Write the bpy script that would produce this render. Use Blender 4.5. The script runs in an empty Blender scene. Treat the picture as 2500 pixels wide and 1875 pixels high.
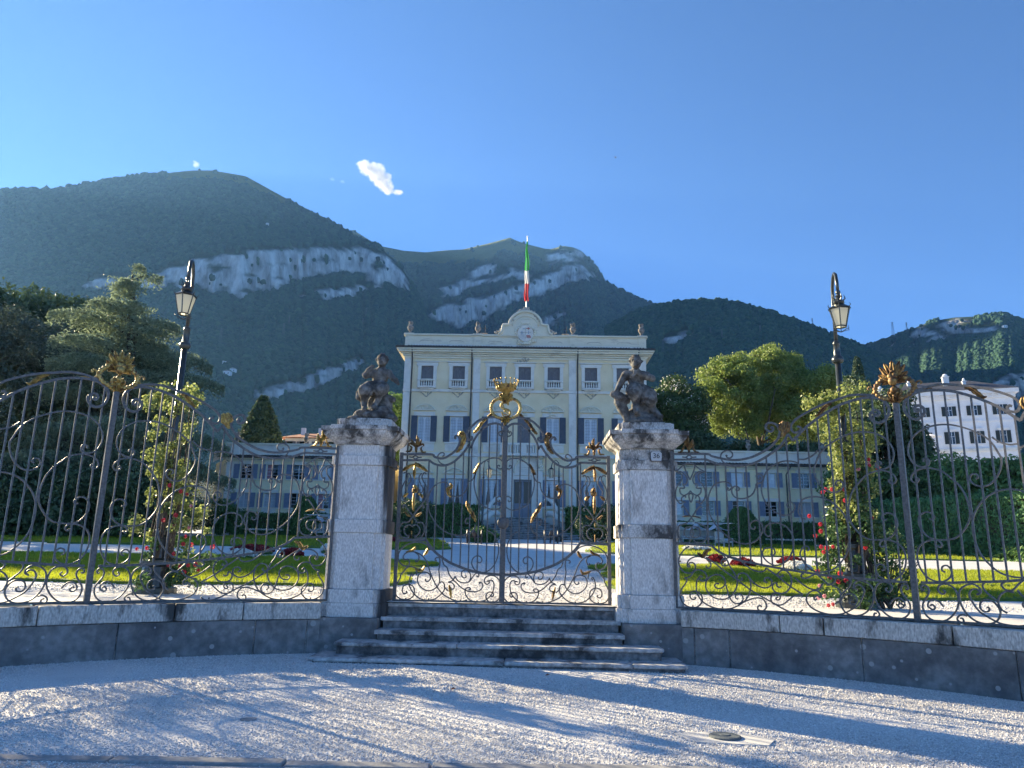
import bpy, bmesh, math, random
import numpy as np
from mathutils import Vector, Matrix, noise as mnoise
random.seed(7); rng = np.random.default_rng(11)
sc = bpy.context.scene
COL = sc.collection
R_ = math.radians
# ---------------------------------------------------------------- camera
PITCH, YAW, ROLL, CAMX, EYE, FPX = 13.2, 1.37, 1.12, 0.40, 1.5, 1808.0
cam = bpy.data.cameras.new('camera'); camo = bpy.data.objects.new('camera', cam); COL.objects.link(camo)
cam.sensor_width = 36.0; cam.lens = FPX/2500*36.0; cam.clip_start = .05; cam.clip_end = 30000
CR = Matrix.Rotation(R_(YAW), 3, 'Z') @ Matrix.Rotation(R_(90+PITCH), 3, 'X') @ Matrix.Rotation(R_(ROLL), 3, 'Z')
CP = Vector((CAMX, 0, EYE))
camo.matrix_world = Matrix.Translation(CP) @ CR.to_4x4()
sc.camera = camo
sc.render.resolution_x, sc.render.resolution_y = 1024, 768
# ---------------------------------------------------------------- light
SUN_AZ, SUN_EL = -50.0, 20.6          # degrees from +Y towards +X, above the horizon
w = bpy.data.worlds.new('World'); sc.world = w; w.use_nodes = True
nt = w.node_tree; nt.nodes.clear()
sky = nt.nodes.new('ShaderNodeTexSky'); sky.sky_type = 'NISHITA'; sky.sun_disc = False
sky.sun_elevation = R_(SUN_EL); sky.sun_rotation = R_(SUN_AZ)
sky.altitude = 200; sky.air_density = 0.62; sky.dust_density = 0.0; sky.ozone_density = 10.0
bg = nt.nodes.new('ShaderNodeBackground'); bg.inputs[1].default_value = 0.056
out = nt.nodes.new('ShaderNodeOutputWorld')
nt.links.new(sky.outputs[0], bg.inputs[0]); nt.links.new(bg.outputs[0], out.inputs[0])
sun = bpy.data.lights.new('sun', 'SUN'); sun.energy = 3.2; sun.angle = R_(.55); sun.color = (1, .89, .73)
suno = bpy.data.objects.new('sun', sun); COL.objects.link(suno)
SUND = Vector((math.sin(R_(SUN_AZ))*math.cos(R_(SUN_EL)), math.cos(R_(SUN_AZ))*math.cos(R_(SUN_EL)), math.sin(R_(SUN_EL))))
suno.rotation_euler = SUND.to_track_quat('Z', 'Y').to_euler(); suno.location = (-20, 20, 30)
vs = sc.view_settings; vs.view_transform = 'Standard'; vs.look = 'None'; vs.exposure = 2.58; vs.gamma = 1; vs.use_curve_mapping = False
vs.use_white_balance = True; vs.white_balance_temperature = 8100; vs.white_balance_tint = 4
sc.cycles.use_denoising = True; sc.cycles.max_bounces = 6; sc.cycles.diffuse_bounces = 4; sc.cycles.glossy_bounces = 2
sc.cycles.transmission_bounces = 3; sc.cycles.transparent_max_bounces = 8; sc.cycles.volume_bounces = 0
sc.cycles.sample_clamp_indirect = 4; sc.cycles.volume_step_rate = 1; sc.cycles.volume_max_steps = 256
sc.cycles.use_adaptive_sampling = True; sc.cycles.adaptive_threshold = .02
# ---------------------------------------------------------------- pixel -> place (source photo pixels, 2500 x 1875)
def ray(px, py): return CR @ Vector(((px-1250)/FPX, -(py-937.5)/FPX, -1))
def at(px, py, Y):
    d = ray(px, py); return CP + d*(Y/d.y)
def atz(px, py, z):
    d = ray(px, py); return CP + d*((z-CP.z)/d.z)
GS, GZ0, GY0 = .0478, .78, 13.3       # the garden rises gently towards the villa
def gz(Y): return GZ0 + (max(Y, GY0)-GY0)*GS if Y < 57 else GZ0+(57-GY0)*GS
def gp(px, py):
    d = ray(px, py); t = (GZ0-GY0*GS-CP.z)/(d.z-GS*d.y); return CP + d*t
YC, RF, RW = 3.85, 8.72, 8.5          # exedra: centre, fence radius, wall-face radius
def cyl(px, py, R=RF):
    d = ray(px, py); cx, cy = CP.x, CP.y-YC
    a = d.x**2+d.y**2; b = 2*(cx*d.x+cy*d.y); c = cx*cx+cy*cy-R*R
    t = (-b+math.sqrt(b*b-4*a*c))/(2*a); P = CP+d*t
    return math.atan2(P.x, P.y-YC), P.z
# ---------------------------------------------------------------- materials
MATS = {}
def mat(name, c1, c2=None, scale=4.0, rough=.75, bump=0.0, bscale=None, metal=0.0, detail=5.0, spec=.4, trans=0.0,
        stain=None, sscale=1.2, slo=.5, shi=.62, stretch=None, spots=None, spscale=9.0, spthr=.18, coords='Object', bdist=.02, alpha=None):
    m = bpy.data.materials.new(name); m.use_nodes = True; t = m.node_tree; N = t.nodes; L = t.links
    b = N['Principled BSDF']; b.inputs['Roughness'].default_value = rough; b.inputs['Metallic'].default_value = metal
    b.inputs['Specular IOR Level'].default_value = spec
    tc = N.new('ShaderNodeTexCoord'); src = tc.outputs[coords]
    if stretch:
        mp = N.new('ShaderNodeMapping'); mp.inputs['Scale'].default_value = stretch; L.new(src, mp.inputs[0]); src = mp.outputs[0]
    col = None
    if c2 is not None:
        n = N.new('ShaderNodeTexNoise'); n.inputs['Scale'].default_value = scale; n.inputs['Detail'].default_value = detail
        L.new(src, n.inputs[0])
        r = N.new('ShaderNodeValToRGB'); r.color_ramp.elements[0].color = (*c1, 1); r.color_ramp.elements[1].color = (*c2, 1)
        r.color_ramp.elements[0].position = .35; r.color_ramp.elements[1].position = .68
        L.new(n.outputs[0], r.inputs[0]); col = r.outputs[0]
    if stain is not None:
        n = N.new('ShaderNodeTexNoise'); n.inputs['Scale'].default_value = sscale; n.inputs['Detail'].default_value = 7; n.inputs['Roughness'].default_value = .65
        L.new(src, n.inputs[0])
        r = N.new('ShaderNodeMapRange'); r.inputs[1].default_value = slo; r.inputs[2].default_value = shi; L.new(n.outputs[0], r.inputs[0])
        mx = N.new('ShaderNodeMix'); mx.data_type = 'RGBA'; L.new(r.outputs[0], mx.inputs[0])
        if col is not None: L.new(col, mx.inputs[6])
        else: mx.inputs[6].default_value = (*c1, 1)
        mx.inputs[7].default_value = (*stain, 1); col = mx.outputs[2]
    if spots is not None:
        v = N.new('ShaderNodeTexVoronoi'); v.inputs['Scale'].default_value = spscale; v.inputs['Randomness'].default_value = 1; L.new(tc.outputs[coords], v.inputs[0])
        n2 = N.new('ShaderNodeTexNoise'); n2.inputs['Scale'].default_value = spscale*.25; n2.inputs['Detail'].default_value = 3; L.new(tc.outputs[coords], n2.inputs[0])
        ad = N.new('ShaderNodeMath'); ad.operation = 'MULTIPLY_ADD'; ad.inputs[1].default_value = .8; L.new(n2.outputs[0], ad.inputs[0]); L.new(v.outputs['Distance'], ad.inputs[2])
        r = N.new('ShaderNodeMapRange'); r.inputs[1].default_value = spthr+.36; r.inputs[2].default_value = spthr+.33; L.new(ad.outputs[0], r.inputs[0])
        mx = N.new('ShaderNodeMix'); mx.data_type = 'RGBA'; L.new(r.outputs[0], mx.inputs[0])
        if col is not None: L.new(col, mx.inputs[6])
        else: mx.inputs[6].default_value = (*c1, 1)
        mx.inputs[7].default_value = (*spots, 1); col = mx.outputs[2]
    if col is not None: L.new(col, b.inputs['Base Color'])
    else: b.inputs['Base Color'].default_value = (*c1, 1)
    if bump:
        n = N.new('ShaderNodeTexNoise'); n.inputs['Scale'].default_value = bscale or scale*4; n.inputs['Detail'].default_value = 6
        L.new(src, n.inputs[0]); bp = N.new('ShaderNodeBump'); bp.inputs['Strength'].default_value = bump; bp.inputs['Distance'].default_value = bdist
        L.new(n.outputs[0], bp.inputs['Height']); L.new(bp.outputs[0], b.inputs['Normal'])
    if trans:
        tr = N.new('ShaderNodeBsdfTranslucent'); ms = N.new('ShaderNodeMixShader'); ms.inputs[0].default_value = trans
        if col is not None: L.new(col, tr.inputs[0])
        else: tr.inputs[0].default_value = (*c1, 1)
        L.new(b.outputs[0], ms.inputs[1]); L.new(tr.outputs[0], ms.inputs[2]); L.new(ms.outputs[0], N['Material Output'].inputs[0])
    MATS[name] = m; return m
def leafmat(name, c1, c2, trans=.35, rough=.5, tcol=None):
    """foliage: colour varies leaf by leaf (random per mesh island), light passes through"""
    m = bpy.data.materials.new(name); m.use_nodes = True; t = m.node_tree; N = t.nodes; L = t.links
    b = N['Principled BSDF']; b.inputs['Roughness'].default_value = rough; b.inputs['Specular IOR Level'].default_value = .3
    g = N.new('ShaderNodeNewGeometry'); r = N.new('ShaderNodeValToRGB')
    r.color_ramp.elements[0].color = (*c1, 1); r.color_ramp.elements[1].color = (*c2, 1)
    L.new(g.outputs['Random Per Island'], r.inputs[0]); L.new(r.outputs[0], b.inputs['Base Color'])
    tr = N.new('ShaderNodeBsdfTranslucent'); ms = N.new('ShaderNodeMixShader'); ms.inputs[0].default_value = trans
    if tcol: tr.inputs[0].default_value = (*tcol, 1)
    else: L.new(r.outputs[0], tr.inputs[0])
    L.new(b.outputs[0], ms.inputs[1]); L.new(tr.outputs[0], ms.inputs[2]); L.new(ms.outputs[0], N['Material Output'].inputs[0])
    MATS[name] = m; return m
# ---------------------------------------------------------------- objects
def tag(o, label=None, cat=None, group=None, kind=None):
    if label: o['label'] = label
    if cat: o['category'] = cat
    if group: o['group'] = group
    if kind: o['kind'] = kind
    return o
def empty(name, loc=(0, 0, 0), rz=0, label=None, cat=None, group=None):
    o = bpy.data.objects.new(name, None); COL.objects.link(o); o.empty_display_size = .1
    o.location = loc; o.rotation_euler.z = rz; return tag(o, label, cat, group)
def link(name, me, parent=None, loc=None, rz=None, scale=None):
    o = bpy.data.objects.new(name, me); COL.objects.link(o)
    if parent: o.parent = parent
    if loc is not None: o.location = loc
    if rz is not None: o.rotation_euler.z = rz
    if scale is not None: o.scale = scale
    return o
def npmesh(name, V, F, material, smooth=False):
    """V (n,3) array, F (m,k) array of equal-sized faces"""
    V = np.asarray(V, dtype=np.float32); F = np.asarray(F, dtype=np.int32); k = F.shape[1]
    me = bpy.data.meshes.new(name); me.vertices.add(len(V)); me.vertices.foreach_set('co', V.ravel())
    me.loops.add(F.size); me.loops.foreach_set('vertex_index', F.ravel())
    me.polygons.add(len(F)); me.polygons.foreach_set('loop_start', np.arange(0, F.size, k, dtype=np.int32))
    me.polygons.foreach_set('loop_total', np.full(len(F), k, dtype=np.int32))
    if smooth: me.polygons.foreach_set('use_smooth', np.ones(len(F), dtype=bool))
    me.update(calc_edges=True); me.materials.append(MATS[material] if isinstance(material, str) else material); return me
class MB:
    def __init__(s): s.v = []; s.f = []
    def add(s, vs, fs):
        o = len(s.v); s.v += [tuple(p) for p in vs]; s.f += [tuple(i+o for i in f) for f in fs]; return s
    def box(s, x0, x1, y0, y1, z0, z1):
        return s.add([(x0,y0,z0),(x1,y0,z0),(x1,y1,z0),(x0,y1,z0),(x0,y0,z1),(x1,y0,z1),(x1,y1,z1),(x0,y1,z1)],
                     [(3,2,1,0),(4,5,6,7),(0,1,5,4),(1,2,6,5),(2,3,7,6),(3,0,4,7)])
    def cbox(s, c, d): return s.box(c[0]-d[0]/2, c[0]+d[0]/2, c[1]-d[1]/2, c[1]+d[1]/2, c[2]-d[2]/2, c[2]+d[2]/2)
    def prism(s, poly, y0, y1):                 # poly in (x,z), extruded along y
        n = len(poly)
        return s.add([(p[0], y0, p[1]) for p in poly]+[(p[0], y1, p[1]) for p in poly],
                     [tuple(range(n)), tuple(range(2*n-1, n-1, -1))]+[(i, i+n, (i+1) % n+n, (i+1) % n) for i in range(n)])
    def slab(s, poly, z0, z1):                  # poly in (x,y), ccw
        n = len(poly)
        return s.add([(p[0], p[1], z0) for p in poly]+[(p[0], p[1], z1) for p in poly],
                     [tuple(range(n-1, -1, -1)), tuple(range(n, 2*n))]+[(i, (i+1) % n, (i+1) % n+n, i+n) for i in range(n)])
    def lathe(s, prof, c=(0, 0, 0), n=14):      # prof (r,z)
        o = len(s.v); m = len(prof)
        for r, z in prof:
            for k in range(n):
                a = 2*math.pi*k/n; s.v.append((c[0]+r*math.cos(a), c[1]+r*math.sin(a), c[2]+z))
        for j in range(m-1):
            for k in range(n): s.f.append((o+j*n+k, o+j*n+(k+1) % n, o+(j+1)*n+(k+1) % n, o+(j+1)*n+k))
        s.f.append(tuple(o+k for k in range(n-1, -1, -1))); s.f.append(tuple(o+(m-1)*n+k for k in range(n)))
        return s
    def tube(s, pts, r, n=6, cap=True):
        pts = [Vector(p) for p in pts]; o = len(s.v); m = len(pts); rs = r if hasattr(r, '__len__') else [r]*m
        up = None
        for i, p in enumerate(pts):
            t = (pts[min(i+1, m-1)]-pts[max(i-1, 0)]).normalized()
            if up is None: up = t.orthogonal().normalized()
            up = (up-t*up.dot(t)); up = up.normalized() if up.length > 1e-6 else t.orthogonal().normalized()
            b = t.cross(up)
            for k in range(n):
                a = 2*math.pi*k/n; s.v.append(tuple(p+(up*math.cos(a)+b*math.sin(a))*rs[i]))
        for i in range(m-1):
            for k in range(n): s.f.append((o+i*n+k, o+i*n+(k+1) % n, o+(i+1)*n+(k+1) % n, o+(i+1)*n+k))
        if cap: s.f.append(tuple(o+k for k in range(n-1, -1, -1))); s.f.append(tuple(o+(m-1)*n+k for k in range(n)))
        return s
    def ball(s, c, r, n=8, m=5, rot=None):
        r = r if hasattr(r, '__len__') else (r, r, r); o = len(s.v)
        V = [(0, 0, -1)]
        for j in range(1, m):
            th = -math.pi/2+math.pi*j/m
            for k in range(n): V.append((math.cos(th)*math.cos(2*math.pi*k/n), math.cos(th)*math.sin(2*math.pi*k/n), math.sin(th)))
        V.append((0, 0, 1))
        for p in V:
            q = Vector((p[0]*r[0], p[1]*r[1], p[2]*r[2]))
            if rot is not None: q = rot @ q
            s.v.append((c[0]+q.x, c[1]+q.y, c[2]+q.z))
        for k in range(n): s.f.append((o, o+1+(k+1) % n, o+1+k))
        for j in range(m-2):
            for k in range(n): s.f.append((o+1+j*n+k, o+1+j*n+(k+1) % n, o+1+(j+1)*n+(k+1) % n, o+1+(j+1)*n+k))
        e = o+1+(m-1)*n
        for k in range(n): s.f.append((e, o+1+(m-2)*n+k, o+1+(m-2)*n+(k+1) % n))
        return s
    def xf(s, M):
        s.v = [tuple(M @ Vector(p)) for p in s.v]; return s
    def mesh(s, name, material, smooth=False):
        me = bpy.data.meshes.new(name); me.from_pydata(s.v, [], s.f)
        me.materials.append(MATS[material] if isinstance(material, str) else material)
        if smooth: me.polygons.foreach_set('use_smooth', [True]*len(me.polygons))
        me.update(); return me
    def build(s, name, material, parent=None, smooth=False, loc=None, rz=None, bevel=0, seg=1):
        o = link(name, s.mesh(name, material, smooth), parent, loc, rz)
        if bevel:
            b = o.modifiers.new('bevel', 'BEVEL'); b.width = bevel; b.segments = seg; b.limit_method = 'ANGLE'; b.angle_limit = R_(35)
        return o
def one(name, material, parent, *args, **k): return MB().box(*args).build(name, material, parent, **k)
def copytree(o, parent=None):
    c = o.copy(); COL.objects.link(c); c.parent = parent
    for ch in o.children: copytree(ch, c)
    return c
def cr(P, sub=5):                                # Catmull-Rom through 2-D points
    P = [np.array(p, float) for p in P]
    if len(P) < 3: return P
    Q = [2*P[0]-P[1]]+P+[2*P[-1]-P[-2]]; out = []
    for i in range(1, len(Q)-2):
        for k in range(sub):
            t = k/sub; a, b, c, d = Q[i-1:i+3]
            out.append(.5*((2*b)+(-a+c)*t+(2*a-5*b+4*c-d)*t*t+(-a+3*b-3*c+d)*t**3))
    return out+[P[-1]]
def remesh(o, vox, smooth=3, disp=0, dscale=.05):
    m = o.modifiers.new('skin', 'REMESH'); m.mode = 'VOXEL'; m.voxel_size = vox; m.use_smooth_shade = True
    if smooth: s = o.modifiers.new('soft', 'SMOOTH'); s.iterations = smooth; s.factor = .5
    if disp:
        tx = bpy.data.textures.new('stone_grain', 'CLOUDS'); tx.noise_scale = dscale; tx.noise_depth = 2
        d = o.modifiers.new('wear', 'DISPLACE'); d.texture = tx; d.strength = disp; d.mid_level = .5; d.texture_coords = 'LOCAL'
    return o
# ---------------------------------------------------------------- palette
mat('gravel_bed', (.56,.545,.52), (.72,.70,.67), 60, .9, .6, 90, bdist=.01, stain=(.48,.47,.46), sscale=.7, slo=.52, shi=.75)
mat('pebble', (.50,.49,.47), rough=.8)
mat('granite', (.50,.47,.45), (.84,.81,.77), 42, .8, .25, 160, bdist=.004, stain=(.13,.125,.12), sscale=1.6, slo=.56, shi=.72, stretch=(1.6,1.6,.5))
mat('granite_dirty', (.38,.36,.34), (.76,.73,.69), 42, .85, .3, 160, bdist=.004, stain=(.07,.068,.066), sscale=2.2, slo=.47, shi=.60, stretch=(1.3,1.3,.8))
mat('granite_coping', (.36,.34,.31), (.68,.65,.60), 40, .85, .3, 120, bdist=.004, stain=(.06,.06,.058), sscale=2.4, slo=.54, shi=.66, stretch=(1.2,1.2,.45))
mat('wall_stone', (.17,.17,.168), (.29,.287,.28), 9, .92, .7, 45, bdist=.012, stain=(.085,.087,.09), sscale=1.3, slo=.45, shi=.7, spots=(.36,.36,.35), spscale=5.5, spthr=.20)
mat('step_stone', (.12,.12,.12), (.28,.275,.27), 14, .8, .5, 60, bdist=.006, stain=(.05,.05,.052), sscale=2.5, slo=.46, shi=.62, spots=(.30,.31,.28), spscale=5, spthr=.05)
mat('skylit_tread_stone', (.34,.34,.335), (.60,.595,.585), 14, .8, .5, 60, bdist=.006, stain=(.08,.08,.08), sscale=2.5, slo=.50, shi=.64)  # paler than the risers: skylight on treads and nosings put into the colour
mat('statue_stone', (.085,.083,.078), (.26,.255,.24), 9, .95, .8, 50, bdist=.012, stain=(.05,.045,.042), sscale=5, slo=.45, shi=.62)
mat('iron', (.08,.08,.084), (.155,.15,.145), 30, .5, .3, 140, metal=.25, bdist=.002, stain=(.10,.07,.05), sscale=6, slo=.60, shi=.75)
mat('gilt', (.42,.28,.085), (.62,.46,.17), 18, .5, .5, 60, metal=.6, bdist=.004, stain=(.16,.085,.04), sscale=16, slo=.46, shi=.62)
mat('gilt_worn', (.26,.15,.06), (.44,.29,.11), 18, .55, .6, 60, metal=.5, bdist=.004, stain=(.10,.05,.03), sscale=16, slo=.42, shi=.6)
# ================================================================ terrain, mountains, haze
GRP = 'forecourt'
def fcz(x): return -.008*x
xs = np.arange(-30, 30.1, .5); ys = np.concatenate([np.arange(-14, 3, 1.), np.arange(3, 13.6, .25)])
V = []; 
for y in ys:
    for x in xs: V.append((x, y, fcz(x)+.012*mnoise.noise(Vector((x*.7, y*.7, 0)))))
nx = len(xs); F = [(j*nx+i, j*nx+i+1, (j+1)*nx+i+1, (j+1)*nx+i) for j in range(len(ys)-1) for i in range(nx-1)]
tag(link('gravel_forecourt', npmesh('gravel_forecourt', V, F, 'gravel_bed')), kind='structure')
# pebbles lying on the forecourt: real stones, one mesh per variant instanced by geometry nodes
def pebble_mesh(k):
    r = random.Random(k); mb = MB(); mb.ball((0, 0, 0), (1, r.uniform(.6, .9), r.uniform(.4, .62)), 6, 4)
    mb.v = [(x*r.uniform(.8, 1.2), y*r.uniform(.8, 1.2), z*r.uniform(.8, 1.2)) for x, y, z in mb.v]
    return mb
def scatter(name, pts, scl, protos, material, kind='stuff', rotfull=True, rotz=True, label=None, cat=None):
    """points -> instances of random prototypes, one object"""
    me = bpy.data.meshes.new(name); me.vertices.add(len(pts)); me.vertices.foreach_set('co', np.asarray(pts, np.float32).ravel())
    a = me.attributes.new('size', 'FLOAT', 'POINT'); a.data.foreach_set('value', np.asarray(scl, np.float32))
    o = link(name, me); tag(o, label, cat, kind=kind)
    g = bpy.data.node_groups.new(name, 'GeometryNodeTree'); g.interface.new_socket('Geometry', in_out='INPUT', socket_type='NodeSocketGeometry'); g.interface.new_socket('Geometry', in_out='OUTPUT', socket_type='NodeSocketGeometry')
    N = g.nodes; L = g.links; gi = N.new('NodeGroupInput'); go = N.new('NodeGroupOutput')
    j = N.new('GeometryNodeJoinGeometry'); 
    mats_ = MATS[material]
    pcol = bpy.data.collections.new(name+'_kinds')
    for k, pm in enumerate(protos):
        m = pm.mesh(name+'_kind', mats_, True) if isinstance(pm, MB) else pm
        po = bpy.data.objects.new(name+'_kind', m); pcol.objects.link(po)
    ci = N.new('GeometryNodeCollectionInfo'); ci.inputs[0].default_value = pcol; ci.inputs['Separate Children'].default_value = True; ci.inputs['Reset Children'].default_value = True
    ip = N.new('GeometryNodeInstanceOnPoints'); ip.inputs['Pick Instance'].default_value = True
    ri = N.new('FunctionNodeRandomValue'); ri.data_type = 'INT'; ri.inputs[4].default_value = 0; ri.inputs[5].default_value = len(protos)-1; ri.inputs['Seed'].default_value = 3
    rr = N.new('FunctionNodeRandomValue'); rr.data_type = 'FLOAT_VECTOR'
    rr.inputs[0].default_value = (-.5, -.5, 0) if rotfull else (-.12, -.12, 0); rr.inputs[1].default_value = (.5, .5, 6.28) if rotfull else (.12, .12, 6.28)
    na = N.new('GeometryNodeInputNamedAttribute'); na.data_type = 'FLOAT'; na.inputs[0].default_value = 'size'
    L.new(gi.outputs[0], ip.inputs['Points']); L.new(ci.outputs[0], ip.inputs['Instance']); L.new(ri.outputs[2], ip.inputs['Instance Index'])
    L.new(rr.outputs[0], ip.inputs['Rotation']); L.new(na.outputs[0], ip.inputs['Scale']); L.new(ip.outputs[0], go.inputs[0])
    md = o.modifiers.new('scatter', 'NODES'); md.node_group = g
    return o
def objrand(name, cols, rough=.85, trans=0):
    m = bpy.data.materials.new(name); m.use_nodes = True; t = m.node_tree; N = t.nodes; L = t.links; b = N['Principled BSDF']; b.inputs['Roughness'].default_value = rough
    b.inputs['Specular IOR Level'].default_value = .25
    oi = N.new('ShaderNodeObjectInfo'); r = N.new('ShaderNodeValToRGB'); r.color_ramp.interpolation = 'LINEAR'
    while len(r.color_ramp.elements) < len(cols): r.color_ramp.elements.new(.5)
    for i, c in enumerate(cols): r.color_ramp.elements[i].position = i/(len(cols)-1); r.color_ramp.elements[i].color = (*c, 1)
    L.new(oi.outputs['Random'], r.inputs[0]); L.new(r.outputs[0], b.inputs['Base Color'])
    MATS[name] = m; return m
objrand('pebble', [(.44,.43,.42), (.62,.60,.58), (.70,.68,.65), (.82,.80,.77), (.64,.61,.57)])
n = 240000
d = 2.9+ (rng.random(n)**1.15)*9.5; a = rng.uniform(-.74, .74, n); px = CAMX+np.tan(a-.024)*d; py = d
keep = (px**2+(py-YC)**2 < (RW-.02)**2) & (np.abs(px) < 7.5)
px, py = px[keep], py[keep]
sz = rng.uniform(.0042, .0085, len(px))*(1+.5*(rng.random(len(px)) > .93))*(.8+.05*py)
scatter('forecourt_pebbles', np.stack([px, py, -.008*px+.004], 1), sz, [pebble_mesh(k) for k in range(5)], 'pebble')
# stone edging and road at the near side
mat('kerb', (.24,.24,.24), (.36,.355,.35), 30, .85, .4, 80, bdist=.005, stain=(.2,.2,.2), sscale=2, slo=.5, shi=.7)
mat('asphalt', (.26,.26,.265), (.36,.36,.36), 80, .9, .4, 150, bdist=.004)
p0, p1 = atz(0, 1846, .02), atz(1250, 1869, .02)
dirk = (p1-p0).normalized(); nk = Vector((-dirk.y, dirk.x, 0)); 
kerb = empty('stone_edging', (p0.x, p0.y, 0)); tag(kerb, 'row of pale kerb stones sunk in the gravel at the near edge', 'kerb')
ang = math.atan2(dirk.y, dirk.x); L0 = -1.2
for k in range(9):
    ln = [1.1, .95, 1.25, 1.05, .9, 1.2, 1.0, 1.15, 1.0][k]
    o = MB().box(L0+.008, L0+ln-.008, -.15, -.005, -.1, .032+.006*(k % 3)).build('kerb_stone', 'kerb', kerb, bevel=.012, seg=2, rz=ang); L0 += ln
q = [p0+dirk*-12-nk*.15, p0+dirk*-12-nk*9, p0+dirk*20-nk*9, p0+dirk*20-nk*.15]
tag(MB().add([(v.x, v.y, .016+fcz(v.x)*.5) for v in q], [(0, 1, 2, 3)]).build('road', 'asphalt'), kind='structure')

# open lakeside behind the camera, unseen: pale paving added to bounce light, then water
mat('paving', (.50,.49,.47), (.60,.59,.56), .8, .9, .3, 6, bdist=.02)
mat('lake_water', (.03,.06,.08), rough=.08, spec=.6, bump=.4, bscale=1.5, bdist=.05)
tag(MB().add([(-160, -45, -.06), (160, -45, -.06), (160, 2, -.06), (-160, 2, -.06)], [(0, 1, 2, 3)]).build('lakeside_bounce_paving', 'paving'), kind='structure')
tag(MB().add([(-2500, -2500, -1.2), (2500, -2500, -1.2), (2500, -45, -1.2), (-2500, -45, -1.2)], [(0, 1, 2, 3)]).build('lake', 'lake_water'), kind='structure')
# ---- garden ground (gravel) up to the villa and beyond: one sheet reaching behind the hills
def extz(x, y):
    if y < 62: return gz(y)
    return gz(57)+ (y-62)*.03
ysn = np.concatenate([np.arange(12.0, 70, 1.5), np.geomspace(70, 900, 16)]); xsn = np.concatenate([-np.geomspace(900, 40, 12), np.arange(-36, 37, 3.), np.geomspace(40, 900, 12)])
V = [(x, y, extz(x, y)-.004) for y in ysn for x in xsn]; nx = len(xsn)
def inr(x, y): return True
F = []
for j in range(len(ysn)-1):
    for i in range(nx-1):
        cx_, cy_ = (xsn[i]+xsn[i+1])/2, (ysn[j]+ysn[j+1])/2
        F.append((j*nx+i, j*nx+i+1, (j+1)*nx+i+1, (j+1)*nx+i))
# front edge follows the back of the exedra wall
V = np.array(V)
for i, x in enumerate(xsn):
    ye = YC+math.sqrt(max((RW+.3)**2-x*x, 0)) if abs(x) < 8.2 else (YC+3.0)
    V[i] = (x, min(12.45, ye), GZ0-.004)
    for j in range(1, len(ysn)):
        if ysn[j] < ye: pass
tag(link('garden_ground', npmesh('garden_ground', V, F, 'gravel_bed')), kind='structure')

# ---- mountains: fans of real terrain behind the villa
mat('scrub', (.020,.045,.020), (.045,.075,.032), .02, .95, 0)
def mountmat():
    m = bpy.data.materials.new('mountain'); m.use_nodes = True; t = m.node_tree; N = t.nodes; L = t.links; b = N['Principled BSDF']; b.inputs['Roughness'].default_value = .95; b.inputs['Specular IOR Level'].default_value = .1
    tc = N.new('ShaderNodeTexCoord'); at_ = N.new('ShaderNodeAttribute'); at_.attribute_name = 'rock'
    ag = N.new('ShaderNodeAttribute'); ag.attribute_name = 'meadow'
    def noise_(s, det=6, st=None):
        n = N.new('ShaderNodeTexNoise'); n.inputs['Scale'].default_value = s; n.inputs['Detail'].default_value = det; n.inputs['Roughness'].default_value = .65
        if st: mp = N.new('ShaderNodeMapping'); mp.inputs['Scale'].default_value = st; L.new(tc.outputs['Object'], mp.inputs[0]); L.new(mp.outputs[0], n.inputs[0])
        else: L.new(tc.outputs['Object'], n.inputs[0])
        return n.outputs[0]
    def ramp(i, a, b_, p=.3, q=.7):
        r = N.new('ShaderNodeValToRGB'); r.color_ramp.elements[0].color = (*a, 1); r.color_ramp.elements[1].color = (*b_, 1); r.color_ramp.elements[0].position = p; r.color_ramp.elements[1].position = q; L.new(i, r.inputs[0]); return r.outputs[0]
    def mix(f, a, b_):
        x = N.new('ShaderNodeMix'); x.data_type = 'RGBA'; L.new(f, x.inputs[0]); L.new(a, x.inputs[6]); L.new(b_, x.inputs[7]); return x.outputs[2]
    veg = ramp(noise_(.03), (.016,.045,.022), (.045,.085,.04)); rock = ramp(noise_(.045, 9, (1, 1, .35)), (.26,.25,.24), (.84,.82,.79), .34, .60)
    mea = ramp(noise_(.02), (.10,.12,.035), (.17,.18,.06))
    c = mix(ag.outputs['Fac'], mix(at_.outputs['Fac'], veg, rock), mea); L.new(c, b.inputs['Base Color'])
    bp = N.new('ShaderNodeBump'); bp.inputs['Strength'].default_value = 1; bp.inputs['Distance'].default_value = 14; L.new(noise_(.05, 9, (1.4, 1.4, .5)), bp.inputs['Height']); L.new(bp.outputs[0], b.inputs['Normal'])
    MATS['mountain'] = m
mountmat()
def interp(P, x): return float(np.interp(x, [p[0] for p in P], [p[1] for p in P]))
FOREST = []
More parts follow.
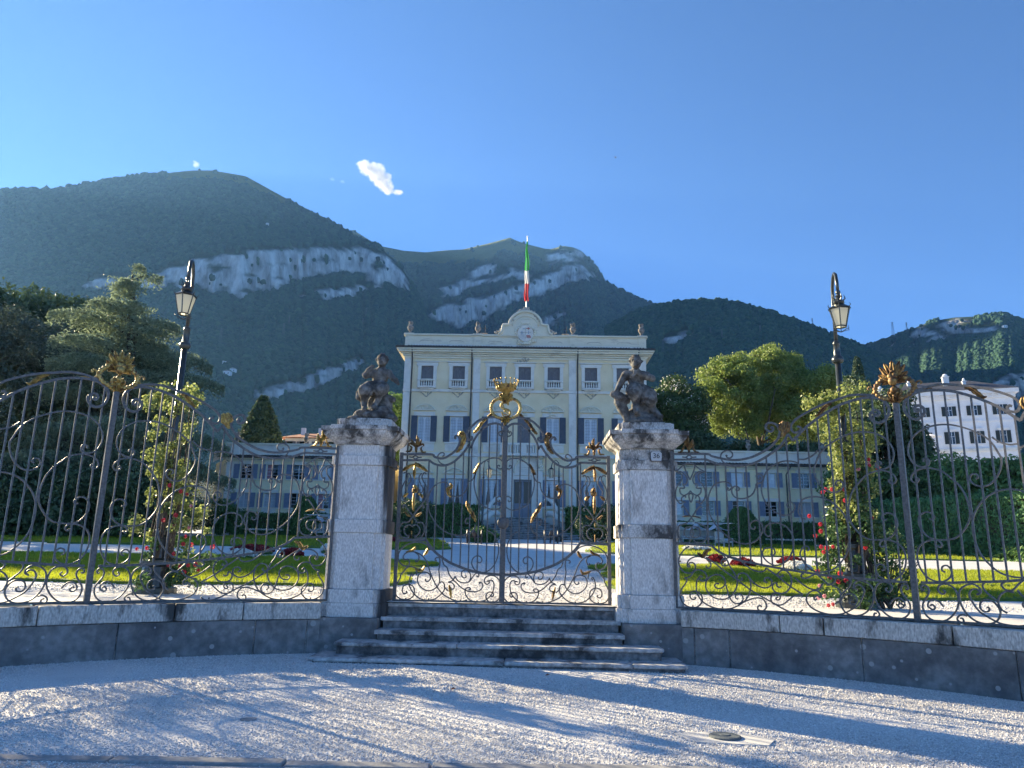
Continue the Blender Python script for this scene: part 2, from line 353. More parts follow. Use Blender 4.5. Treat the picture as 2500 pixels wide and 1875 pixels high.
def mountain(name, ridge, dr, foot_y, d0, cliffs, meadow=None, x0=None, x1=None, step=9, nt_=110, amp=1.0, dist_prof=1.15, seed=0, nforest=0, tsize=(4.5, 8), x_extra=None):
    """for each photo column the slope climbs from its foot (distance d0) to its ridge (distance dr); a cliff is a stretch that
    climbs with hardly any run.  cliffs: [(top polyline, bottom polyline)] in photo pixels"""
    x0 = x0 if x0 is not None else ridge[0][0]; x1 = x1 if x1 is not None else ridge[-1][0]
    cols = np.arange(x0, x1+.1, step); V = np.zeros((len(cols), nt_+6, 3)); RK = np.zeros((len(cols), nt_+6)); ME = np.zeros((len(cols), nt_+6))
    for i, cx_ in enumerate(cols):
        yt = interp(ridge, cx_); yb = interp(foot_y, cx_); P = np.linspace(yb, yt, nt_)
        wgt = np.ones(nt_); rk = np.zeros(nt_)
        for top, bot, strength in cliffs:
            if top[0][0] <= cx_ <= top[-1][0]:
                e = min(1, (cx_-top[0][0])/40, (top[-1][0]-cx_)/40)
                jit = 9*mnoise.noise(Vector((cx_*.03, seed, 1)))+5*mnoise.noise(Vector((cx_*.11, seed, 3)))
                a_, b_ = interp(top, cx_)+jit, interp(bot, cx_)+1.6*jit+7*mnoise.noise(Vector((cx_*.07, seed, 8)))
                ins = (P > a_) & (P < b_)
                for k in np.where(ins)[0]:
                    pn = mnoise.noise(Vector((cx_*.02, P[k]*.05, seed+5.)))+.5*mnoise.noise(Vector((cx_*.06, P[k]*.12, seed+9.)))
                    if pn > -.46+.5*(1-e)+(1-strength)*.55: rk[k] = 1; wgt[k] = .10
        run = np.cumsum(wgt); run = (run-run[0])/(run[-1]-run[0]); dist = d0+(dr-d0)*run**dist_prof
        for k in range(nt_):
            dd = ray(cx_, P[k]); h = math.hypot(dd.x, dd.y); t = dist[k]/h
            p = CP+dd*t
            nz = amp*(14*mnoise.fractal(Vector((p.x*.004, p.y*.004, seed)), 1., 2., 4)) * min(1, k/12) * min(1, (nt_-1-k)/10)
            out_ = Vector((dd.x, dd.y, 0))/h
            V[i, k] = p+out_*nz*2.2+Vector((0, 0, nz*.15))
            RK[i, k] = rk[k]; ME[i, k] = 1 if (meadow and meadow(cx_, P[k], yt)) else 0
        back = Vector(V[i, nt_-1]); 
        for k in range(6):   # the far side falls away
            V[i, nt_+k] = back+out_*(60+140*k)+Vector((0, 0, -20-110*k)); ME[i, nt_+k] = ME[i, nt_-1]
    n2 = nt_+6; nc = len(cols); Vf = V.reshape(-1, 3)
    idx = np.arange(nc*n2).reshape(nc, n2); F = np.stack([idx[:-1, :-1], idx[1:, :-1], idx[1:, 1:], idx[:-1, 1:]], -1).reshape(-1, 4)
    me = npmesh(name, Vf, F, 'mountain', True)
    for an, arr in (('rock', RK), ('meadow', ME)):
        # soften
        A = arr.copy(); A[1:-1] = (arr[:-2]+2*arr[1:-1]+arr[2:])/4
        a_ = me.attributes.new(an, 'FLOAT', 'POINT'); a_.data.foreach_set('value', A.ravel().astype(np.float32))
    o = tag(link(name, me), kind='structure')
    if nforest:
        # trees sown evenly over the slope, none on rock or meadow
        A, B, C_, D_ = V[:-1, :nt_-1], V[1:, :nt_-1], V[1:, 1:nt_], V[:-1, 1:nt_]
        area = (np.linalg.norm(np.cross(B-A, D_-A), axis=-1)).reshape(-1); RKd = RK.copy(); RKd[1:-1, 2:-2] = np.maximum.reduce([RK[1:-1, 2:-2], RK[:-2, 2:-2], RK[2:, 2:-2], RK[1:-1, 1:-3], RK[1:-1, 3:-1], RK[1:-1, :-4]]); bad = ((RKd[:-1, :nt_-1]+RKd[1:, 1:nt_]) > .9) | (ME[:-1, :nt_-1] > .5)
        hd = np.linalg.norm(A-np.array(CP), axis=-1).reshape(-1)
        area = np.where(bad.reshape(-1), area*.012, area)*(np.repeat((np.arange(nt_-1) > nt_*.18)[None, :], len(cols)-1, 0).reshape(-1))/np.maximum(hd, 200)**.7; pr = area/area.sum(); ch = rng.choice(len(pr), nforest, p=pr)
        u, v = rng.random((2, nforest)); f = lambda M: M.reshape(-1, 3)[ch]
        pts = f(A)*((1-u)*(1-v))[:, None]+f(B)*(u*(1-v))[:, None]+f(C_)*(u*v)[:, None]+f(D_)*((1-u)*v)[:, None]
        s = rng.uniform(*tsize, nforest)*(.7+.0004*hd[ch]); pts[:, 2] += s*.25
        FOREST.append((pts, s))
    return o
def blob(k):
    r = random.Random(100+k); bm = bmesh.new(); bmesh.ops.create_icosphere(bm, subdivisions=2, radius=1); mb = MB()
    off = Vector((k*7.1, 0, 0))
    for v in bm.verts:
        n_ = v.co.normalized(); s = 1+.42*mnoise.noise(n_*2.1+off)+.25*mnoise.noise(n_*4.5+off); v.co = n_*s; v.co.z *= 1.0+.25*(k % 3); 
    mb.v = [tuple(v.co) for v in bm.verts]; mb.f = [tuple(v.index for v in f.verts) for f in bm.faces]; bm.free(); return mb
# far peak with cliffs and sunlit meadow (behind the villa)
mountain('peak', [(860,560),(925,600),(985,612),(1040,616),(1090,611),(1130,609),(1190,595),(1245,580),(1262,588),(1290,597),(1330,607),(1345,608),(1375,600),(1400,604),(1422,614),(1447,640),(1480,690),(1550,725),(1610,748),(1700,790),(1760,830)],
  2500, [(860,1318),(1760,1325)], 900,
  [([(1060,712),(1100,700),(1180,640),(1250,650),(1290,668)], [(1060,738),(1120,716),(1180,690),(1250,676),(1290,690)], .35),
   ([(1050,762),(1130,738),(1200,720),(1290,690),(1370,665),(1400,676)], [(1050,775),(1105,795),(1140,800),(1230,745),(1300,720),(1400,700)], .95),
   ([(1370,650),(1420,652),(1460,680)], [(1370,680),(1420,694),(1462,690)], .9),
   ([(1330,612),(1380,603),(1425,618)], [(1330,640),(1380,640),(1425,632)], .6),
   ([(1300,795),(1350,772),(1400,742)], [(1300,808),(1350,790),(1400,752)], .45)],
  meadow=lambda x, y, yt: (y < yt+34+10*mnoise.noise(Vector((x*.03, y*.05, 0))) and x < 1335) or (y < yt+9 and x < 1400), seed=1, nforest=26000, nt_=130, step=7, tsize=(2.4, 4.0))
# left mountain
mountain('left_mountain', [(-420,960),(-300,840),(-200,700),(-90,500),(0,466),(130,463),(270,440),(400,423),(470,416),(520,416),(600,430),(640,452),(700,485),(760,515),(820,545),(880,580),(925,602),(975,645),(1005,690),(1030,745),(1060,830),(1110,900)],
  1800, [(-420,1310),(1110,1325)], 330,
  [([(330,680),(420,650),(500,625),(640,612),(760,606),(880,608),(950,630),(1000,690)], [(330,700),(420,690),(520,700),(600,722),(680,700),(760,672),(850,655),(930,690),(1000,708)], 1.0),
   ([(730,720),(800,705),(870,695),(925,690)], [(730,730),(800,728),(870,712),(925,706)], .5),
   ([(180,690),(300,675),(420,668)], [(180,705),(300,700),(420,700)], .45),
   ([(600,960),(700,935),(800,900),(900,870)], [(600,985),(700,965),(800,935),(900,895)], .55)],
  meadow=lambda x, y, yt: y < yt+26+12*mnoise.noise(Vector((x*.02, y*.04, 2))) and 400 < x < 700 or (y < yt+6 and x > 700 and x < 900), seed=2, nforest=70000, nt_=150, step=7, tsize=(1.9, 4.4))
# near wooded hill on the right
mountain('right_hill', [(1480,800),(1560,760),(1610,747),(1680,735),(1750,735),(1810,743),(1870,760),(1930,780),(1985,800),(2040,822),(2090,842),(2150,870),(2260,930)],
  1250, [(1480,1330),(2260,1345)], 300,
  [([(1600,830),(1650,812),(1700,800)], [(1600,842),(1650,834),(1700,818)], .35)], seed=3, amp=.5, nforest=34000, tsize=(1.9, 4.2))
mountain('far_right_hill', [(2020,900),(2090,850),(2140,838),(2200,815),(2270,785),(2330,775),(2400,772),(2448,765),(2480,775),(2530,800),(2650,850),(2800,950)],
  1550, [(2020,1340),(2800,1355)], 330,
  [([(2180,830),(2270,795),(2330,780),(2440,790)], [(2180,852),(2270,830),(2330,820),(2440,806)], .12), ([(2380,960),(2450,920),(2560,890)], [(2380,1000),(2450,1000),(2560,990)], .35)], seed=4, amp=.05, nforest=48000, tsize=(1.5, 3.0))
from mathutils.bvhtree import BVHTree
HV, HF = [], []
for nm in ('left_mountain', 'peak', 'right_hill', 'far_right_hill'):
    me = bpy.data.objects[nm].data; k0 = len(HV); HV += [tuple(v.co) for v in me.vertices]; HF += [tuple(i+k0 for i in p.vertices) for p in me.polygons]
HILL = BVHTree.FromPolygons(HV, HF)
def hill(px, py):
    d = ray(px, py).normalized(); h = HILL.ray_cast(CP, d); return h[0] if h[0] is not None else CP+d*900
P_ = np.concatenate([p for p, s in FOREST]); S_ = np.concatenate([s for p, s in FOREST])
objrand('forest_leaf', [(.012,.050,.032), (.022,.074,.044), (.034,.095,.054), (.018,.064,.048), (.052,.12,.062)], .9)
fo = scatter('hillside_forest', P_, S_, [blob(k) for k in range(6)], 'forest_leaf', rotfull=False)
# ---- air
hz = MB().box(-2700, 2700, -2600, 3400, -5, 1120).build('haze', 'scrub'); tag(hz, kind='stuff'); hz.data.materials.clear()
hm = bpy.data.materials.new('haze'); hm.use_nodes = True; hm.node_tree.nodes.clear()
ov = hm.node_tree.nodes.new('ShaderNodeOutputMaterial'); pv = hm.node_tree.nodes.new('ShaderNodeVolumePrincipled')
pv.inputs['Color'].default_value = (.22, .50, 1.0, 1); pv.inputs['Density'].default_value = 0.00008; pv.inputs['Anisotropy'].default_value = .3
hm.node_tree.links.new(pv.outputs[0], ov.inputs['Volume']); hz.data.materials.append(hm); MATS['haze'] = hm
# ================================================================ exedra wall, pillars, steps
def arc(th0, th1, r0, r1, z0, z1, n=4):
    mb = MB(); 
    for i in range(n+1):
        a = th0+(th1-th0)*i/n
        for r, z in ((r0, z0), (r1, z0), (r1, z1), (r0, z1)): mb.v.append((r*math.sin(a), YC+r*math.cos(a), z))
    for i in range(n):
        for k in range(4): mb.f.append((i*4+k, i*4+(k+1) % 4, (i+1)*4+(k+1) % 4, (i+1)*4+k))
    mb.f += [(3, 2, 1, 0), (n*4, n*4+1, n*4+2, n*4+3)]
    if th1 < th0: mb.f = [tuple(reversed(f)) for f in mb.f]
    return mb
COPZ0, COPZ1 = .525, .765
for sgn, side, bj, cj in ((-1, 'left', [285, 620], [95, 428, 595]), (1, 'right', [1782, 2105, 2480], [1903, 2010, 2322])):
    wl = empty('garden_wall', (sgn*5, 10.4, 0)); tag(wl, f'curved dark stone wall under the iron fence {"with the pale dry lichen spots, left" if sgn < 0 else "with a patch of sunlight, right"} of the steps', 'wall')
    wl.location = (0, 0, 0)
    T0, T1 = sgn*R_(19.0), sgn*R_(84)
    ths = [cyl(x, 1560 if sgn < 0 else 1590, RW)[0] for x in bj]; ths = sorted([t for t in ths], key=abs)
    while abs(ths[-1]) < R_(80): ths.append(ths[-1]+sgn*R_(random.uniform(9, 13)))
    ths = [T0, T0+sgn*R_(1.3)]+ths
    for i in range(len(ths)-1):
        pro = random.uniform(-.006, .012); arc(ths[i]+sgn*.0007, ths[i+1]-sgn*.0007, RW-pro, RW+.42, -.35, COPZ0-.006).build('wall_block', 'wall_stone', wl, bevel=.008)
    arc(T0, ths[-1], RW+.03, RW+.40, -.3, COPZ0-.012, 24).build('mortar', 'granite_dirty', wl)
    th2 = sorted([cyl(x, 1485 if sgn < 0 else 1520, RW-.03)[0] for x in cj], key=abs)
    while abs(th2[-1]) < R_(80): th2.append(th2[-1]+sgn*R_(random.uniform(8, 11)))
    th2 = [T0]+th2
    for i in range(len(th2)-1):
        arc(th2[i]+sgn*.0008, th2[i+1]-sgn*.0008, RW-.035+random.uniform(-.004, .004), RW+.45, COPZ0, COPZ1+random.uniform(-.004, .002)).build('coping_stone', 'granite_coping', wl, bevel=.014, seg=2)
PX, PYF, PYC = 2.36, 12.05, 12.51
m = mat('granite_streaked', (.50,.47,.45), (.84,.81,.77), 42, .8, .25, 160, bdist=.004, stain=(.12,.115,.11), sscale=1.6, slo=.58, shi=.72, stretch=(1.6, 1.6, .5))
t = m.node_tree; N = t.nodes; L = t.links; tc = N.new('ShaderNodeTexCoord'); sx = N.new('ShaderNodeSeparateXYZ'); L.new(tc.outputs['Object'], sx.inputs[0])
mp = N.new('ShaderNodeMapping'); mp.inputs['Scale'].default_value = (9, 9, .8); L.new(tc.outputs['Object'], mp.inputs[0]); nz = N.new('ShaderNodeTexNoise'); nz.inputs['Scale'].default_value = 1; nz.inputs['Detail'].default_value = 5; L.new(mp.outputs[0], nz.inputs[0])
ad = N.new('ShaderNodeMath'); ad.operation = 'MULTIPLY_ADD'; ad.inputs[1].default_value = .35; L.new(nz.outputs[0], ad.inputs[0]); L.new(sx.outputs[0], ad.inputs[2]); mr = N.new('ShaderNodeMapRange'); mr.inputs[1].default_value = .50; mr.inputs[2].default_value = .62; L.new(ad.outputs[0], mr.inputs[0])
mx = N.new('ShaderNodeMix'); mx.data_type = 'RGBA'; bs = N['Principled BSDF']; L.new(bs.inputs['Base Color'].links[0].from_socket, mx.inputs[6]); mx.inputs[7].default_value = (.06, .058, .058, 1); L.new(mr.outputs[0], mx.inputs[0]); L.new(mx.outputs[2], bs.inputs['Base Color'])
def cross(hs, hf, rec, z0, z1):
    """cruciform block: strip half-width hs proud by rec of the shoulders hf"""
    a, b = hs, hf; o = hf+0.0; f = .46+ (hf-.46); r = rec
    P = [(-a,-f-r+rec*0),(a,-f),(a,-f+r),(b,-f+r),(b,-a),(b+r,-a),(b+r,a),(b,a),(b,f-r),(a,f-r),(a,f),(-a,f),(-a,f-r),(-b,f-r),(-b,a),(-b-r,a),(-b-r,-a),(-b,-a),(-b,-f+r),(-a,-f+r)]
    P[0] = (-a, -f)
    return MB().slab(P, z0, z1)
for sgn in (-1, 1):
    p = empty('gate_pillar', (sgn*PX, PYC, 0)); tag(p, 'granite gate pillar with black water streaks down its right flank' if sgn < 0 else 'granite gate pillar bearing the house number plate', 'pillar', 'gate pillars')
    MB().slab([(-.47,-.62),(.47,-.62),(.47,.5),(-.47,.5)], -.1, .545).build('base', 'wall_stone', p, bevel=.01)
    for nm, hs, hf, rec, z0, z1, m_ in (('plinth', .37, .475, .07, .545, .76, 'granite'), ('plinth', .345, .465, .06, .76, .965, 'granite'), ('lower_shaft', .305, .42, .05, .965, 1.845, 'granite'),
        ('band', .335, .445, .05, 1.845, 2.055, 'granite_dirty'), ('upper_shaft', .30, .41, .05, 2.055, 2.935, 'granite'), ('necking', .325, .44, .05, 2.935, 3.095, 'granite_dirty'), ('frieze', .30, .40, .05, 3.095, 3.275, 'granite_dirty')):
        cross(hs, hf, rec, z0+.001, z1-.001).build(nm, m_, p, bevel=.008, seg=2)
    # capital: moulding flaring out, shoulders and a proud centre
    mb = MB()
    for hs, nP in ((.47, 0), (.40, 1)):
        prof = [(0, 3.275), (.02, 3.30), (.05, 3.33), (.11, 3.37), (.155, 3.42), (.17, 3.46), (.17, 3.475), (.20, 3.485), (.20, 3.555)]
        for (e, z), (e2, z2) in zip(prof[:-1], prof[1:]):
            o = len(mb.v)
            for ee, zz in ((e, z), (e2, z2)):
                if nP == 0: q = [(-.44-ee,-.40-ee),(.44+ee,-.40-ee),(.44+ee,.40+ee),(-.44-ee,.40+ee)]
                else: q = [(-.31-ee*.75,-.46-ee),(.31+ee*.75,-.46-ee),(.31+ee*.75,.46+ee),(-.31-ee*.75,.46+ee)]
                mb.v += [(x, y, zz+(.012 if nP else 0)) for x, y in q]
            for k in range(4): mb.f.append((o+k, o+(k+1) % 4, o+4+(k+1) % 4, o+4+k))
        o = len(mb.v)-4; mb.f.append((o, o+1, o+2, o+3)); o = len(mb.v)-4*2*(len(prof)-1); mb.f.append((o+3, o+2, o+1, o))
    mb.build('capital', 'granite_dirty', p)
    if sgn < 0:
        for ch in p.children:
            if ch.name.split('.')[0] in ('upper_shaft', 'necking', 'band', 'frieze', 'plinth'): ch.data.materials[0] = MATS['granite_streaked']
    cross(.30, .41, .05, 3.56, 3.725).build('top_block', 'granite_dirty', p, bevel=.01)
# house number plate: a small enamelled plate reading 36
pl = empty('number_plate', at(1602, 1113, PYF-.02)); tag(pl, 'small white house number plate on the right gate pillar', 'number plate')
mat('enamel', (.50,.51,.52), rough=.35); mat('ink', (.03,.035,.05), rough=.5)
pts = [(-.078,-.08),(.078,-.08),(.088,-.03),(.088,.045),(.055,.075),(-.055,.075),(-.088,.045),(-.088,-.03)]
MB().prism(pts, -.012, .03).build('plate', 'enamel', pl)
MB().prism([(x*1.09, z*1.1) for x, z in pts], -.006, .03).build('border', 'ink', pl)
fc = bpy.data.curves.new('digits', 'FONT'); fc.body = '36'; fc.size = .115; fc.align_x = 'CENTER'; fc.align_y = 'CENTER'; fc.extrude = .003
fo_ = bpy.data.objects.new('digits', fc); COL.objects.link(fo_); dg = bpy.context.evaluated_depsgraph_get(); me = bpy.data.meshes.new_from_object(fo_.evaluated_get(dg)); bpy.data.objects.remove(fo_)
me.materials.append(MATS['ink']); o = link('digits', me, pl, (0, -.016, -.004)); o.rotation_euler = (R_(90), 0, 0)
# steps
st = empty('gate_steps', (0, 11.6, 0)); tag(st, 'broad worn dark stone steps climbing to the iron gate', 'steps')
def rounded(hw, yf, yb, r, n=5):
    P = [(-hw, yb)]; 
    P += [(-hw+r-r*math.cos(math.pi/2*k/n), yf+r*.8-r*.8*math.sin(math.pi/2*k/n)) for k in range(n+1)]
    P += [(hw-r+r*math.sin(math.pi/2*k/n), yf+r*.8-r*.8*math.cos(math.pi/2*k/n)) for k in range(n+1)]
    return P+[(hw, yb)]
def step(hw, yf, yb, r, z0, z1, cuts):
    P = rounded(hw, yf-11.6, yb-11.6, r)
    # riser set back under a rounded nosing
    q = rounded(hw-.035, yf+.035-11.6, yb-11.6, r)
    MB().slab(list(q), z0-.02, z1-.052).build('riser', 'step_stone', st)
    xs_ = [-9]+cuts+[9]
    for a_, b_ in zip(xs_[:-1], xs_[1:]):   # the tread is laid in separate lengths
        bm = bmesh.new(); vv = [bm.verts.new((x, y, z1-.055)) for x, y in P]; bm.faces.new(vv)
        for x, s_ in ((a_+.003, 1), (b_-.003, -1)):
            bmesh.ops.bisect_plane(bm, geom=bm.verts[:]+bm.edges[:]+bm.faces[:], plane_co=(x, 0, 0), plane_no=(1, 0, 0), clear_outer=s_ < 0, clear_inner=s_ > 0)
        r_ = bmesh.ops.extrude_face_region(bm, geom=bm.faces[:]); bmesh.ops.translate(bm, vec=(0, 0, .055), verts=[e for e in r_['geom'] if isinstance(e, bmesh.types.BMVert)])
        bmesh.ops.recalc_face_normals(bm, faces=bm.faces[:])
        me = bpy.data.meshes.new('tread'); bm.to_mesh(me); bm.free(); me.materials.append(MATS['skylit_tread_stone'])
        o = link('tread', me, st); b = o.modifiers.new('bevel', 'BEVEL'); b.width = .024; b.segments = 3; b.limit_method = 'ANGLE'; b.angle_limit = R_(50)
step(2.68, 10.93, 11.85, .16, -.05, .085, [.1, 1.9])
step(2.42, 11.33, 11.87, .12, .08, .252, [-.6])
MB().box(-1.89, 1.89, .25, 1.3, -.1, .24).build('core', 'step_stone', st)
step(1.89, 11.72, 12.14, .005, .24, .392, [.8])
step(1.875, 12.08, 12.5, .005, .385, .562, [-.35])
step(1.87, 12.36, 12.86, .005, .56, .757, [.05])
# ================================================================ wrought iron
CROPS = {'G1': (1220,1040,.2310), 'G2': (1220,1240,.26266), 'G3': (1140,900,.13265), 'G0': (1260,850,.16276),
         'R1': (1880,860,.18083), 'R2': (1880,1140,.18083), 'R3': (1640,1330,.25197), 'R4': (1940,1330,.26772), 'R5': (1630,1050,.22297), 'C3': (1600,650,.4069)}
YG = 12.55
def toG(c, P):
    x0, y0, s = CROPS[c]; r = []
    for x, y in P: q = at(x0+x*s, y0+y*s, YG); r.append((q.x, q.z))
    return r
THP = R_(40.4)
def toR(c, P):
    x0, y0, s = CROPS[c]; r = []
    for x, y in P: a_, z = cyl(x0+x*s, y0+y*s); r.append(((THP-a_)*RF, z))
    return r
def sweep2(P, wd, dp, mp, taper=False):
    """flat bar of width wd and depth dp along a 2-D path in the ironwork's own sheet"""
    P = [np.array(p) for p in P]; Q = [P[0]]
    for p in P[1:]:
        if np.linalg.norm(p-Q[-1]) > .004: Q.append(p)
    P = Q; m = len(P); mb = MB()
    for i in range(m):
        t = P[min(i+1, m-1)]-P[max(i-1, 0)]; t = t/(np.linalg.norm(t)+1e-9); n_ = np.array((-t[1], t[0]))
        for a_, b_ in ((-.5, -.5), (.5, -.5), (.5, .5), (-.5, .5)):
            q = P[i]+n_*wd*a_; mb.v.append(mp(q[0], q[1], dp*b_))
    for i in range(m-1):
        for k in range(4): mb.f.append((i*4+k, i*4+(k+1) % 4, (i+1)*4+(k+1) % 4, (i+1)*4+k))
    mb.f += [(3, 2, 1, 0), ((m-1)*4, (m-1)*4+1, (m-1)*4+2, (m-1)*4+3)]
    return mb
def leaf2(P, wd, mp, depth=.03, lobes=5):
    """acanthus leaf: a ridged blade with lobed edges along a 2-D path"""
    P = cr(P, 6); m = len(P); mb = MB()
    for i in range(m):
        t = P[min(i+1, m-1)]-P[max(i-1, 0)]; t = t/(np.linalg.norm(t)+1e-9); n_ = np.array((-t[1], t[0])); u = i/(m-1)
        wv = wd*(math.sin(math.pi*min(1, u*.9+.08))**.7)*(.72+.28*abs(math.sin(u*math.pi*lobes)))+.004
        for a_, d_ in ((-.5, 0), (-.2, -depth), (0, -depth*.45), (.2, -depth), (.5, 0), (0, depth*.6)):
            q = P[i]+n_*wv*a_; mb.v.append(mp(q[0], q[1], d_*(.4+.6*math.sin(math.pi*min(1, u+.1)))))
    for i in range(m-1):
        for k in range(6): mb.f.append((i*6+k, i*6+(k+1) % 6, (i+1)*6+(k+1) % 6, (i+1)*6+k))
    mb.f += [tuple(range(5, -1, -1)), tuple((m-1)*6+k for k in range(6))]
    return mb
def zat(P, x):
    P = sorted([(p[0], p[1]) for p in P]); return float(np.interp(x, [p[0] for p in P], [p[1] for p in P]))
# ---- the gate leaf as traced (right leaf; the left one mirrors it)
G_outer = toG('G3', [(700,1060),(735,1000),(790,945),(860,910),(940,898),(1030,908),(1130,935),(1230,990)])+toG('G0', [(360,1210),(400,1270),(412,1330),(395,1375),(360,1395),(335,1380),(330,1352),(355,1342)])
G_inner = toG('G3', [(705,1140),(740,1085),(800,1035),(870,1014),(940,1018),(1010,1038),(1080,1080),(1160,1145)])+toG('G1', [(310,55),(350,100),(385,160),(405,215),(408,248)])
G_zig = toG('G1', [(408,248),(436,205)])
G_low = toG('G1', [(436,205),(470,265),(520,330),(580,390),(640,425),(700,440),(760,435),(810,418),(850,388)])
G_panel_top = toG('G1', [(850,388),(1150,398)])
G_up = toG('G1', [(575,150),(590,140),(575,120),(550,130),(535,165),(545,220),(580,280),(640,330),(690,360),(740,365),(800,350),(840,325),(1150,335)])
G_bot = toG('G2', [(20,622),(180,615),(250,607),(340,590),(430,560),(510,530),(580,490),(640,450),(700,390),(750,325)])
G_panel_bot = toG('G2', [(750,325),(1030,338)])
g_scr = [('G3', [(700,1180),(715,1225),(760,1248),(805,1230),(822,1190),(800,1160),(772,1175),(785,1195)]),
 ('G1', [(715,345),(700,335),(695,315),(715,302),(745,315),(763,345),(755,385),(730,415),(690,432)]),
 ('G1', [(100,432),(108,418),(125,425),(118,447),(90,455),(65,438),(60,405),(80,370),(120,347),(190,345),(250,370),(300,410),(340,470),(360,540),(365,620),(350,700),(325,770),(290,830),(240,862),(180,885),(120,888),(70,860),(40,810),(45,770),(80,745),(115,760),(120,790),(95,800),(88,782)]),
 ('G1', [(350,500),(365,550),(395,590),(430,600)]),
 ('G1', [(430,600),(430,640),(445,690),(480,735),(530,762),(580,762),(620,745),(645,710),(640,690)]),
 ('G1', [(655,668),(640,655),(645,628),(690,615),(740,628),(790,665),(825,720),(845,790),(843,860),(830,930)]),
 ('G2', [(733,50),(715,90),(670,160),(610,215),(540,255),(470,270),(400,265),(340,245),(300,205),(290,160)]),
 ('G2', [(345,112),(375,108),(388,135),(378,160),(362,150)]),
 ('G2', [(183,210),(130,240),(95,285),(70,350),(68,430),(90,510),(130,570),(185,605),(235,605),(285,580),(310,530),(300,480),(265,455),(230,465),(218,495),(235,518),(258,510),(255,492)]),
 ('G2', [(165,690),(150,682),(140,695),(155,715),(180,705),(185,670),(160,640),(110,632),(60,660),(28,720),(24,780),(40,840),(85,880),(120,882),(155,860),(165,820),(145,790),(115,788),(95,805),(105,830),(125,820)]),
 ('G2', [(150,690),(125,675),(100,695),(95,740),(110,800),(150,850),(200,878),(250,882),(310,870),(350,830),(362,780),(345,755),(320,755),(312,770),(330,775)]),
 ('G2', [(222,712),(235,705),(225,698),(205,710),(200,740),(225,775),(280,790),(340,785),(400,755),(450,710),(485,680),(520,630),(540,575),(570,550),(590,500)]),
 ('G2', [(262,640),(245,650),(240,630),(255,615),(280,630),(300,660),(330,700),(380,712),(430,695),(460,660)]),
 ('G2', [(365,640),(358,655),(378,665),(400,645),(400,610),(365,592),(330,610),(315,650),(325,695)]),
 ('G2', [(340,870),(400,885),(440,882),(500,862),(560,830),(610,780),(650,720),(690,640),(720,560),(760,490),(820,450),(880,440),(930,455),(955,490),(945,520)]),
 ('G2', [(460,650),(480,690),(520,712),(490,715),(465,740),(470,770),(490,775)]),
 ('G2', [(600,720),(590,712),(570,715),(555,745),(560,790),(600,840),(650,875),(720,885),(790,870),(840,830),(870,790),(890,740),(885,690),(870,650),(853,655),(865,672)]),
 ('G2', [(520,790),(545,770),(560,745)]),
 ('G2', [(640,515),(655,505),(645,488),(615,490),(608,540),(615,600),(607,660),(605,710),(620,750),(660,785),(710,798),(760,780),(800,740),(812,690),(795,645),(750,625),(705,640),(690,680),(710,710),(735,705),(733,688)]),
 ('G2', [(1018,780),(1000,740),(975,690),(970,660),(945,630),(915,590),(880,580),(840,590),(825,620),(820,660)]),
 ('G2', [(690,420),(740,370),(800,350),(870,355),(940,385),(985,430),(1003,490),(985,545),(940,575),(905,572),(893,540),(910,512),(945,520)]),
 ('G2', [(828,515),(838,525),(820,530),(806,495),(815,465),(845,445)]),
 ('G2', [(915,810),(905,825),(935,835),(950,805),(940,765),(895,745),(850,765),(835,810),(850,860),(900,888),(960,885),(1000,860),(1022,800),(1020,765)]),
 ('G2', [(885,205),(870,190),(840,190),(812,220),(815,260),(840,290),(865,285)]), ('G2', [(885,205),(905,190),(930,195),(955,220),(955,260),(930,290),(905,285)]),
 ('G2', [(970,35),(978,15),(960,5),(930,45),(880,105),(850,150),(835,165),(790,165),(768,210),(775,270),(810,310),(850,305),(862,285)]),
 ('G2', [(792,30),(780,15),(800,0),(840,45),(880,105),(910,150),(925,165),(970,170),(1003,215),(1000,275),(965,312),(920,308),(905,285)]),
 ('G1', [(880,540),(885,525),(905,528),(922,570),(905,615),(882,645),(865,690),(865,760),(885,820),(915,850)]), ('G1', [(925,530),(950,560),(950,610),(930,645)]), ('G1', [(932,650),(905,690),(915,730),(935,735),(938,700)]),
 ('G1', [(1120,540),(1110,527),(1085,530),(1072,560),(1085,600),(1110,640),(1130,690),(1130,760),(1110,815),(1075,840)]), ('G1', [(1070,530),(1045,560),(1040,610),(1062,650)]), ('G1', [(1062,655),(1090,690),(1085,730)]),
 ('G1', [(935,360),(965,362),(1000,345),(1035,362),(1065,360)]), ('G1', [(965,362),(1000,378),(1035,362)])]
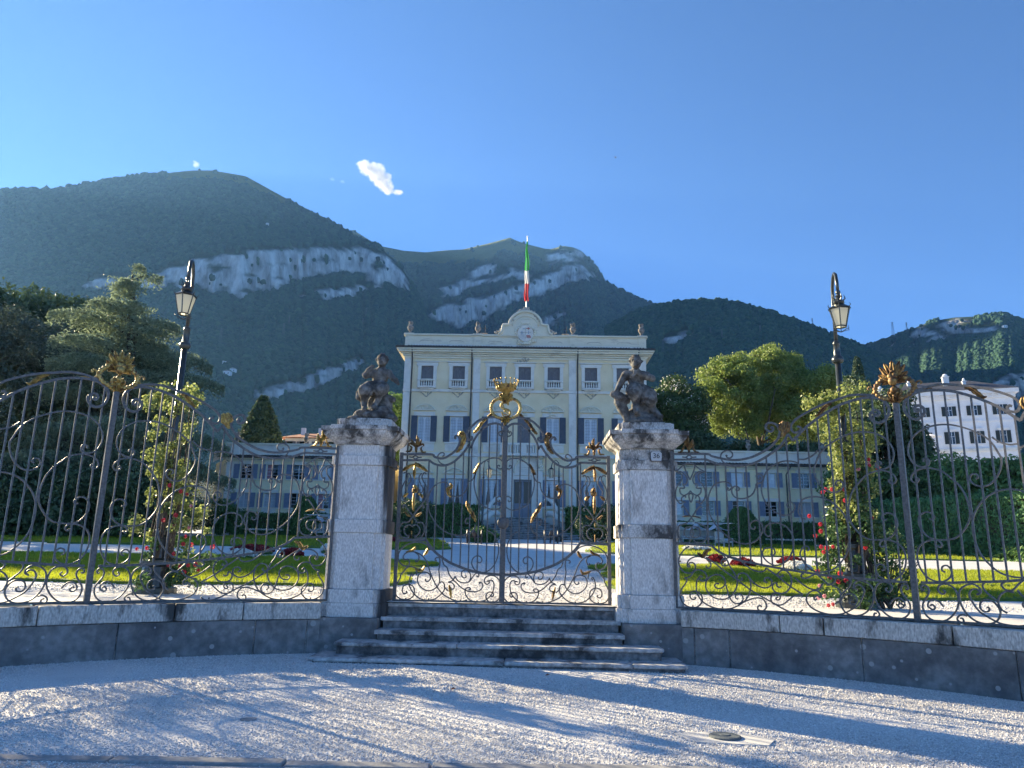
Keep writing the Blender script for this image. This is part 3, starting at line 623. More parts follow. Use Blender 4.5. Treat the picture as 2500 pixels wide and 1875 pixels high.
g_gold = [('G0', [(110,1035),(60,1000),(85,1010)], .05), ('G0', [(120,1065),(200,1140),(255,1225),(300,1275),(325,1280)], .055), ('G0', [(480,1265),(455,1350),(470,1430),(510,1530),(560,1590)], .085), ('G0', [(460,1275),(500,1290),(520,1320),(480,1370)], .06),
 ('G1', [(315,400),(340,450),(365,500),(385,512)], .05), ('G1', [(615,625),(605,660),(640,690),(625,750),(600,765)], .06), ('G2', [(385,-40),(350,30),(310,90),(290,140)], .065), ('G2', [(360,10),(375,-10),(385,-50)], .05),
 ('G1', [(865,510),(920,470),(1000,430),(1000,430)], .06), ('G1', [(1135,512),(1080,470),(1000,430)], .06), ('G1', [(1000,440),(1005,520),(1005,590)], .05), ('G1', [(1000,655),(985,700),(1000,720),(1010,690)], .09),
 ('G1', [(1000,740),(1000,830),(1000,930)], .05), ('G1', [(905,790),(920,765),(955,745)], .05), ('G1', [(1110,790),(1090,765),(1060,745)], .05), ('G2', [(800,70),(830,95),(860,110)], .035), ('G2', [(955,70),(930,95),(905,110)], .035),
 ('G2', [(885,140),(885,180)], .03), ('G2', [(885,250),(885,315)], .06), ('G2', [(840,395),(870,425),(935,445)], .04), ('G2', [(725,400),(740,440),(765,470)], .05), ('G2', [(750,570),(775,610),(820,600),(860,580)], .045), ('G2', [(515,735),(500,790),(490,860)], .045)]
g_bars = [132, 215, 308, 400, 486, 577, 670, 762]
def ball_stud(mp, x, z, r=.014): 
    c = mp(x, z, -.0); return MB().ball(c, r, 8, 5)
for sgn in (1, -1):
    mpG = (lambda s_: (lambda x, z, d: (x*s_, YG+d, z)))(sgn)
    g = empty('gate_leaf'); tag(g, 'wrought iron gate leaf with gilt leaves, '+('hung on the right pillar' if sgn > 0 else 'the left one, carrying centre post and crown'), 'gate', 'gate leaves')
    def put(nm, mb, m_='iron'):
        if sgn < 0: mb.f = [tuple(reversed(f)) for f in mb.f]
        return mb.build(nm, m_, g)
    inner = cr(G_inner, 5); lowr = cr(G_low, 5); botr = cr(G_bot, 5)
    for P, wd in ((cr(G_outer, 5), .036), (inner, .036), (G_zig, .03), (lowr, .036), (G_panel_top, .036), (cr(G_up, 5), .036), (botr, .042), (G_panel_bot, .05)): put('rail', sweep2(P, wd, .028, mpG))
    xe = toG('G1', [(1150,600)])[0][0]
    zb = .785
    put('rail', sweep2([(.03, zb), (xe, zb)], .035, .03, mpG)); put('rail', sweep2([(.03, zb+.075), (.05, zb+.075)], .02, .02, mpG))
    put('hinge_stile', sweep2([(xe, zb-.02), (xe, G_up[-1][1]+.03)], .055, .045, mpG))
    xp = toG('G1', [(853,600)])[0][0]; put('panel_stile', sweep2([(xp, G_panel_bot[0][1]), (xp, G_low[-1][1])], .026, .022, mpG))
    for bx in g_bars:
        x = toG('G1', [(bx, 500)])[0][0]; zt = zat(inner if x < G_inner[-1][0] else lowr, x); zl = zat(botr, x)
        put('bar', sweep2([(x, zl), (x, zt)], .021, .021, mpG))
    for c, P in g_scr: put('scroll', sweep2(cr(toG(c, P), 5), .020, .024, mpG))
    for c, P, wd in g_gold: put('gilt_leaf', leaf2(toG(c, P), wd*1.15, mpG), 'gilt' if sgn < 0 else 'gilt_worn')
    for gx, gy in [(100,872),(248,872),(400,872),(702,876),(915,880),(1000,485),(990,250)]:
        x, z = toG('G2', [(gx, gy)])[0]; put('stud', ball_stud(mpG, x, z))
    # small gilt finial group over the side panel
    for P, wd in ((toG('G1', [(890,300),(925,305),(945,270),(930,240)]), .03), (toG('G1', [(1105,300),(1065,300),(1045,260),(1070,240)]), .03), (toG('G1', [(995,315),(998,250),(995,190)]), .045), (toG('G1', [(995,260),(960,210),(945,170)]), .04), (toG('G1', [(995,260),(1030,210),(1055,170)]), .04), (toG('G1', [(995,230),(985,180),(995,130)]), .05), (toG('G1', [(985,250),(930,220),(915,245)]), .03), (toG('G1', [(1005,250),(1060,215),(1080,245)]), .03), (toG('G1', [(890,308),(1110,308)]), .02)):
        put('gilt_finial', leaf2(P, wd*1.2, mpG, .02), 'gilt_worn')
    if sgn < 0:
        MB().box(-.045, .045, YG-.05, YG+.03, .74, 3.70).build('centre_post', 'iron', g, bevel=.006)
        MB().box(-.062, .062, YG-.065, YG+.045, 3.60, 3.63).build('post_collar', 'iron', g)
        mb = MB().ball((0, YG-.05, toG('G2', [(20,140)])[0][1]), (.1, .035, .1), 18, 8); mb.build('lock_boss', 'iron', g, smooth=True)
        # ---- gilt crest: heart-shaped ring with the letter S, shell, crown
        crx = 0.0
        def C3(P): return [((p[0]-658)/1000*.1327*12.55/1.808*1.0, toG('G3', [(672, p[1])])[0][1]) for p in P]
        k_ = .13265*12.55/1808*1.02
        def CX(P): return [((p[0]-672)*k_, toG('G3', [(672, p[1])])[0][1]) for p in P]
        mpC = lambda x, z, d: (x, YG+d, z)
        def ring(P, r, nm): 
            Q = cr(CX(P), 6); mb = MB().tube([(q[0], YG, q[1]) for q in Q], [r*(1+.18*math.sin(i*1.9)) for i in range(len(Q))], 8); mb.build(nm, 'gilt', g, smooth=True)
        for s_ in (1, -1):
            f_ = lambda P: [(672+s_*(x-672), y) for x, y in P]
            ring(f_([(745,600),(725,585),(730,560),(770,552),(830,562),(890,600),(930,660),(942,730),(925,800),(880,860),(810,900),(720,912),(672,905)]), .026, 'crest_ring')
            for P, wd in (([(680,640),(710,560),(760,500),(800,500)], .10), ([(672,620),(690,540),(720,460),(740,440)], .10), ([(700,560),(760,560),(790,530)], .07), ([(672,900),(720,930),(775,930)], .07), ([(672,930),(720,965),(745,960)], .06), ([(930,640),(955,620)], .03)):
                leaf2(CX(f_(P)), wd*1.1, mpC, .045).build('crest_leaf', 'gilt', g)
        for P, wd in (([(672,630),(672,540),(672,430)], .09), ([(672,890),(668,980),(665,1065)], .075)): leaf2(CX(P), wd, mpC, .05).build('crest_leaf', 'gilt', g)
        ring([(700,665),(715,650),(690,628),(640,625),(595,650),(585,690),(610,725),(660,745),(720,760),(755,800),(745,850),(700,880),(650,890)], .019, 'letter_s')
        ring([(660,720),(640,735),(620,720),(630,690),(600,650)], .012, 'letter_s'); ring([(650,890),(620,860),(600,800),(620,830),(690,850)], .012, 'letter_s'); ring([(700,775),(660,770),(650,790),(690,800),(720,830)], .012, 'letter_s')
        zc = toG('G3', [(672, 400)])[0][1]; cw = empty('crown', (0, YG, zc)); cw.parent = g
        hC = (toG('G3', [(672, 320)])[0][1]-zc)
        MB().lathe([(.135, -.01), (.15, .02), (.155, .03), (.175, hC), (.182, hC+.01), (.17, hC), (.15, .03), (.13, 0)], n=24).build('crown_band', 'gilt', cw, smooth=True)
        MB().lathe([(.02, -.09), (.05, -.07), (.06, -.04), (.10, -.015), (.13, .0), (.05, .0)], n=16).build('crown_foot', 'gilt', cw, smooth=True)
        for k in range(16):
            a = 2*math.pi*k/16; d_ = Vector((math.cos(a), math.sin(a), 0)); MB().tube([d_*.178+Vector((0, 0, hC-.01)), d_*.20+Vector((0, 0, hC+.05)), d_*.215+Vector((0, 0, hC+.085))], [.012, .006, .005], 5).ball(tuple(d_*.217+Vector((0, 0, hC+.10))), .016, 8, 5).build('crown_spike', 'gilt', cw)
        for k in range(12):
            a = 2*math.pi*(k+.5)/12; d_ = Vector((math.cos(a), math.sin(a), 0)); MB().ball(tuple(d_*.165+Vector((0, 0, hC*.5))), (.018, .018, .022), 6, 4).build('crown_jewel', 'gilt', cw)
# ---- the fence: one half-bay as traced on the right; mirrored about its post and to the other wing
F_outer = toR('R1', [(1560,690),(1530,645),(1450,605),(1350,580),(1200,572),(1050,590),(900,640),(750,690),(600,755),(480,820),(370,890),(300,960),(283,1020),(310,1075),(355,1085),(405,1060),(415,1025),(390,1005),(365,1015)])
F_inner = toR('R1', [(1440,830),(1425,838),(1435,858),(1462,850),(1475,820),(1450,785),(1405,785),(1360,825),(1355,880),(1400,935),(1470,955),(1540,925),(1590,860),(1605,780),(1590,720),(1540,660),(1460,625),(1360,610),(1240,622),(1100,655),(950,710),(800,790),(650,885),(500,1000),(400,1100),(310,1195)])
F_zig = toR('R1', [(310,1195),(245,1105)])
F_low = toR('R1', [(245,1105),(180,1210),(100,1300),(0,1375)])+toR('R5', [(1050,310),(950,360),(850,385),(750,392),(650,385),(550,370),(480,345),(415,320)])
F_up = toR('C3', [(690,972),(702,965),(708,978),(695,992),(672,985),(662,965),(672,945),(700,940),(730,955),(745,985),(742,1020),(720,1055),(690,1085)])+toR('R5', [(1052,232),(950,285),(850,315),(750,328),(650,322),(560,305),(480,285),(415,262),(45,262)])
F_ptop = toR('R5', [(415,320),(40,325)])
F_mid = toR('R5', [(480,1265),(560,1330),(680,1390),(800,1430),(950,1460),(1100,1490),(1250,1517),(1400,1542)])+toR('R2', [(590,1440),(800,1470),(1000,1490),(1250,1510),(1500,1535),(1850,1555)])
F_pbot = toR('R5', [(70,1238),(480,1265)])
f_scr = [('R5', [(668,282),(655,292),(640,275),(655,262),(690,275),(705,300)][:0] or [(655,285),(640,275),(650,300),(685,305),(710,280),(700,240),(650,225),(600,245),(580,290),(600,340),(640,370),(700,388)]),
 ('R1', [(590,1580),(610,1520),(630,1460),(660,1390),(720,1310),(850,1210),(1000,1130),(1120,1090),(1250,1075),(1400,1090),(1520,1140),(1600,1210),(1655,1300),(1670,1400),(1640,1500),(1580,1560),(1500,1580),(1440,1560),(1425,1510),(1450,1475),(1490,1480),(1500,1515)]),
 ('R2', [(585,20),(600,100),(640,190),(700,270),(780,330),(870,345),(950,310),(985,250),(960,195),(905,190),(885,230),(915,250)]),
 ('R5', [(1000,515),(1018,522),(1010,540),(985,530),(970,500),(1000,480),(1040,505),(1045,545),(1020,575),(968,590)]), ('R5', [(968,590),(960,640),(930,700),(870,740),(800,752),(740,735),(705,690),(705,640),(735,615),(775,625),(785,650),(760,665),(745,650)]),
 ('R5', [(1050,530),(1080,460),(1150,390),(1250,345),(1340,340),(1410,355),(1432,372)]), ('R5', [(1432,372),(1436,325),(1500,320),(1570,290),(1620,250),(1640,225)]),
 ('R5', [(1050,540),(1030,600),(1030,680),(1060,770),(1110,840),(1180,900),(1260,930),(1330,925),(1380,880),(1390,830),(1360,790),(1320,795),(1305,830),(1330,850),(1352,835)]),
 ('R5', [(668,642),(655,630),(650,648),(675,657),(700,630),(685,590),(640,568),(570,572),(510,600),(470,660),(445,740),(445,830),(465,930),(510,1010),(570,1090),(650,1160),(740,1220),(840,1245),(930,1230),(1000,1180),(1040,1100),(1030,1030),(985,990),(930,1000),(900,1040),(920,1080),(955,1075),(955,1050)]),
 ('R5', [(1140,1110),(1130,1150),(1090,1160),(1060,1120),(1070,1060),(1120,1025),(1190,1015),(1270,1040),(1330,1090),(1370,1160),(1380,1250),(1360,1340),(1310,1420),(1230,1475),(1150,1475),(1080,1430),(1040,1370),(1050,1310),(1100,1290),(1160,1300),(1175,1345),(1150,1375),(1125,1355)]),
 ('R2', [(480,705),(430,685),(385,620),(390,530),(430,450),(500,415),(600,402),(700,415),(800,455),(880,510),(960,590),(1020,680),(1060,790),(1075,900),(1070,1030),(1040,1160),(980,1260),(900,1350),(820,1395),(700,1420),(600,1410),(500,1340),(430,1240),(405,1170),(440,1090),(500,1070),(530,1110),(505,1135)]),
 ('R2', [(1625,165),(1600,190),(1640,225),(1690,210),(1700,160),(1660,100),(1580,60),(1480,50),(1390,70),(1300,110),(1210,200),(1130,300),(1085,400),(1065,500),(1060,620),(1080,720),(1130,810),(1220,910),(1320,970),(1450,985),(1570,975),(1650,930),(1700,850),(1720,760),(1690,670),(1620,625),(1550,630),(1505,680),(1530,720),(1570,710)]),
 ('R2', [(1540,1060),(1510,1080),(1480,1050),(1500,1005),(1570,985),(1680,1010),(1770,1070),(1820,1160),(1835,1280),(1810,1390),(1750,1480),(1650,1525),(1540,1515),(1450,1450),(1430,1370),(1470,1315),(1530,1330),(1545,1380),(1510,1400)]),
 ('R3', [(180,205),(160,215),(150,185),(165,150),(200,125),(250,115),(300,122),(350,145),(380,190),(365,225),(335,220),(335,200)]), ('R3', [(178,205),(165,190),(180,172),(215,180),(230,215),(215,255),(170,275),(115,260),(80,215),(68,160),(85,95),(130,40),(170,15)]),
 ('R3', [(215,260),(190,295),(160,315),(125,318)]), ('R3', [(125,318),(147,345),(120,395),(95,430),(82,490),(100,550),(140,590),(195,608),(250,600),(290,560),(295,510),(270,470),(230,450),(190,460),(178,500),(200,530),(230,520),(222,502)]),
 ('R3', [(215,255),(260,242),(310,260),(340,305),(325,345),(290,350),(265,325),(280,300),(298,318)]), ('R3', [(270,310),(245,350),(238,420),(255,490),(300,550),(360,590),(430,615),(500,622),(580,615),(660,580),(720,530),(760,450),(765,380),(745,310),(700,275),(650,285),(632,325),(655,345),(685,335),(672,315)]),
 ('R3', [(460,380),(435,375),(415,395),(440,422),(490,415),(520,370),(500,315),(450,290),(400,295),(350,330),(328,390),(345,450),(390,500),(450,525),(520,525),(580,490),(625,420),(635,350),(610,280),(570,220),(540,160),(500,100),(440,50)]),
 ('R3', [(522,180),(510,192),(535,205),(550,180),(530,140),(500,135),(480,165),(490,200),(520,207)]), ('R3', [(500,150),(550,125),(610,125),(660,150),(720,200),(790,245),(860,262),(900,250),(915,225)]), ('R3', [(915,225),(1020,300),(1130,390),(1270,480)]),
 ('R3', [(330,120),(420,180),(520,260),(620,330),(740,420),(850,490),(960,550),(1060,610),(1150,650),(1230,655),(1270,630)]), ('R3', [(525,390),(540,450),(560,510),(600,560),(650,570),(685,545),(690,510),(665,475),(630,480),(618,510),(640,530)]),
 ('R3', [(650,580),(720,545),(800,518),(870,520),(910,560),(915,610),(880,640),(840,630),(835,600),(860,590),(872,605)]), ('R3', [(745,310),(790,365),(850,405),(910,418),(960,395),(970,350),(940,320),(905,325),(898,355),(925,365)]),
 ('R3', [(1060,400),(1045,412),(1020,400),(1015,372),(990,375),(975,410),(1000,455),(1060,472),(1120,450),(1155,390),(1160,330),(1140,280),(1100,250),(1060,250),(1030,280),(1040,305),(1075,305),(1070,287)]), ('R3', [(1030,505),(1010,520),(1030,535),(1052,515),(1040,480),(1000,470),(968,490),(962,535),(985,570),(1040,585),(1090,570),(1140,530),(1190,495),(1270,490)]),
 ('R4', [(205,490),(188,505),(178,480),(205,462),(238,480),(240,450),(200,420),(150,425),(115,460),(110,510),(140,560),(200,600),(290,630),(380,635),(450,625),(520,590),(580,550),(620,480),(635,420),(610,375),(570,365),(545,390),(570,405)]),
 ('R4', [(515,505),(500,515),(510,540),(550,545),(570,510),(550,465),(500,445),(450,465),(420,520),(430,570),(470,620),(540,645),(620,635),(680,590),(715,520),(720,440),(700,380),(650,340),(590,325),(545,350),(540,390),(575,412)]),
 ('R4', [(290,370),(340,365),(390,395),(420,450),(410,510),(370,540)]), ('R4', [(0,300),(60,350),(120,390),(180,410),(230,395),(260,350)]), ('R4', [(85,270),(70,262),(60,285),(80,305),(120,300),(160,280),(200,270),(250,310),(300,355),(350,350),(370,315),(345,295)]), ('R4', [(420,460),(460,420),(500,380),(515,340),(500,310),(470,300)]),
 ('R4', [(1010,402),(1030,408),(1035,385),(1010,362),(975,380),(975,430),(1010,480),(1050,540),(1050,610),(1010,660),(940,675),(860,650),(790,590),(745,520),(730,440),(750,370),(800,340),(860,350),(890,395),(860,430),(830,410),(845,390)]),
 ('R4', [(985,545),(965,530),(945,555),(970,575),(1005,550),(990,510),(950,485),(900,500),(870,540)]), ('R4', [(690,600),(720,590),(760,610),(775,640),(750,660),(725,650),(730,625),(750,625)]),
 ('R5', [(85,445),(110,440),(170,385),(230,362),(290,380),(340,420),(405,455)]), ('R5', [(185,470),(215,480),(245,545),(275,480),(240,365)][:0] or [(180,390),(200,450),(245,545)]), ('R5', [(300,390),(285,450),(245,545)]),
 ('R5', [(100,470),(140,455),(190,490),(215,540),(200,590),(170,590)]), ('R5', [(390,465),(345,455),(295,490),(275,540),(290,585),(325,590)]), ('R5', [(120,470),(155,490),(150,550),(115,600),(90,660),(90,740),(130,800),(160,800)]), ('R5', [(370,470),(335,490),(345,550),(390,610),(415,680),(405,750),(370,800),(340,800)]),
 ('R5', [(175,600),(185,630),(165,640),(135,640),(140,690),(180,715),(230,690),(250,665)]), ('R5', [(330,600),(315,630),(335,640),(365,640),(360,690),(320,715),(270,690),(250,665)]), ('R5', [(250,690),(232,720),(255,790),(278,720),(252,690)]),
 ('R5', [(200,740),(190,720),(155,740),(155,780),(195,790)]), ('R5', [(305,750),(320,715),(350,745),(345,785),(310,790)]), ('R5', [(150,850),(170,830),(200,870),(240,930),(290,1000)]), ('R5', [(375,850),(355,835),(320,870),(280,930),(230,1000)]),
 ('R5', [(220,1010),(190,1025),(130,1045),(112,1100),(120,1170),(160,1225),(230,1230),(255,1190)]), ('R5', [(300,1010),(340,1025),(400,1050),(432,1100),(430,1170),(390,1225),(310,1230),(280,1190)]), ('R5', [(260,1060),(210,1065),(180,1110),(195,1160),(250,1180)]), ('R5', [(265,1060),(330,1065),(358,1110),(340,1160),(280,1180)]), ('R5', [(265,1060),(248,1130),(265,1170),(285,1130),(265,1060)]),
 ('R5', [(160,295),(200,297),(235,275),(270,297),(315,295)]), ('R5', [(200,297),(235,318),(270,297)])]
f_gold = [('R1', [(640,870),(690,800),(760,720),(830,690)], .06, 'leaf'), ('R1', [(660,810),(640,850),(600,850)], .03, 'leaf'),
 ('R1', [(185,930),(175,1000),(190,1060),(150,1150)], .12, 'mask'), ('R1', [(230,940),(240,1020),(190,1100)], .10, 'mask'), ('R1', [(150,950),(140,1030),(165,1080)], .08, 'mask'),
 ('R3', [(250,80),(300,110),(340,60),(385,45)], .06, 'leaf'), ('R5', [(120,235),(140,245),(170,200),(180,160)], .03, 'finial'), ('R5', [(340,240),(310,240),(280,200),(290,165)], .03, 'finial'), ('R5', [(235,245),(230,180),(225,120)], .05, 'finial'), ('R5', [(235,200),(200,150),(185,110)], .05, 'finial'), ('R5', [(235,200),(265,150),(270,100)], .05, 'finial'), ('R5', [(225,150),(215,100),(225,70)], .05, 'finial'), ('R5', [(110,245),(350,245)], .025, 'finial'),
 ('R5', [(160,950),(210,940),(250,945)], .02, 'leaf'), ('R5', [(270,945),(320,950),(370,970)], .02, 'leaf'), ('R5', [(720,1425),(735,1430)], .03, 'leaf')]
f_bars_R5 = [520, 622, 727, 832, 938, 1043, 1148, 1250, 1355, 1465]; f_bars_R1 = [545, 670, 800, 940, 1070, 1195, 1330, 1480]
barS = [toR('R5', [(x, 700)])[0][0]+0 for x in []]
SP = toR('R5', [(60,700)])[0][0]       # stile at the pillar
S_panel = toR('R5', [(425,700)])[0][0]
# bars are evenly spaced between the post and the panel stile
nb = 17; barS = [S_panel*(k+1)/(nb+1) for k in range(nb)]
crest_gold = []
for wing in (1, -1):
    f = empty('iron_fence'); tag(f, 'arched wrought iron fence with gilt shell crest, '+('right' if wing > 0 else 'left')+' of the gate', 'fence', 'fence wings')
    for half in (1, -1):
        def mpF(s_, z, d, wing=wing, half=half):
            a_ = wing*(THP-half*s_/RF); r = RF+d; return (r*math.sin(a_), YC+r*math.cos(a_), z)
        flip = (wing*half) > 0
        def put(nm, mb, m_='iron'):
            if flip: mb.f = [tuple(reversed(q)) for q in mb.f]
            return mb.build(nm, m_, f)
        inner = cr(F_inner, 5); low = cr(F_low, 5); mid = cr(F_mid, 5)
        arch = [p for p in cr(F_inner[14:], 5)]
        for P, wd in ((cr(F_outer, 5), .032), (inner, .036), (F_zig, .03), (low, .034), (cr(F_up, 5), .034), (F_ptop, .03), (mid, .034), (F_pbot, .036)): put('rail', sweep2(P, wd, .028, mpF))
        put('rail', sweep2([(s_, .793) for s_ in np.linspace(0, SP, 14)], .032, .03, mpF))
        put('stile', sweep2([(SP, .78), (SP, F_up[-1][1]+.05)], .05, .045, mpF)); put('panel_stile', sweep2([(S_panel, F_pbot[-1][1]), (S_panel, F_up[-2][1])], .024, .022, mpF))
        for s_ in barS:
            zt = zat(arch, s_) if s_ < F_inner[-1][0] else (zat(low, s_)); zl = zat(mid, s_)
            put('bar', sweep2([(s_, zl), (s_, zt)], .022, .022, mpF))
        for c, P in f_scr: put('scroll', sweep2(cr(toR(c, P), 5), .0205, .024, mpF))
        for c, P, wd, nm in f_gold: put('gilt_'+nm, leaf2(toR(c, P), wd*1.2, mpF, .03), 'gilt_worn' if wing > 0 else 'gilt')
        for gx, gy in [(205,595),(492,607),(1190,637),(98,487),(82,160)]:
            s_, z = toR('R3', [(gx, gy)])[0]; put('stud', ball_stud(mpF, s_, z))
    # post and its shell crest
    a_ = wing*THP; pc = Vector((RF*math.sin(a_), YC+RF*math.cos(a_), 0)); 
    o = MB().box(-.038, .038, -.04, .04, .765, 3.76).build('post', 'iron', f, bevel=.006, loc=pc, rz=-a_)
    kz = 1/CROPS['R1'][2]; 
    ztop = toR('R1', [(1640, 690)])[0][1]; sc_ = .18083/1808*10.6
    def CRS(P, s_=1): return [(s_*(x-1595)*sc_*1.02, ztop+(690-y)*sc_*1.03) for x, y in P]
    def mpK(x, z, d, a_=a_, pc=pc): return (pc.x+x*math.cos(a_)+d*math.sin(a_), pc.y-x*math.sin(a_)+d*math.cos(a_), z)
    cst = empty('shell_crest'); cst.parent = f
    gm = 'gilt' if wing < 0 else 'gilt_worn'
    def gring(P, r, s_):
        Q = cr(CRS(P, s_), 6); MB().tube([mpK(q[0], q[1], 0) for q in Q], [r*(1+.2*math.sin(i*1.7)) for i in range(len(Q))], 7).build('crest_scroll', gm, cst, smooth=True)
    for s_ in (1, -1):
        gring([(1560,380),(1530,350),(1480,350),(1420,385),(1370,440),(1360,510),(1400,580),(1470,620),(1540,630),(1580,600)], .034, s_)
        gring([(1340,470),(1330,520),(1290,550),(1220,550),(1150,560)], .013, s_); gring([(1335,490),(1320,445),(1285,435),(1265,460),(1285,475)], .013, s_)
        for P, wd in (([(1590,420),(1540,330),(1440,190)], .085), ([(1590,400),(1560,280),(1500,140)], .09), ([(1590,420),(1500,350),(1415,290)], .08), ([(1570,640),(1540,560),(1540,500)], .075), ([(1590,690),(1550,660),(1510,640)], .06), ([(1560,420),(1500,400),(1450,430)], .06)):
            leaf2(CRS(P, s_), wd*1.25, mpK, .05).build('crest_leaf', gm, cst)
    for P, wd in (([(1595,440),(1595,300),(1595,120)], .12), ([(1595,640),(1595,540),(1595,450)], .11), ([(1600,560),(1600,640),(1600,710)], .09)): leaf2(CRS(P), wd*1.2, mpK, .06).build('crest_leaf', gm, cst)
    for (x, y, r) in [(1595,400,.07),(1570,340,.05),(1620,340,.05),(1595,520,.05),(1595,330,.03),(1595,270,.022),(1560,560,.024),(1630,560,.024),(1595,600,.026)]:
        q = CRS([(x, y)])[0]; MB().ball(mpK(q[0], q[1], -.04), r, 8, 6).build('crest_boss', gm, cst, smooth=True)
# ================================================================ the villa
mat('plaster', (.78,.66,.44), (.84,.73,.52), 1.3, .9, .15, 40, bdist=.01, stain=(.68,.57,.39), sscale=.45, slo=.5, shi=.8)
mat('villa_stone', (.70,.69,.63), (.77,.75,.69), 2.2, .85, .15, 40, bdist=.01, stain=(.42,.41,.38), sscale=.8, slo=.54, shi=.8)
mat('cornice_stone', (.70,.67,.54), (.77,.74,.61), 2, .85, .1, 30, bdist=.01, stain=(.33,.31,.27), sscale=1.1, slo=.55, shi=.8, stretch=(.5, .5, 2))
mat('carved_stone', (.30,.27,.22), (.58,.56,.50), 6, .9, .5, 25, bdist=.03)
mat('urn_stone', (.16,.14,.12), (.38,.35,.31), 5, .9, .5, 25, bdist=.03)
mat('shutter_dark', (.075,.095,.13), (.10,.12,.155), 5, .6, .1, 30)
mat('shutter_grey', (.16,.16,.175), (.22,.215,.225), 5, .65, .1, 30)
mat('shutter_blue', (.17,.22,.30), (.23,.28,.37), 4, .6, .1, 30)
mat('sash', (.62,.66,.70), rough=.5)
mat('curtain_sky_glass', (.46,.52,.58), (.62,.67,.72), 1.5, .12, spec=.8)  # pale blue stands for curtains and for sky reflected in the panes
mat('dark_glass', (.012,.016,.022), rough=.06, spec=.9)
mat('drape', (.10,.09,.08), (.16,.14,.12), 3, .9)
mat('pink_drape', (.40,.20,.24), rough=.9)
mat('pipe', (.05,.045,.045), rough=.5)
mat('roof_tile', (.06,.045,.04), (.11,.08,.06), 3, .9, .3, 12, bdist=.03)
mat('red_tile', (.28,.10,.06), (.42,.17,.10), 3, .9, .4, 12, bdist=.03)
mat('door_wood', (.17,.20,.25), (.22,.25,.31), 3, .55)
mat('red_paint', (.45,.07,.05), rough=.7); mat('blue_paint', (.30,.42,.55), rough=.7)
mat('stair_stone', (.26,.25,.24), (.48,.47,.45), 7, .9, .4, 30, bdist=.01, stain=(.12,.12,.12), sscale=3, slo=.48, shi=.65)
YV = 62.0; ZG = gz(57)
vl = empty('villa', (0, 0, 0)); tag(vl, 'grand cream and white three storey villa with coat of arms pediment', 'villa')
def vb(nm, m_, x0, x1, dy0, dy1, z0, z1, parent=vl, **k): return MB().box(x0, x1, YV+dy0, YV+dy1, z0, z1).build(nm, m_, parent, **k)
UP, MID, LOW = [-8.42, -5.70, -2.5, 0, 2.5, 5.70, 8.42], [-8.5, -5.74, -2.5, 0, 2.45, 5.66, 8.5], [-8.5, -5.74, -2.6, 2.45, 5.6, 8.5]
# front wall with real openings
def wall_with_holes(x0, x1, z0, z1, holes, y, th):
    xs_ = sorted({x0, x1, *[h[0] for h in holes], *[h[1] for h in holes]}); zs_ = sorted({z0, z1, *[h[2] for h in holes], *[h[3] for h in holes]}); mb = MB(); vid = {}
    def v(i, j, k):
        if (i, j, k) not in vid: vid[i, j, k] = len(mb.v); mb.v.append((xs_[i], y+k*th, zs_[j]))
        return vid[i, j, k]
    def solid(i, j):
        if not (0 <= i < len(xs_)-1 and 0 <= j < len(zs_)-1): return False
        cx_, cz_ = (xs_[i]+xs_[i+1])/2, (zs_[j]+zs_[j+1])/2
        return not any(h[0] < cx_ < h[1] and h[2] < cz_ < h[3] for h in holes)
    for i in range(len(xs_)-1):
        for j in range(len(zs_)-1):
            if not solid(i, j): continue
            mb.f.append((v(i,j,0), v(i+1,j,0), v(i+1,j+1,0), v(i,j+1,0))); mb.f.append((v(i,j,1), v(i,j+1,1), v(i+1,j+1,1), v(i+1,j,1)))
            if not solid(i-1, j): mb.f.append((v(i,j,0), v(i,j+1,0), v(i,j+1,1), v(i,j,1)))
            if not solid(i+1, j): mb.f.append((v(i+1,j,0), v(i+1,j,1), v(i+1,j+1,1), v(i+1,j+1,0)))
            if not solid(i, j-1): mb.f.append((v(i,j,0), v(i,j,1), v(i+1,j,1), v(i+1,j,0)))
            if not solid(i, j+1): mb.f.append((v(i,j+1,0), v(i+1,j+1,0), v(i+1,j+1,1), v(i,j+1,1)))
    return mb
holes = [(x-.53, x+.53, 15.55, 17.6) for x in UP]+[(x-.55, x+.55, 10.95, 13.15) for x in MID]+[(x-.55, x+.55, 5.65, 7.85) for x in LOW]+[(-.78, .72, 4.7, 7.85)]
wall_with_holes(-10.38, 10.38, ZG-.5, 19.0, holes, YV, .45).build('front_wall', 'plaster', vl)
vb('side_wall', 'plaster', -10.38, -10.0, .451, 14, ZG-.5, 19.0); vb('side_wall', 'plaster', 10.0, 10.38, .451, 14, ZG-.5, 19.0); vb('rear_wall', 'plaster', -9.99, 9.99, 13.6, 14, ZG-.5, 19.0)
vb('ceiling', 'plaster', -9.99, 9.99, .46, 13.59, 18.6, 18.9)
for x0, x1 in ((-10.43, -9.86), (-4.43, -3.85), (3.8, 4.42), (9.86, 10.43)):
    for z0, z1 in ((ZG+1.9, 9.70), (10.02, 15.24), (15.50, 18.2)): vb('pilaster', 'villa_stone', x0, x1, -.09, -.002, z0, z1)
    vb('pilaster_capital', 'cornice_stone', x0-.04, x1+.04, -.13, -.002, 18.21, 18.60)
vb('plinth', 'villa_stone', -10.47, 10.47, -.14, -.003, ZG-.3, ZG+1.88)
vb('belt_course', 'villa_stone', -10.45, 10.45, -.13, -.003, 15.26, 15.48); vb('belt_course', 'villa_stone', -10.45, 10.45, -.14, -.003, 9.72, 10.0)
vb('string_moulding', 'cornice_stone', -10.40, 10.40, -.05, -.004, 17.92, 17.98)
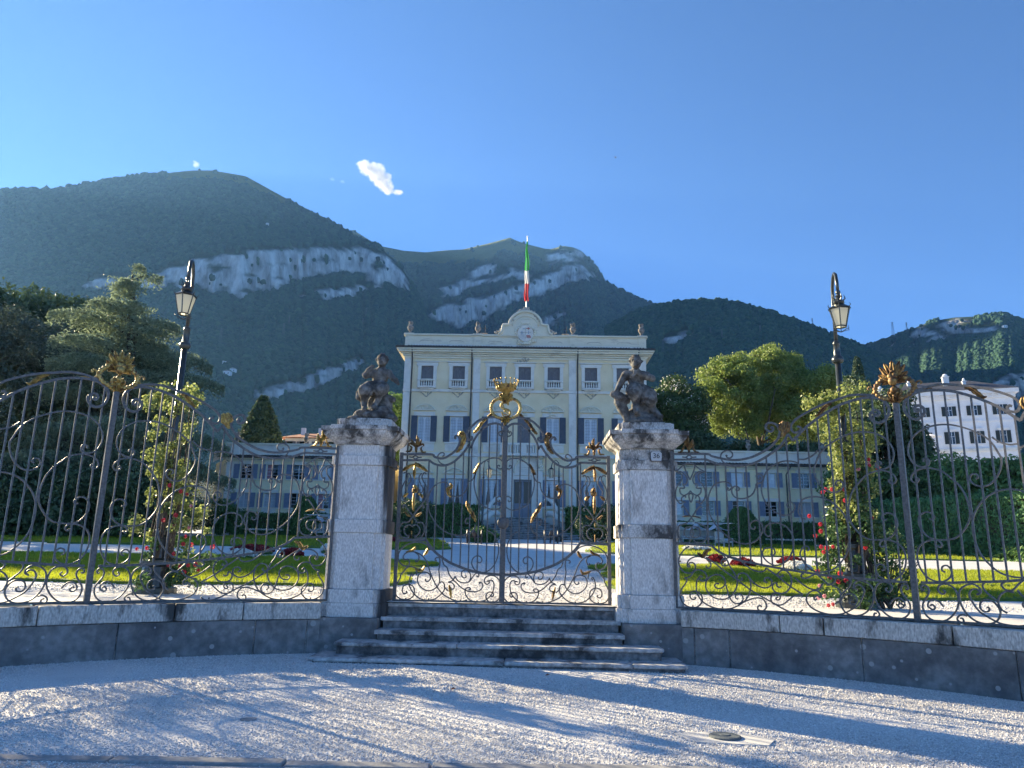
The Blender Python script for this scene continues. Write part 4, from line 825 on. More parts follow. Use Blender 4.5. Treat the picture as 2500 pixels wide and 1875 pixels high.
# cornice swept out in steps, on front and flanks
for (e, z0, z1) in ((.10, 18.22, 18.40), (.22, 18.41, 18.56), (.36, 18.57, 18.68), (.58, 18.69, 18.86), (.70, 18.87, 19.02)):
    MB().box(-10.38-e, 10.38+e, YV-e, YV+14+e, z0, z1).build('cornice', 'cornice_stone', vl, bevel=.02)
vb('gutter', 'pipe', -11.16, 11.16, -.80, -.66, 19.03, 19.16); vb('eaves_board', 'pipe', -11.14, 11.14, -.655, 14.7, 19.03, 19.09)
for x in np.arange(-11.0, 11.0, .24):
    if random.random() < .93: MB().tube([(x, YV-.72, 19.15), (x, YV+.2, 19.30+random.uniform(-.01, .02))], .085, 6).build('roof_tile', 'roof_tile', vl)
for x in (-9.76, -4.58, 4.55, 9.76): MB().tube([(x, YV-.70, 19.05), (x, YV-.6, 18.9), (x, YV-.12, 18.0), (x, YV-.12, 5.0)], .055, 8).build('downpipe', 'pipe', vl)
# attic parapet
vb('parapet', 'cornice_stone', -10.45, 10.45, -.02, .35, 19.2, 20.28); vb('parapet_base', 'villa_stone', -10.5, 10.5, -.06, -.021, 19.2, 19.5); vb('parapet_coping', 'cornice_stone', -10.62, 10.62, -.18, .45, 20.281, 20.44, bevel=.03)
for x in (-10.15, -4.15, 4.15, 10.15): vb('parapet_pier', 'cornice_stone', x-.33, x+.33, -.11, -.061, 19.2, 20.28); vb('pier_coping', 'cornice_stone', x-.42, x+.42, -.24, .3, 20.30, 20.47, bevel=.02)
for x in (-8.6, -6.0, -2.6, 2.6, 6.0, 8.6):
    for a, b in (((-.62, 19.72), (-.45, 19.85)), ((-.45, 19.85), (.45, 19.85)), ((.45, 19.85), (.62, 19.72))): MB().tube([(x+a[0], YV-.03, a[1]), (x+b[0], YV-.03, b[1])], .025, 4).build('parapet_moulding', 'carved_stone', vl)
# pediment with shoulders and arch
def ped(s, zb=20.2, ex=0): 
    P = [(-2.35*s, zb), (2.35*s, zb), (2.1, 20.48), (1.95, 20.75), (1.9, 21.25-.0), (1.55, 21.28)]
    P += [(1.40*math.cos(a)+0, 21.28+1.22*math.sin(a)) for a in np.linspace(.12, math.pi-.12, 18)]
    return P+[(-1.55, 21.28), (-1.9, 21.25), (-1.95, 20.75), (-2.1, 20.48)]
MB().prism([(x, z) for x, z in ped(1)], YV+.3, YV-.08).build('pediment', 'cornice_stone', vl)
pf = []
Q = [(-2.35, 20.45), (-2.12, 20.6), (-2.02, 20.85), (-1.98, 21.2), (-1.95, 21.33), (-1.5, 21.36)]+[(-1.42*math.cos(a), 21.3+1.28*math.sin(a)) for a in np.linspace(.1, math.pi-.1, 18)]+[(1.5, 21.36), (1.95, 21.33), (1.98, 21.2), (2.02, 20.85), (2.12, 20.6), (2.35, 20.45)]
MB().tube([(x, YV-.16, z) for x, z in Q], .12, 6).build('pediment_moulding', 'cornice_stone', vl, smooth=True)
MB().tube([(x*.80, YV-.13, 20.9+(z-21.0)*.80) for x, z in Q[6:-6]], .06, 6).build('pediment_moulding', 'cornice_stone', vl, smooth=True)
def lumps(nm, pts, r, m_='carved_stone', par=vl, vox=.035): 
    mb = MB()
    for p in pts: mb.ball(p[:3], (p[3] if len(p) > 3 else r)*np.array((1, .7, 1)), 7, 5)
    return mb.build(nm, m_, par, smooth=True)
rg = random.Random(5)
for s in (-1, 1): lumps('carved_garland', [(s*(.35+.95*t+rg.uniform(-.08, .08)), YV-.1, 22.60-.95*t**1.6+rg.uniform(-.08, .12), rg.uniform(.07, .15)) for t in np.linspace(0, 1, 18)], .1)
for s in (-1, 1): lumps('carved_scroll', [(s*(2.1+.55*t), YV-.05, 20.62+.28*(1-t)+rg.uniform(-.05, .08), .10) for t in np.linspace(0, 1, 7)], .1)
lumps('carved_finial', [(rg.uniform(-.35, .35), YV-.12, 22.66+rg.uniform(0, .25), rg.uniform(.07, .13)) for t in range(16)], .1)
# coat of arms
ca = MB().lathe([(.0, 0), (.66, .02), (.70, .08), (.66, .14), (.60, .10), (0, .18)], n=28); ca.xf(Matrix.Translation((0, YV-.08, 20.55)) @ Matrix.Rotation(R_(90), 4, 'X') @ Matrix.Diagonal((1, 1.12, 1, 1))); coa = ca.build('coat_of_arms', 'villa_stone', vl, smooth=True)
lumps('arms_frame', [((.78+.10*math.sin(5*a))*math.cos(a), YV-.16, 20.5+(.92+.08*math.sin(5*a))*math.sin(a), .10+.04*math.sin(3*a)) for a in np.linspace(0, 6.28, 34)], .1, 'cornice_stone')
lumps('arms_drapery', [(rg.uniform(-.9, .9)*(1-.3*t), YV-.12, 19.95-.35*t, rg.uniform(.08, .15)) for t in np.linspace(0, 1, 20)], .1, 'cornice_stone')
MB().prism([(-.36, 21.45), (.36, 21.45), (.42, 21.78), (-.42, 21.78)], YV-.2, YV-.1).build('arms_crown', 'cornice_stone', vl)
for x in np.linspace(-.4, .4, 9): MB().ball((x, YV-.2, 21.84), .035, 6, 4).build('crown_pearl', 'cornice_stone', vl)
def mark(x, z, w_, h_, m_): MB().box(x-w_/2, x+w_/2, YV-.275, YV-.245, z-h_/2, z+h_/2).build('arms_mark', m_, vl)
mark(.24, 20.98, .34, .045, 'red_paint'); mark(.26, 20.98, .045, .22, 'red_paint'); mark(0, 20.55, .03, 1.0, 'carved_stone'); mark(0, 20.62, .95, .03, 'carved_stone'); mark(-.3, 20.6, .05, .3, 'blue_paint'); mark(-.15, 20.95, .2, .05, 'blue_paint'); mark(.28, 20.62, .06, .28, 'blue_paint')
for k in range(4): MB().add([(x, YV-.27, z) for x, z in ((.08+.09*k, 20.36), (.13+.09*k, 20.38), (.22+.09*k, 20.14), (.17+.09*k, 20.12))], [(0, 1, 2, 3)]).build('arms_stripe', 'red_paint', vl)
def urn(x, y, z, s, par, nm='urn'):
    u = MB().lathe([(.24, 0), (.24, .07), (.15, .10), (.11, .20), (.13, .28), (.24, .42), (.30, .60), (.27, .74), (.16, .82), (.18, .90), (.22, .94)], n=14)
    r = random.Random(int(x*10)+5)
    for k in range(14): u.ball((r.uniform(-.17, .17), r.uniform(-.17, .17), .98+r.uniform(0, .2)), r.uniform(.06, .11), 6, 4)
    u.v = [(x+a*s, y+b*s, z+c*s) for a, b, c in u.v]; return u.build(nm, 'urn_stone', par, smooth=True)
for x in (-10.1, -4.15, 4.15, 10.1): urn(x, YV+.05, 20.46, .92, vl)
# chimneys with their aerials, behind the inner urns
for x in (-3.75, 3.6):
    MB().box(x-.25, x+.25, YV+2, YV+2.5, 19.3, 21.1).box(x-.32, x+.32, YV+1.93, YV+2.57, 21.1, 21.2).build('chimney', 'urn_stone', vl); MB().tube([(x+.1, YV+2.2, 21.1), (x+.1, YV+2.2, 22.0)], .02, 5).tube([(x-.2, YV+2.2, 21.7), (x+.35, YV+2.2, 21.7)], .015, 4).build('aerial', 'pipe', vl)
# roof behind the parapet
MB().add([(-11.1, YV-.5, 19.12), (11.1, YV-.5, 19.12), (11.1, YV+14.6, 19.12), (-11.1, YV+14.6, 19.12), (-5, YV+7, 20.3), (5, YV+7, 20.3)], [(0, 1, 5, 4), (1, 2, 5), (2, 3, 4, 5), (3, 0, 4)]).build('roof', 'roof_tile', vl)
# ---- windows
def shutter_mesh(w_, h_, m_, n=16, mid=True):
    mb = MB(); mb.box(-w_/2, -w_/2+.05, -.025, .025, 0, h_); mb.box(w_/2-.05, w_/2, -.025, .025, 0, h_); mb.box(-w_/2+.05, w_/2-.05, -.025, .025, 0, .07); mb.box(-w_/2+.05, w_/2-.05, -.025, .025, h_-.07, h_)
    if mid: mb.box(-w_/2+.05, w_/2-.05, -.025, .025, h_*.5-.035, h_*.5+.035)
    for k in range(n):
        z = .08+(h_-.16)*k/n; mb.add([(-w_/2+.05, -.02, z), (w_/2-.05, -.02, z), (w_/2-.05, .02, z+(h_-.16)/n*1.1), (-w_/2+.05, .02, z+(h_-.16)/n*1.1)], [(0, 1, 2, 3)])
    mb.box(-w_/2+.04, w_/2-.04, .022, .026, .06, h_-.06)
    return mb.mesh('shutter', m_)
S_up, S_mid, S_low, S_w = shutter_mesh(.51, 2.02, 'shutter_grey', 18, False), shutter_mesh(.52, 2.22, 'shutter_dark', 18), shutter_mesh(.52, 2.2, 'shutter_blue', 16), shutter_mesh(.46, 1.17, 'shutter_blue', 10)
S_midc = shutter_mesh(.54, 2.22, 'shutter_grey', 18)
def surround(w_, h_, ears=True):
    a = w_/2; mb = MB(); o = .28
    mb.box(-a-o, -a, -.10, -.002, -.0, h_); mb.box(a, a+o, -.10, -.002, 0, h_); mb.box(-a-o-(.10 if ears else 0), a+o+(.10 if ears else 0), -.12, -.002, h_, h_+.30)
    return mb
W_up = surround(1.06, 2.0).box(-1.0, 1.0, -.2, -.003, 2.33, 2.40).mesh('window', 'villa_stone')
W_mid = MB().box(-.9, .9, -.07, -.002, 2.2, 2.55).box(-1.0, 1.0, -.16, -.002, -.15, -.04).box(-.92, .92, -.06, -.002, -.80, -.151).box(-.6, .6, -.09, -.061, -.62, -.3).mesh('window', 'villa_stone')
W_low = MB().box(-.9, .9, -.07, -.002, 2.2, 2.5).box(-.85, .85, -.14, -.002, -.16, -.03).mesh('window', 'villa_stone')
def casement(w_, h_, nx_, nz_, arch=False):
    mb = MB(); a = w_/2
    for x0, x1 in ((-a, -a+.06), (a-.06, a), (-.045, .045)): mb.box(x0, x1, .14, .2, 0, h_)
    mb.box(-a+.06, -.045, .14, .2, 0, .08); mb.box(.045, a-.06, .14, .2, 0, .08); mb.box(-a+.06, -.045, .14, .2, h_-.07, h_); mb.box(.045, a-.06, .14, .2, h_-.07, h_)
    if arch:
        for s in (-1, 1):   # rounded heads of the two lights
            x0, x1 = (.045, a-.06) if s > 0 else (-a+.06, -.045); c = (x0+x1)/2; r = (x1-x0)/2; zc = h_-.07-r
            P = [(x0, h_-.07)]+[(c-r*math.cos(t), zc+r*math.sin(t)) for t in np.linspace(0, math.pi, 9)]+[(x1, h_-.07)]
            mb.prism(P[:6]+[(c, h_-.07)], .145, .19); mb.prism([(c, h_-.07)]+P[5:], .145, .19)
    return mb.mesh('casement', 'sash')
def bars(w_, h_, nx_, nz_):
    mb = MB()
    for s in (-1, 1):
        for i in range(1, nx_): x = s*(.045+(w_/2-.105)*i/nx_); mb.box(x-.008, x+.008, .15, .17, .08, h_-.07)
        for j in range(1, nz_): z = .08+(h_-.15)*j/nz_; mb.box(min(s*.045, s*(w_/2-.06)), max(s*.045, s*(w_/2-.06)), .152, .168, z-.008, z+.008)
    return mb.mesh('glazing_bars', 'shutter_grey')
C_mid, B_mid = casement(1.08, 2.18, 2, 6, True), bars(1.08, 2.18, 3, 8)
pane_m = MB().box(-.54, .54, .172, .18, .01, 2.17).mesh('pane', 'curtain_sky_glass')
drape_m = MB().add([(-.46, .168, .05), (-.30, .168, .05), (-.10, .168, 1.95), (-.16, .168, 1.95)], [(0, 1, 2, 3)])
drape_L = MB().prism([(-.50, .05), (-.08, .05), (-.10, .4), (-.28, 2.0)], .160, .1715).mesh('drape', 'drape'); drape_R = MB().prism([(.08, .05), (.50, .05), (.28, 2.0), (.10, .4)], .160, .1715).mesh('drape', 'drape')
def seg_ped(w_, h_):
    mb = MB(); A = np.linspace(-.95, .95, 13); R0 = w_/2/math.sin(.95)
    arcp = [(R0*math.sin(a)*1.0, (R0*math.cos(a)-R0*math.cos(.95))*h_/(R0-R0*math.cos(.95))) for a in A]
    mb.tube([(x, -.14, z+.10) for x, z in arcp], .065, 5); mb.tube([(x*.86, -.10, z*.80+.08) for x, z in arcp], .03, 4); mb.box(-w_/2-.08, w_/2+.08, -.22, -.002, .0, .09); mb.prism([(x, z+.08) for x, z in arcp], -.003, -.06)
    r = random.Random(3)
    for k in range(16): x = r.uniform(-.4, .4); mb.ball((x, -.12, .12+r.uniform(0, h_*.9*(1-abs(x)))), (r.uniform(.04, .1), .05, r.uniform(.04, .09)), 6, 4)
    return mb
P_mid = seg_ped(1.75, .42).mesh('window_pediment', 'cornice_stone')
mb = seg_ped(1.75, .46); r = random.Random(9)
for k in range(14): mb.ball((r.uniform(-.28, .28), -.14, r.uniform(-.35, .75)), (r.uniform(.05, .1), .06, r.uniform(.05, .1)), 6, 4)
P_mask = mb.mesh('window_pediment', 'cornice_stone')
tri = MB().tube([(-.95, -.14, .08), (0, -.16, .52), (.95, -.14, .08)], .06, 5).box(-1.0, 1.0, -.2, -.002, 0, .08).prism([(-.9, .08), (.9, .08), (0, .5)], -.003, -.05)
for k in range(8): tri.ball((r.uniform(-.3, .3), -.1, .12+r.uniform(0, .2)), (.06, .05, .05), 6, 4)
P_tri = tri.mesh('window_pediment', 'cornice_stone')
def lathe_baluster(h_, s=.07): return MB().lathe([(s*.9, 0), (s*.9, h_*.08), (s*.55, h_*.12), (s, h_*.32), (s*.85, h_*.45), (s*.45, h_*.70), (s*.75, h_*.88), (s*.9, h_*.92), (s*.9, h_)], n=8)
bal_m = lathe_baluster(.50).mesh('baluster', 'villa_stone', True)
# bowed balconet
def bow(w_, d_, z0, z1, e=0):
    P = [(w_/2+e, 0)]+[((w_/2+e)*math.cos(t), -(d_*.45)-(d_*.55+e)*math.sin(t)) for t in np.linspace(.12, math.pi-.12, 9)]+[(-w_/2-e, 0)]
    return MB().slab(list(reversed(P)), z0, z1)
mbB = bow(1.55, .45, 0, .16, .03); b2 = bow(1.55, .45, .66, .76, .02); mbB.add(b2.v, b2.f); b3 = bow(1.45, .40, -.12, 0, -.1); mbB.add(b3.v, b3.f)
mbB.box(-.78, -.55, -.30, -.0, .16, .66); mbB.box(.55, .78, -.30, 0, .16, .66)
BALC = mbB.mesh('balconet', 'villa_stone')
def arabesque():
    mb = MB(); r = random.Random(2)
    for s in (-1, 1): mb.tube([(s*.75, -.05, 0), (s*.5, -.06, -.1), (s*.35, -.06, -.30), (s*.1, -.06, -.52), (s*.02, -.06, -.62)], .035, 5)
    for k in range(16): t = r.random(); mb.ball((r.choice((-1, 1))*(.85-.8*t)*r.uniform(.7, 1), -.06, -.05-.5*t*r.random()), r.uniform(.03, .06), 6, 4)
    return mb.mesh('carved_bracket', 'carved_stone')
BRK = arabesque()
dark_room = MB().box(-.7, .7, .2, .9, -.1, 2.5).mesh('dark_room', 'dark_glass')
for x in UP:
    wd = link('window', W_up, vl, (x, YV, 15.55)); link('shutter', S_up, wd, (-.262, .06, .02)); link('shutter', S_up, wd, (.262, .06, .02))
    bc = link('balconet', BALC, vl, (x, YV, 15.55))
    for k in range(5): link('baluster', bal_m, bc, (-.40+.2*k, -.33-.06*math.sin(math.pi*(k+.5)/5), .16))
    link('carved_bracket', BRK, vl, (x, YV, 15.42))
for i, x in enumerate(MID):
    wd = link('window', W_mid, vl, (x, YV, 10.95))
    if i == 3: link('shutter', S_midc, wd, (-.275, .05, 0)); link('shutter', S_midc, wd, (.275, .05, 0))
    else:
        link('casement', C_mid, wd); link('glazing_bars', B_mid, wd); link('pane', pane_m, wd); link('shutter', S_mid, wd, (-.83, -.10, -.02)); link('shutter', S_mid, wd, (.83, -.10, -.02))
    link('window_pediment', P_mask if i in (2, 3, 4) else P_mid, vl, (x, YV, 13.60))
for x in LOW:
    wd = link('window', W_low, vl, (x, YV, 5.65)); link('casement', C_mid, wd); link('glazing_bars', B_mid, wd); link('pane', pane_m, wd); link('drape', drape_L, wd); link('drape', drape_R, wd)
    link('shutter', S_low, wd, (-.83, -.09, 0)); link('shutter', S_low, wd, (.83, -.09, 0)); link('window_pediment', P_tri, vl, (x, YV, 8.25))
lumps('carved_cresting', [(rg.uniform(-.75, .75)*(1-t), YV-.08, 18.0+.45*t, rg.uniform(.05, .09)) for t in np.linspace(0, .9, 26)], .06)
# ---- portal, balcony above it
vb('portal_jamb', 'villa_stone', -1.55, -.80, -.22, -.004, 4.55, 8.2); vb('portal_jamb', 'villa_stone', .74, 1.49, -.22, -.004, 4.55, 8.2)
vb('portal_frieze', 'villa_stone', -1.55, 1.49, -.20, -.005, 8.201, 9.72); vb('door_frame', 'villa_stone', -.80, .74, -.12, .1, 7.86, 8.19)
for x0, x1 in ((-1.68, -1.2), (1.14, 1.62)):
    vb('portal_pilaster', 'villa_stone', x0, x1, -.42, -.221, 4.55, 8.6); vb('portal_capital', 'cornice_stone', x0-.08, x1+.08, -.5, -.201, 8.601, 8.75)
    lumps('carved_console', [((x0+x1)/2+rg.uniform(-.2, .2), YV-.42, 9.25+rg.uniform(-.45, .45), rg.uniform(.09, .17)) for k in range(16)], .1, 'cornice_stone')
MB().tube([(.72*math.cos(a)-.03, YV-.24, 8.55+.85*math.sin(a)) for a in np.linspace(-.2, math.pi+.2, 15)], .08, 6).build('portal_arch', 'cornice_stone', vl, smooth=True)
lumps('carved_console', [(-.03+rg.uniform(-.5, .5), YV-.22, 9.5+rg.uniform(-.15, .2), rg.uniform(.06, .12)) for k in range(14)], .1, 'cornice_stone')
for z in (8.85, 8.7, 8.55): vb('inscription', 'carved_stone', -.45, .4, -.212, -.2005, z, z+.02)
vb('balcony_slab', 'villa_stone', -2.0, 1.94, -.95, -.005, 9.74, 9.98, bevel=.03); vb('balcony_rail', 'villa_stone', -1.95, 1.89, -.9, -.7, 10.66, 10.82)
for x0, x1 in ((-1.95, -1.25), (-.30, .24), (1.2, 1.89)): vb('balcony_pier', 'villa_stone', x0, x1, -.88, -.72, 9.981, 10.659)
bal2 = lathe_baluster(.68, .085).mesh('baluster', 'villa_stone', True)
for x in (-1.1, -.9, -.7, -.5, .42, .62, .82, 1.02): link('baluster', bal2, vl, (x, YV-.8, 9.981))
dr = MB().box(-.78, -.04, .12, .18, 4.7, 5.9).box(-.02, .72, .12, .18, 4.7, 5.9).box(-.78, -.70, .12, .18, 5.901, 7.85).box(-.12, .06, .12, .18, 5.901, 7.85).box(.64, .72, .12, .18, 5.901, 7.85).box(-.69, -.13, .12, .18, 7.7, 7.85).box(.07, .63, .12, .18, 7.7, 7.85)
dr.v = [(x, y+YV, z) for x, y, z in dr.v]; dro = dr.build('door', 'door_wood', vl); mat('door_glass', (.075,.06,.045), rough=.25); vb('door_pane', 'door_glass', -.72, .66, .15, .16, 5.9, 7.72, parent=dro); MB().ball((.0, YV+.09, 5.7), .03, 6, 4).build('door_handle', 'gilt', dro)
vb('threshold', 'stair_stone', -1.6, 1.5, -1.0, -.15, 4.4, 4.68)
# interior darkness: floors
vb('floor', 'drape', -9.99, 9.99, .46, 13.59, 10.2, 10.4); vb('floor', 'drape', -9.99, 9.99, .46, 13.59, 14.6, 14.8)
vb('partition', 'drape', -9.99, 9.99, 2.4, 2.6, ZG, 18.5)
# ---- garden stairs with carved side scrolls
sr = empty('villa_stairs'); tag(sr, 'wide weathered stone staircase rising to the villa door', 'stairs')
ns = 13
for k in range(ns):
    t = k/(ns-1); hw = 3.6*(1-t)**1.2+1.55; y0 = 57.2+t*3.3; z1 = ZG+(k+1)*(4.68-ZG)/ns
    P = [(-hw*math.cos(a)-.03, y0+.8-.8*math.sin(a)) for a in np.linspace(0, math.pi, 15)]; P += [(hw-.03, 61.0), (-hw-.03, 61.0)]
    P = list(reversed(P)) if False else P
    MB().slab(P, z1-.05, z1).build('stair_tread', 'skylit_tread_stone', sr, bevel=.01); cy = y0+1.0  # tread paler than riser, so the light on each step is in the colour
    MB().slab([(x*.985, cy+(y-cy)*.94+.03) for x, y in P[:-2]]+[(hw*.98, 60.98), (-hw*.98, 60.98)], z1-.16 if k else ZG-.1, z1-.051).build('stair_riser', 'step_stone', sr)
for s in (-1, 1):
    MB().tube([(s*1.75, 60.9, 6.0), (s*1.85, 60.7, 6.1), (s*2.15, 60.4, 6.15), (s*2.5, 60.0, 5.75), (s*2.75, 59.8, 5.2), (s*3.2, 59.4, 4.9), (s*3.5, 59.2, 4.95), (s*3.6, 59.1, 4.75)], [.12, .16, .18, .17, .16, .2, .2, .12], 8).build('stair_scroll', 'villa_stone', sr, smooth=True)
    MB().tube([(s*1.9, 60.8, 4.9), (s*2.15, 60.5, 5.0), (s*2.45, 60.2, 5.0), (s*2.8, 59.9, 4.7), (s*3.4, 59.3, 4.35)], [.2, .25, .25, .3, .25], 8).build('stair_scroll', 'villa_stone', sr, smooth=True)
    MB().box(min(s*3.7, s*5.2), max(s*3.7, s*5.2), 58.6, 59.2, ZG, ZG+.75).build('stair_wall', 'stair_stone', sr, bevel=.03)
# ---- flagpole and flag
mat('pole_white', (.72,.72,.72), rough=.4); mat('flag_green', (.05,.33,.10), trans=.45); mat('flag_white', (.74,.74,.72), trans=.45); mat('flag_red', (.55,.06,.07), trans=.45)
fp = empty('flagpole', (0, 0, 0)); tag(fp, 'white flagpole rising behind the villa pediment', 'flagpole')
zt = at(1284, 577, YV+1).z; MB().tube([(.05, YV+1, 19.2), (.05, YV+1, zt)], [.065, .035], 8).ball((.05, YV+1, zt), .07, 8, 5).build('pole', 'pole_white', fp)
fl = empty('flag', (0, 0, 0)); tag(fl, 'limp green, white and red flag hanging from the pole', 'flag')
for nm, m_, ya, yb in (('green_stripe', 'flag_green', 590, 662), ('white_stripe', 'flag_white', 662, 693), ('red_stripe', 'flag_red', 693, 735)):
    za, zb = at(1283, ya, YV+1).z, at(1283, yb, YV+1).z; mb = MB(); NN, MM = 8, 7
    for j in range(NN+1):
        z = za+(zb-za)*j/NN; g = (at(1283, 590, YV+1).z-z)/5.5
        wv = .10+.22*min(1, g*2.2)
        for i in range(MM+1):
            u = i/MM; mb.v.append((.02-wv*.55+wv*1.25*u+.03*math.sin(z*3), YV+.93+.12*math.sin(u*9+z*1.3)*(.4+g), z))
    for j in range(NN):
        for i in range(MM): mb.f.append((j*(MM+1)+i, j*(MM+1)+i+1, (j+1)*(MM+1)+i+1, (j+1)*(MM+1)+i))
    mb.build(nm, m_, fl, smooth=True)
# ================================================================ the low wings
mat('wing_plaster', (.84,.74,.48), (.90,.81,.57), 1.2, .9, .12, 40, bdist=.01, stain=(.48,.44,.34), sscale=.5, slo=.5, shi=.8)
def wing(label, x0, x1, wxs, side, curt):
    Y = 60.0; o = empty('villa_wing'); tag(o, label, 'building', 'villa wings')
    zU, zL = 7.38, 5.08
    hs = [(x-.5, x+.5, zU, zU+1.15) for x in wxs]+[(x-.5, x+.5, zL, zL+1.15) for x in wxs]
    wall_with_holes(x0, x1, ZG-.3, 9.0, hs, Y, .35).build('front_wall', 'wing_plaster', o)
    one('side_wall', 'wing_plaster', o, x0, x0+.3, Y+.351, Y+9, ZG-.3, 9.0); one('side_wall', 'wing_plaster', o, x1-.3, x1, Y+.351, Y+9, ZG-.3, 9.0); one('partition', 'drape', o, x0+.31, x1-.31, Y+1.6, Y+1.8, ZG, 9.0); one('partition', 'drape', o, x0+.31, x1-.31, Y+.36, Y+1.59, 6.7, 6.8)
    if side < 0:   # splayed end running back to the left
        MB().add([(x0, Y+.02, ZG-.3), (x0-2.6, Y+4, ZG-.3), (x0-2.6, Y+4, 9.0), (x0, Y+.02, 9.0)], [(0, 1, 2, 3)]).build('splayed_wall', 'wing_plaster', o)
        MB().add([(x0+.2, Y-.5, 9.16), (x0-3.0, Y+4.2, 9.16), (x0-3.0, Y+4.2, 10.15), (x0+.2, Y-.1, 10.2)], [(0, 1, 2, 3)]).build('splayed_parapet', 'villa_stone', o)
    q = .55
    one('corner_strip', 'villa_stone', o, x0-.02, x0+.9, Y-.06, Y-.002, ZG, 8.75)
    for e, z0, z1 in ((.12, 8.78, 8.9), (.32, 8.91, 9.02)): one('cornice', 'cornice_stone', o, x0-e, x1, Y-e, Y+9, z0, z1)
    one('gutter', 'pipe', o, x0-.6, x1, Y-.62, Y-.5, 9.03, 9.13)
    for x in np.arange(x0-.5, x1, .26): MB().tube([(x, Y-.55, 9.14), (x, Y+.1, 9.28)], .09, 5).build('roof_tile', 'roof_tile', o)
    one('parapet', 'villa_stone', o, x0-.1, x1, Y-.1, Y+.3, 9.25, 10.12); one('parapet_coping', 'cornice_stone', o, x0-.2, x1, Y-.22, Y+.4, 10.121, 10.26)
    one('roof', 'roof_tile', o, x0-.5, x1, Y-.48, Y+9.2, 9.05, 9.12)
    L_ = x1-x0
    for xu in ((x0+.6, x0+6.3) if side < 0 else (18.25, x1-.9)): one('parapet_pier', 'villa_stone', o, xu-.35, xu+.35, Y-.18, Y-.101, 9.25, 10.12); urn(xu, Y+.1, 10.27, .75, o)
    for i, x in enumerate(wxs):
        for j, z in enumerate((zU, zL)):
            wd = MB().box(-.62, .62, -.06, -.002, 1.15, 1.42).box(-.98, .98, -.12, -.002, -.10, -.02).build('window', 'villa_stone', o, loc=(x, Y, z))
            if j: one('apron', 'villa_stone', wd, -.58, .58, -.04, -.003, -.55, -.101)
            k = (i*2+j+curt) % 5; 
            MB().box(-.5, -.44, .1, .16, 0, 1.15).box(.44, .5, .1, .16, 0, 1.15).box(-.035, .035, .1, .16, 0, 1.15).box(-.44, -.036, .1, .16, .55, .58).box(.036, .44, .1, .16, .55, .58).box(-.44, -.036, .1, .16, .8, .825).box(.036, .44, .1, .16, .8, .825).box(-.44, -.036, .1, .16, .28, .305).box(.036, .44, .1, .16, .28, .305).build('casement', 'sash', wd)
            one('pane', 'curtain_sky_glass' if k in (1, 3) else 'dark_glass', wd, -.43, .43, .165, .17, .02, 1.13)
            if k == 2: one('curtain', 'pink_drape' if side < 0 else 'drape', wd, -.42, -.05, .161, .1645, .02, 1.13)
            link('shutter', S_w, wd, (-.75, -.09, -.01)); link('shutter', S_w, wd, (.75, -.09, -.01))
    return o
wing('low cream wing left of the villa with pale blue shutters and pink curtain', -24.2, -10.9, [-22.6, -20.45, -18.27, -16.1, -13.9], -1, 0)
wing('low cream wing right of the villa with pale blue shutters and a black downpipe', 10.9, 25.2, [12.3, 14.78, 17.22, 19.8, 22.5], 1, 2)
for o in list(COL.objects):
    if o.name.startswith('villa_wing') and 'black downpipe' in o.get('label', ''): MB().tube([(21.35, 59.5, 9.0), (21.1, 59.9, 8.4), (21.1, 59.9, 3.2)], .05, 6).build('downpipe', 'pipe', o)
# ================================================================ houses further off
mat('white_render', (.72,.73,.74), (.80,.81,.82), 1, .9); mat('black_shutter', (.02,.03,.028), rough=.6); mat('slate', (.045,.05,.065), (.075,.08,.10), 2, .8, .3, 8, bdist=.05)
wv = empty('white_villa', (0, 0, 0)); tag(wv, 'white villa with black shutters and dark hipped roof beyond the right trees', 'villa')
WO = Vector((69.6, 105, 0)); WA = R_(-19)     # right front corner; the facade runs back to the left
def wvM(): return Matrix.Translation(WO) @ Matrix.Rotation(WA, 4, 'Z')
def wput(nm, m_, mb, par=wv): mb.xf(wvM()); return mb.build(nm, m_, par)
wput('wall', 'white_render', MB().box(-17.5, 0, 0, 11, 6, 25.3)); wput('cornice', 'white_render', MB().box(-18.2, .7, -.7, 11.7, 25.9, 26.5)); wput('cornice', 'white_render', MB().box(-17.8, .3, -.3, 11.3, 25.3, 25.89))
for k in range(24): wput('bracket', 'white_render', MB().box(-17.6+k*.75, -17.4+k*.75, -.6, -.301, 25.55, 25.88))
wput('roof', 'slate', MB().add([(-18.3, -.8, 26.51), (.8, -.8, 26.51), (.8, 11.8, 26.51), (-18.3, 11.8, 26.51), (-13.5, 5.5, 29.2), (-4, 5.5, 29.2)], [(0, 1, 5, 4), (1, 2, 5), (2, 3, 4, 5), (3, 0, 4)]))
wput('string_course', 'white_render', MB().box(-17.55, .05, -.12, -.002, 21.9, 22.15)); wput('base_course', 'villa_stone', MB().box(-17.6, .1, -.25, -.003, 17.6, 18.0))
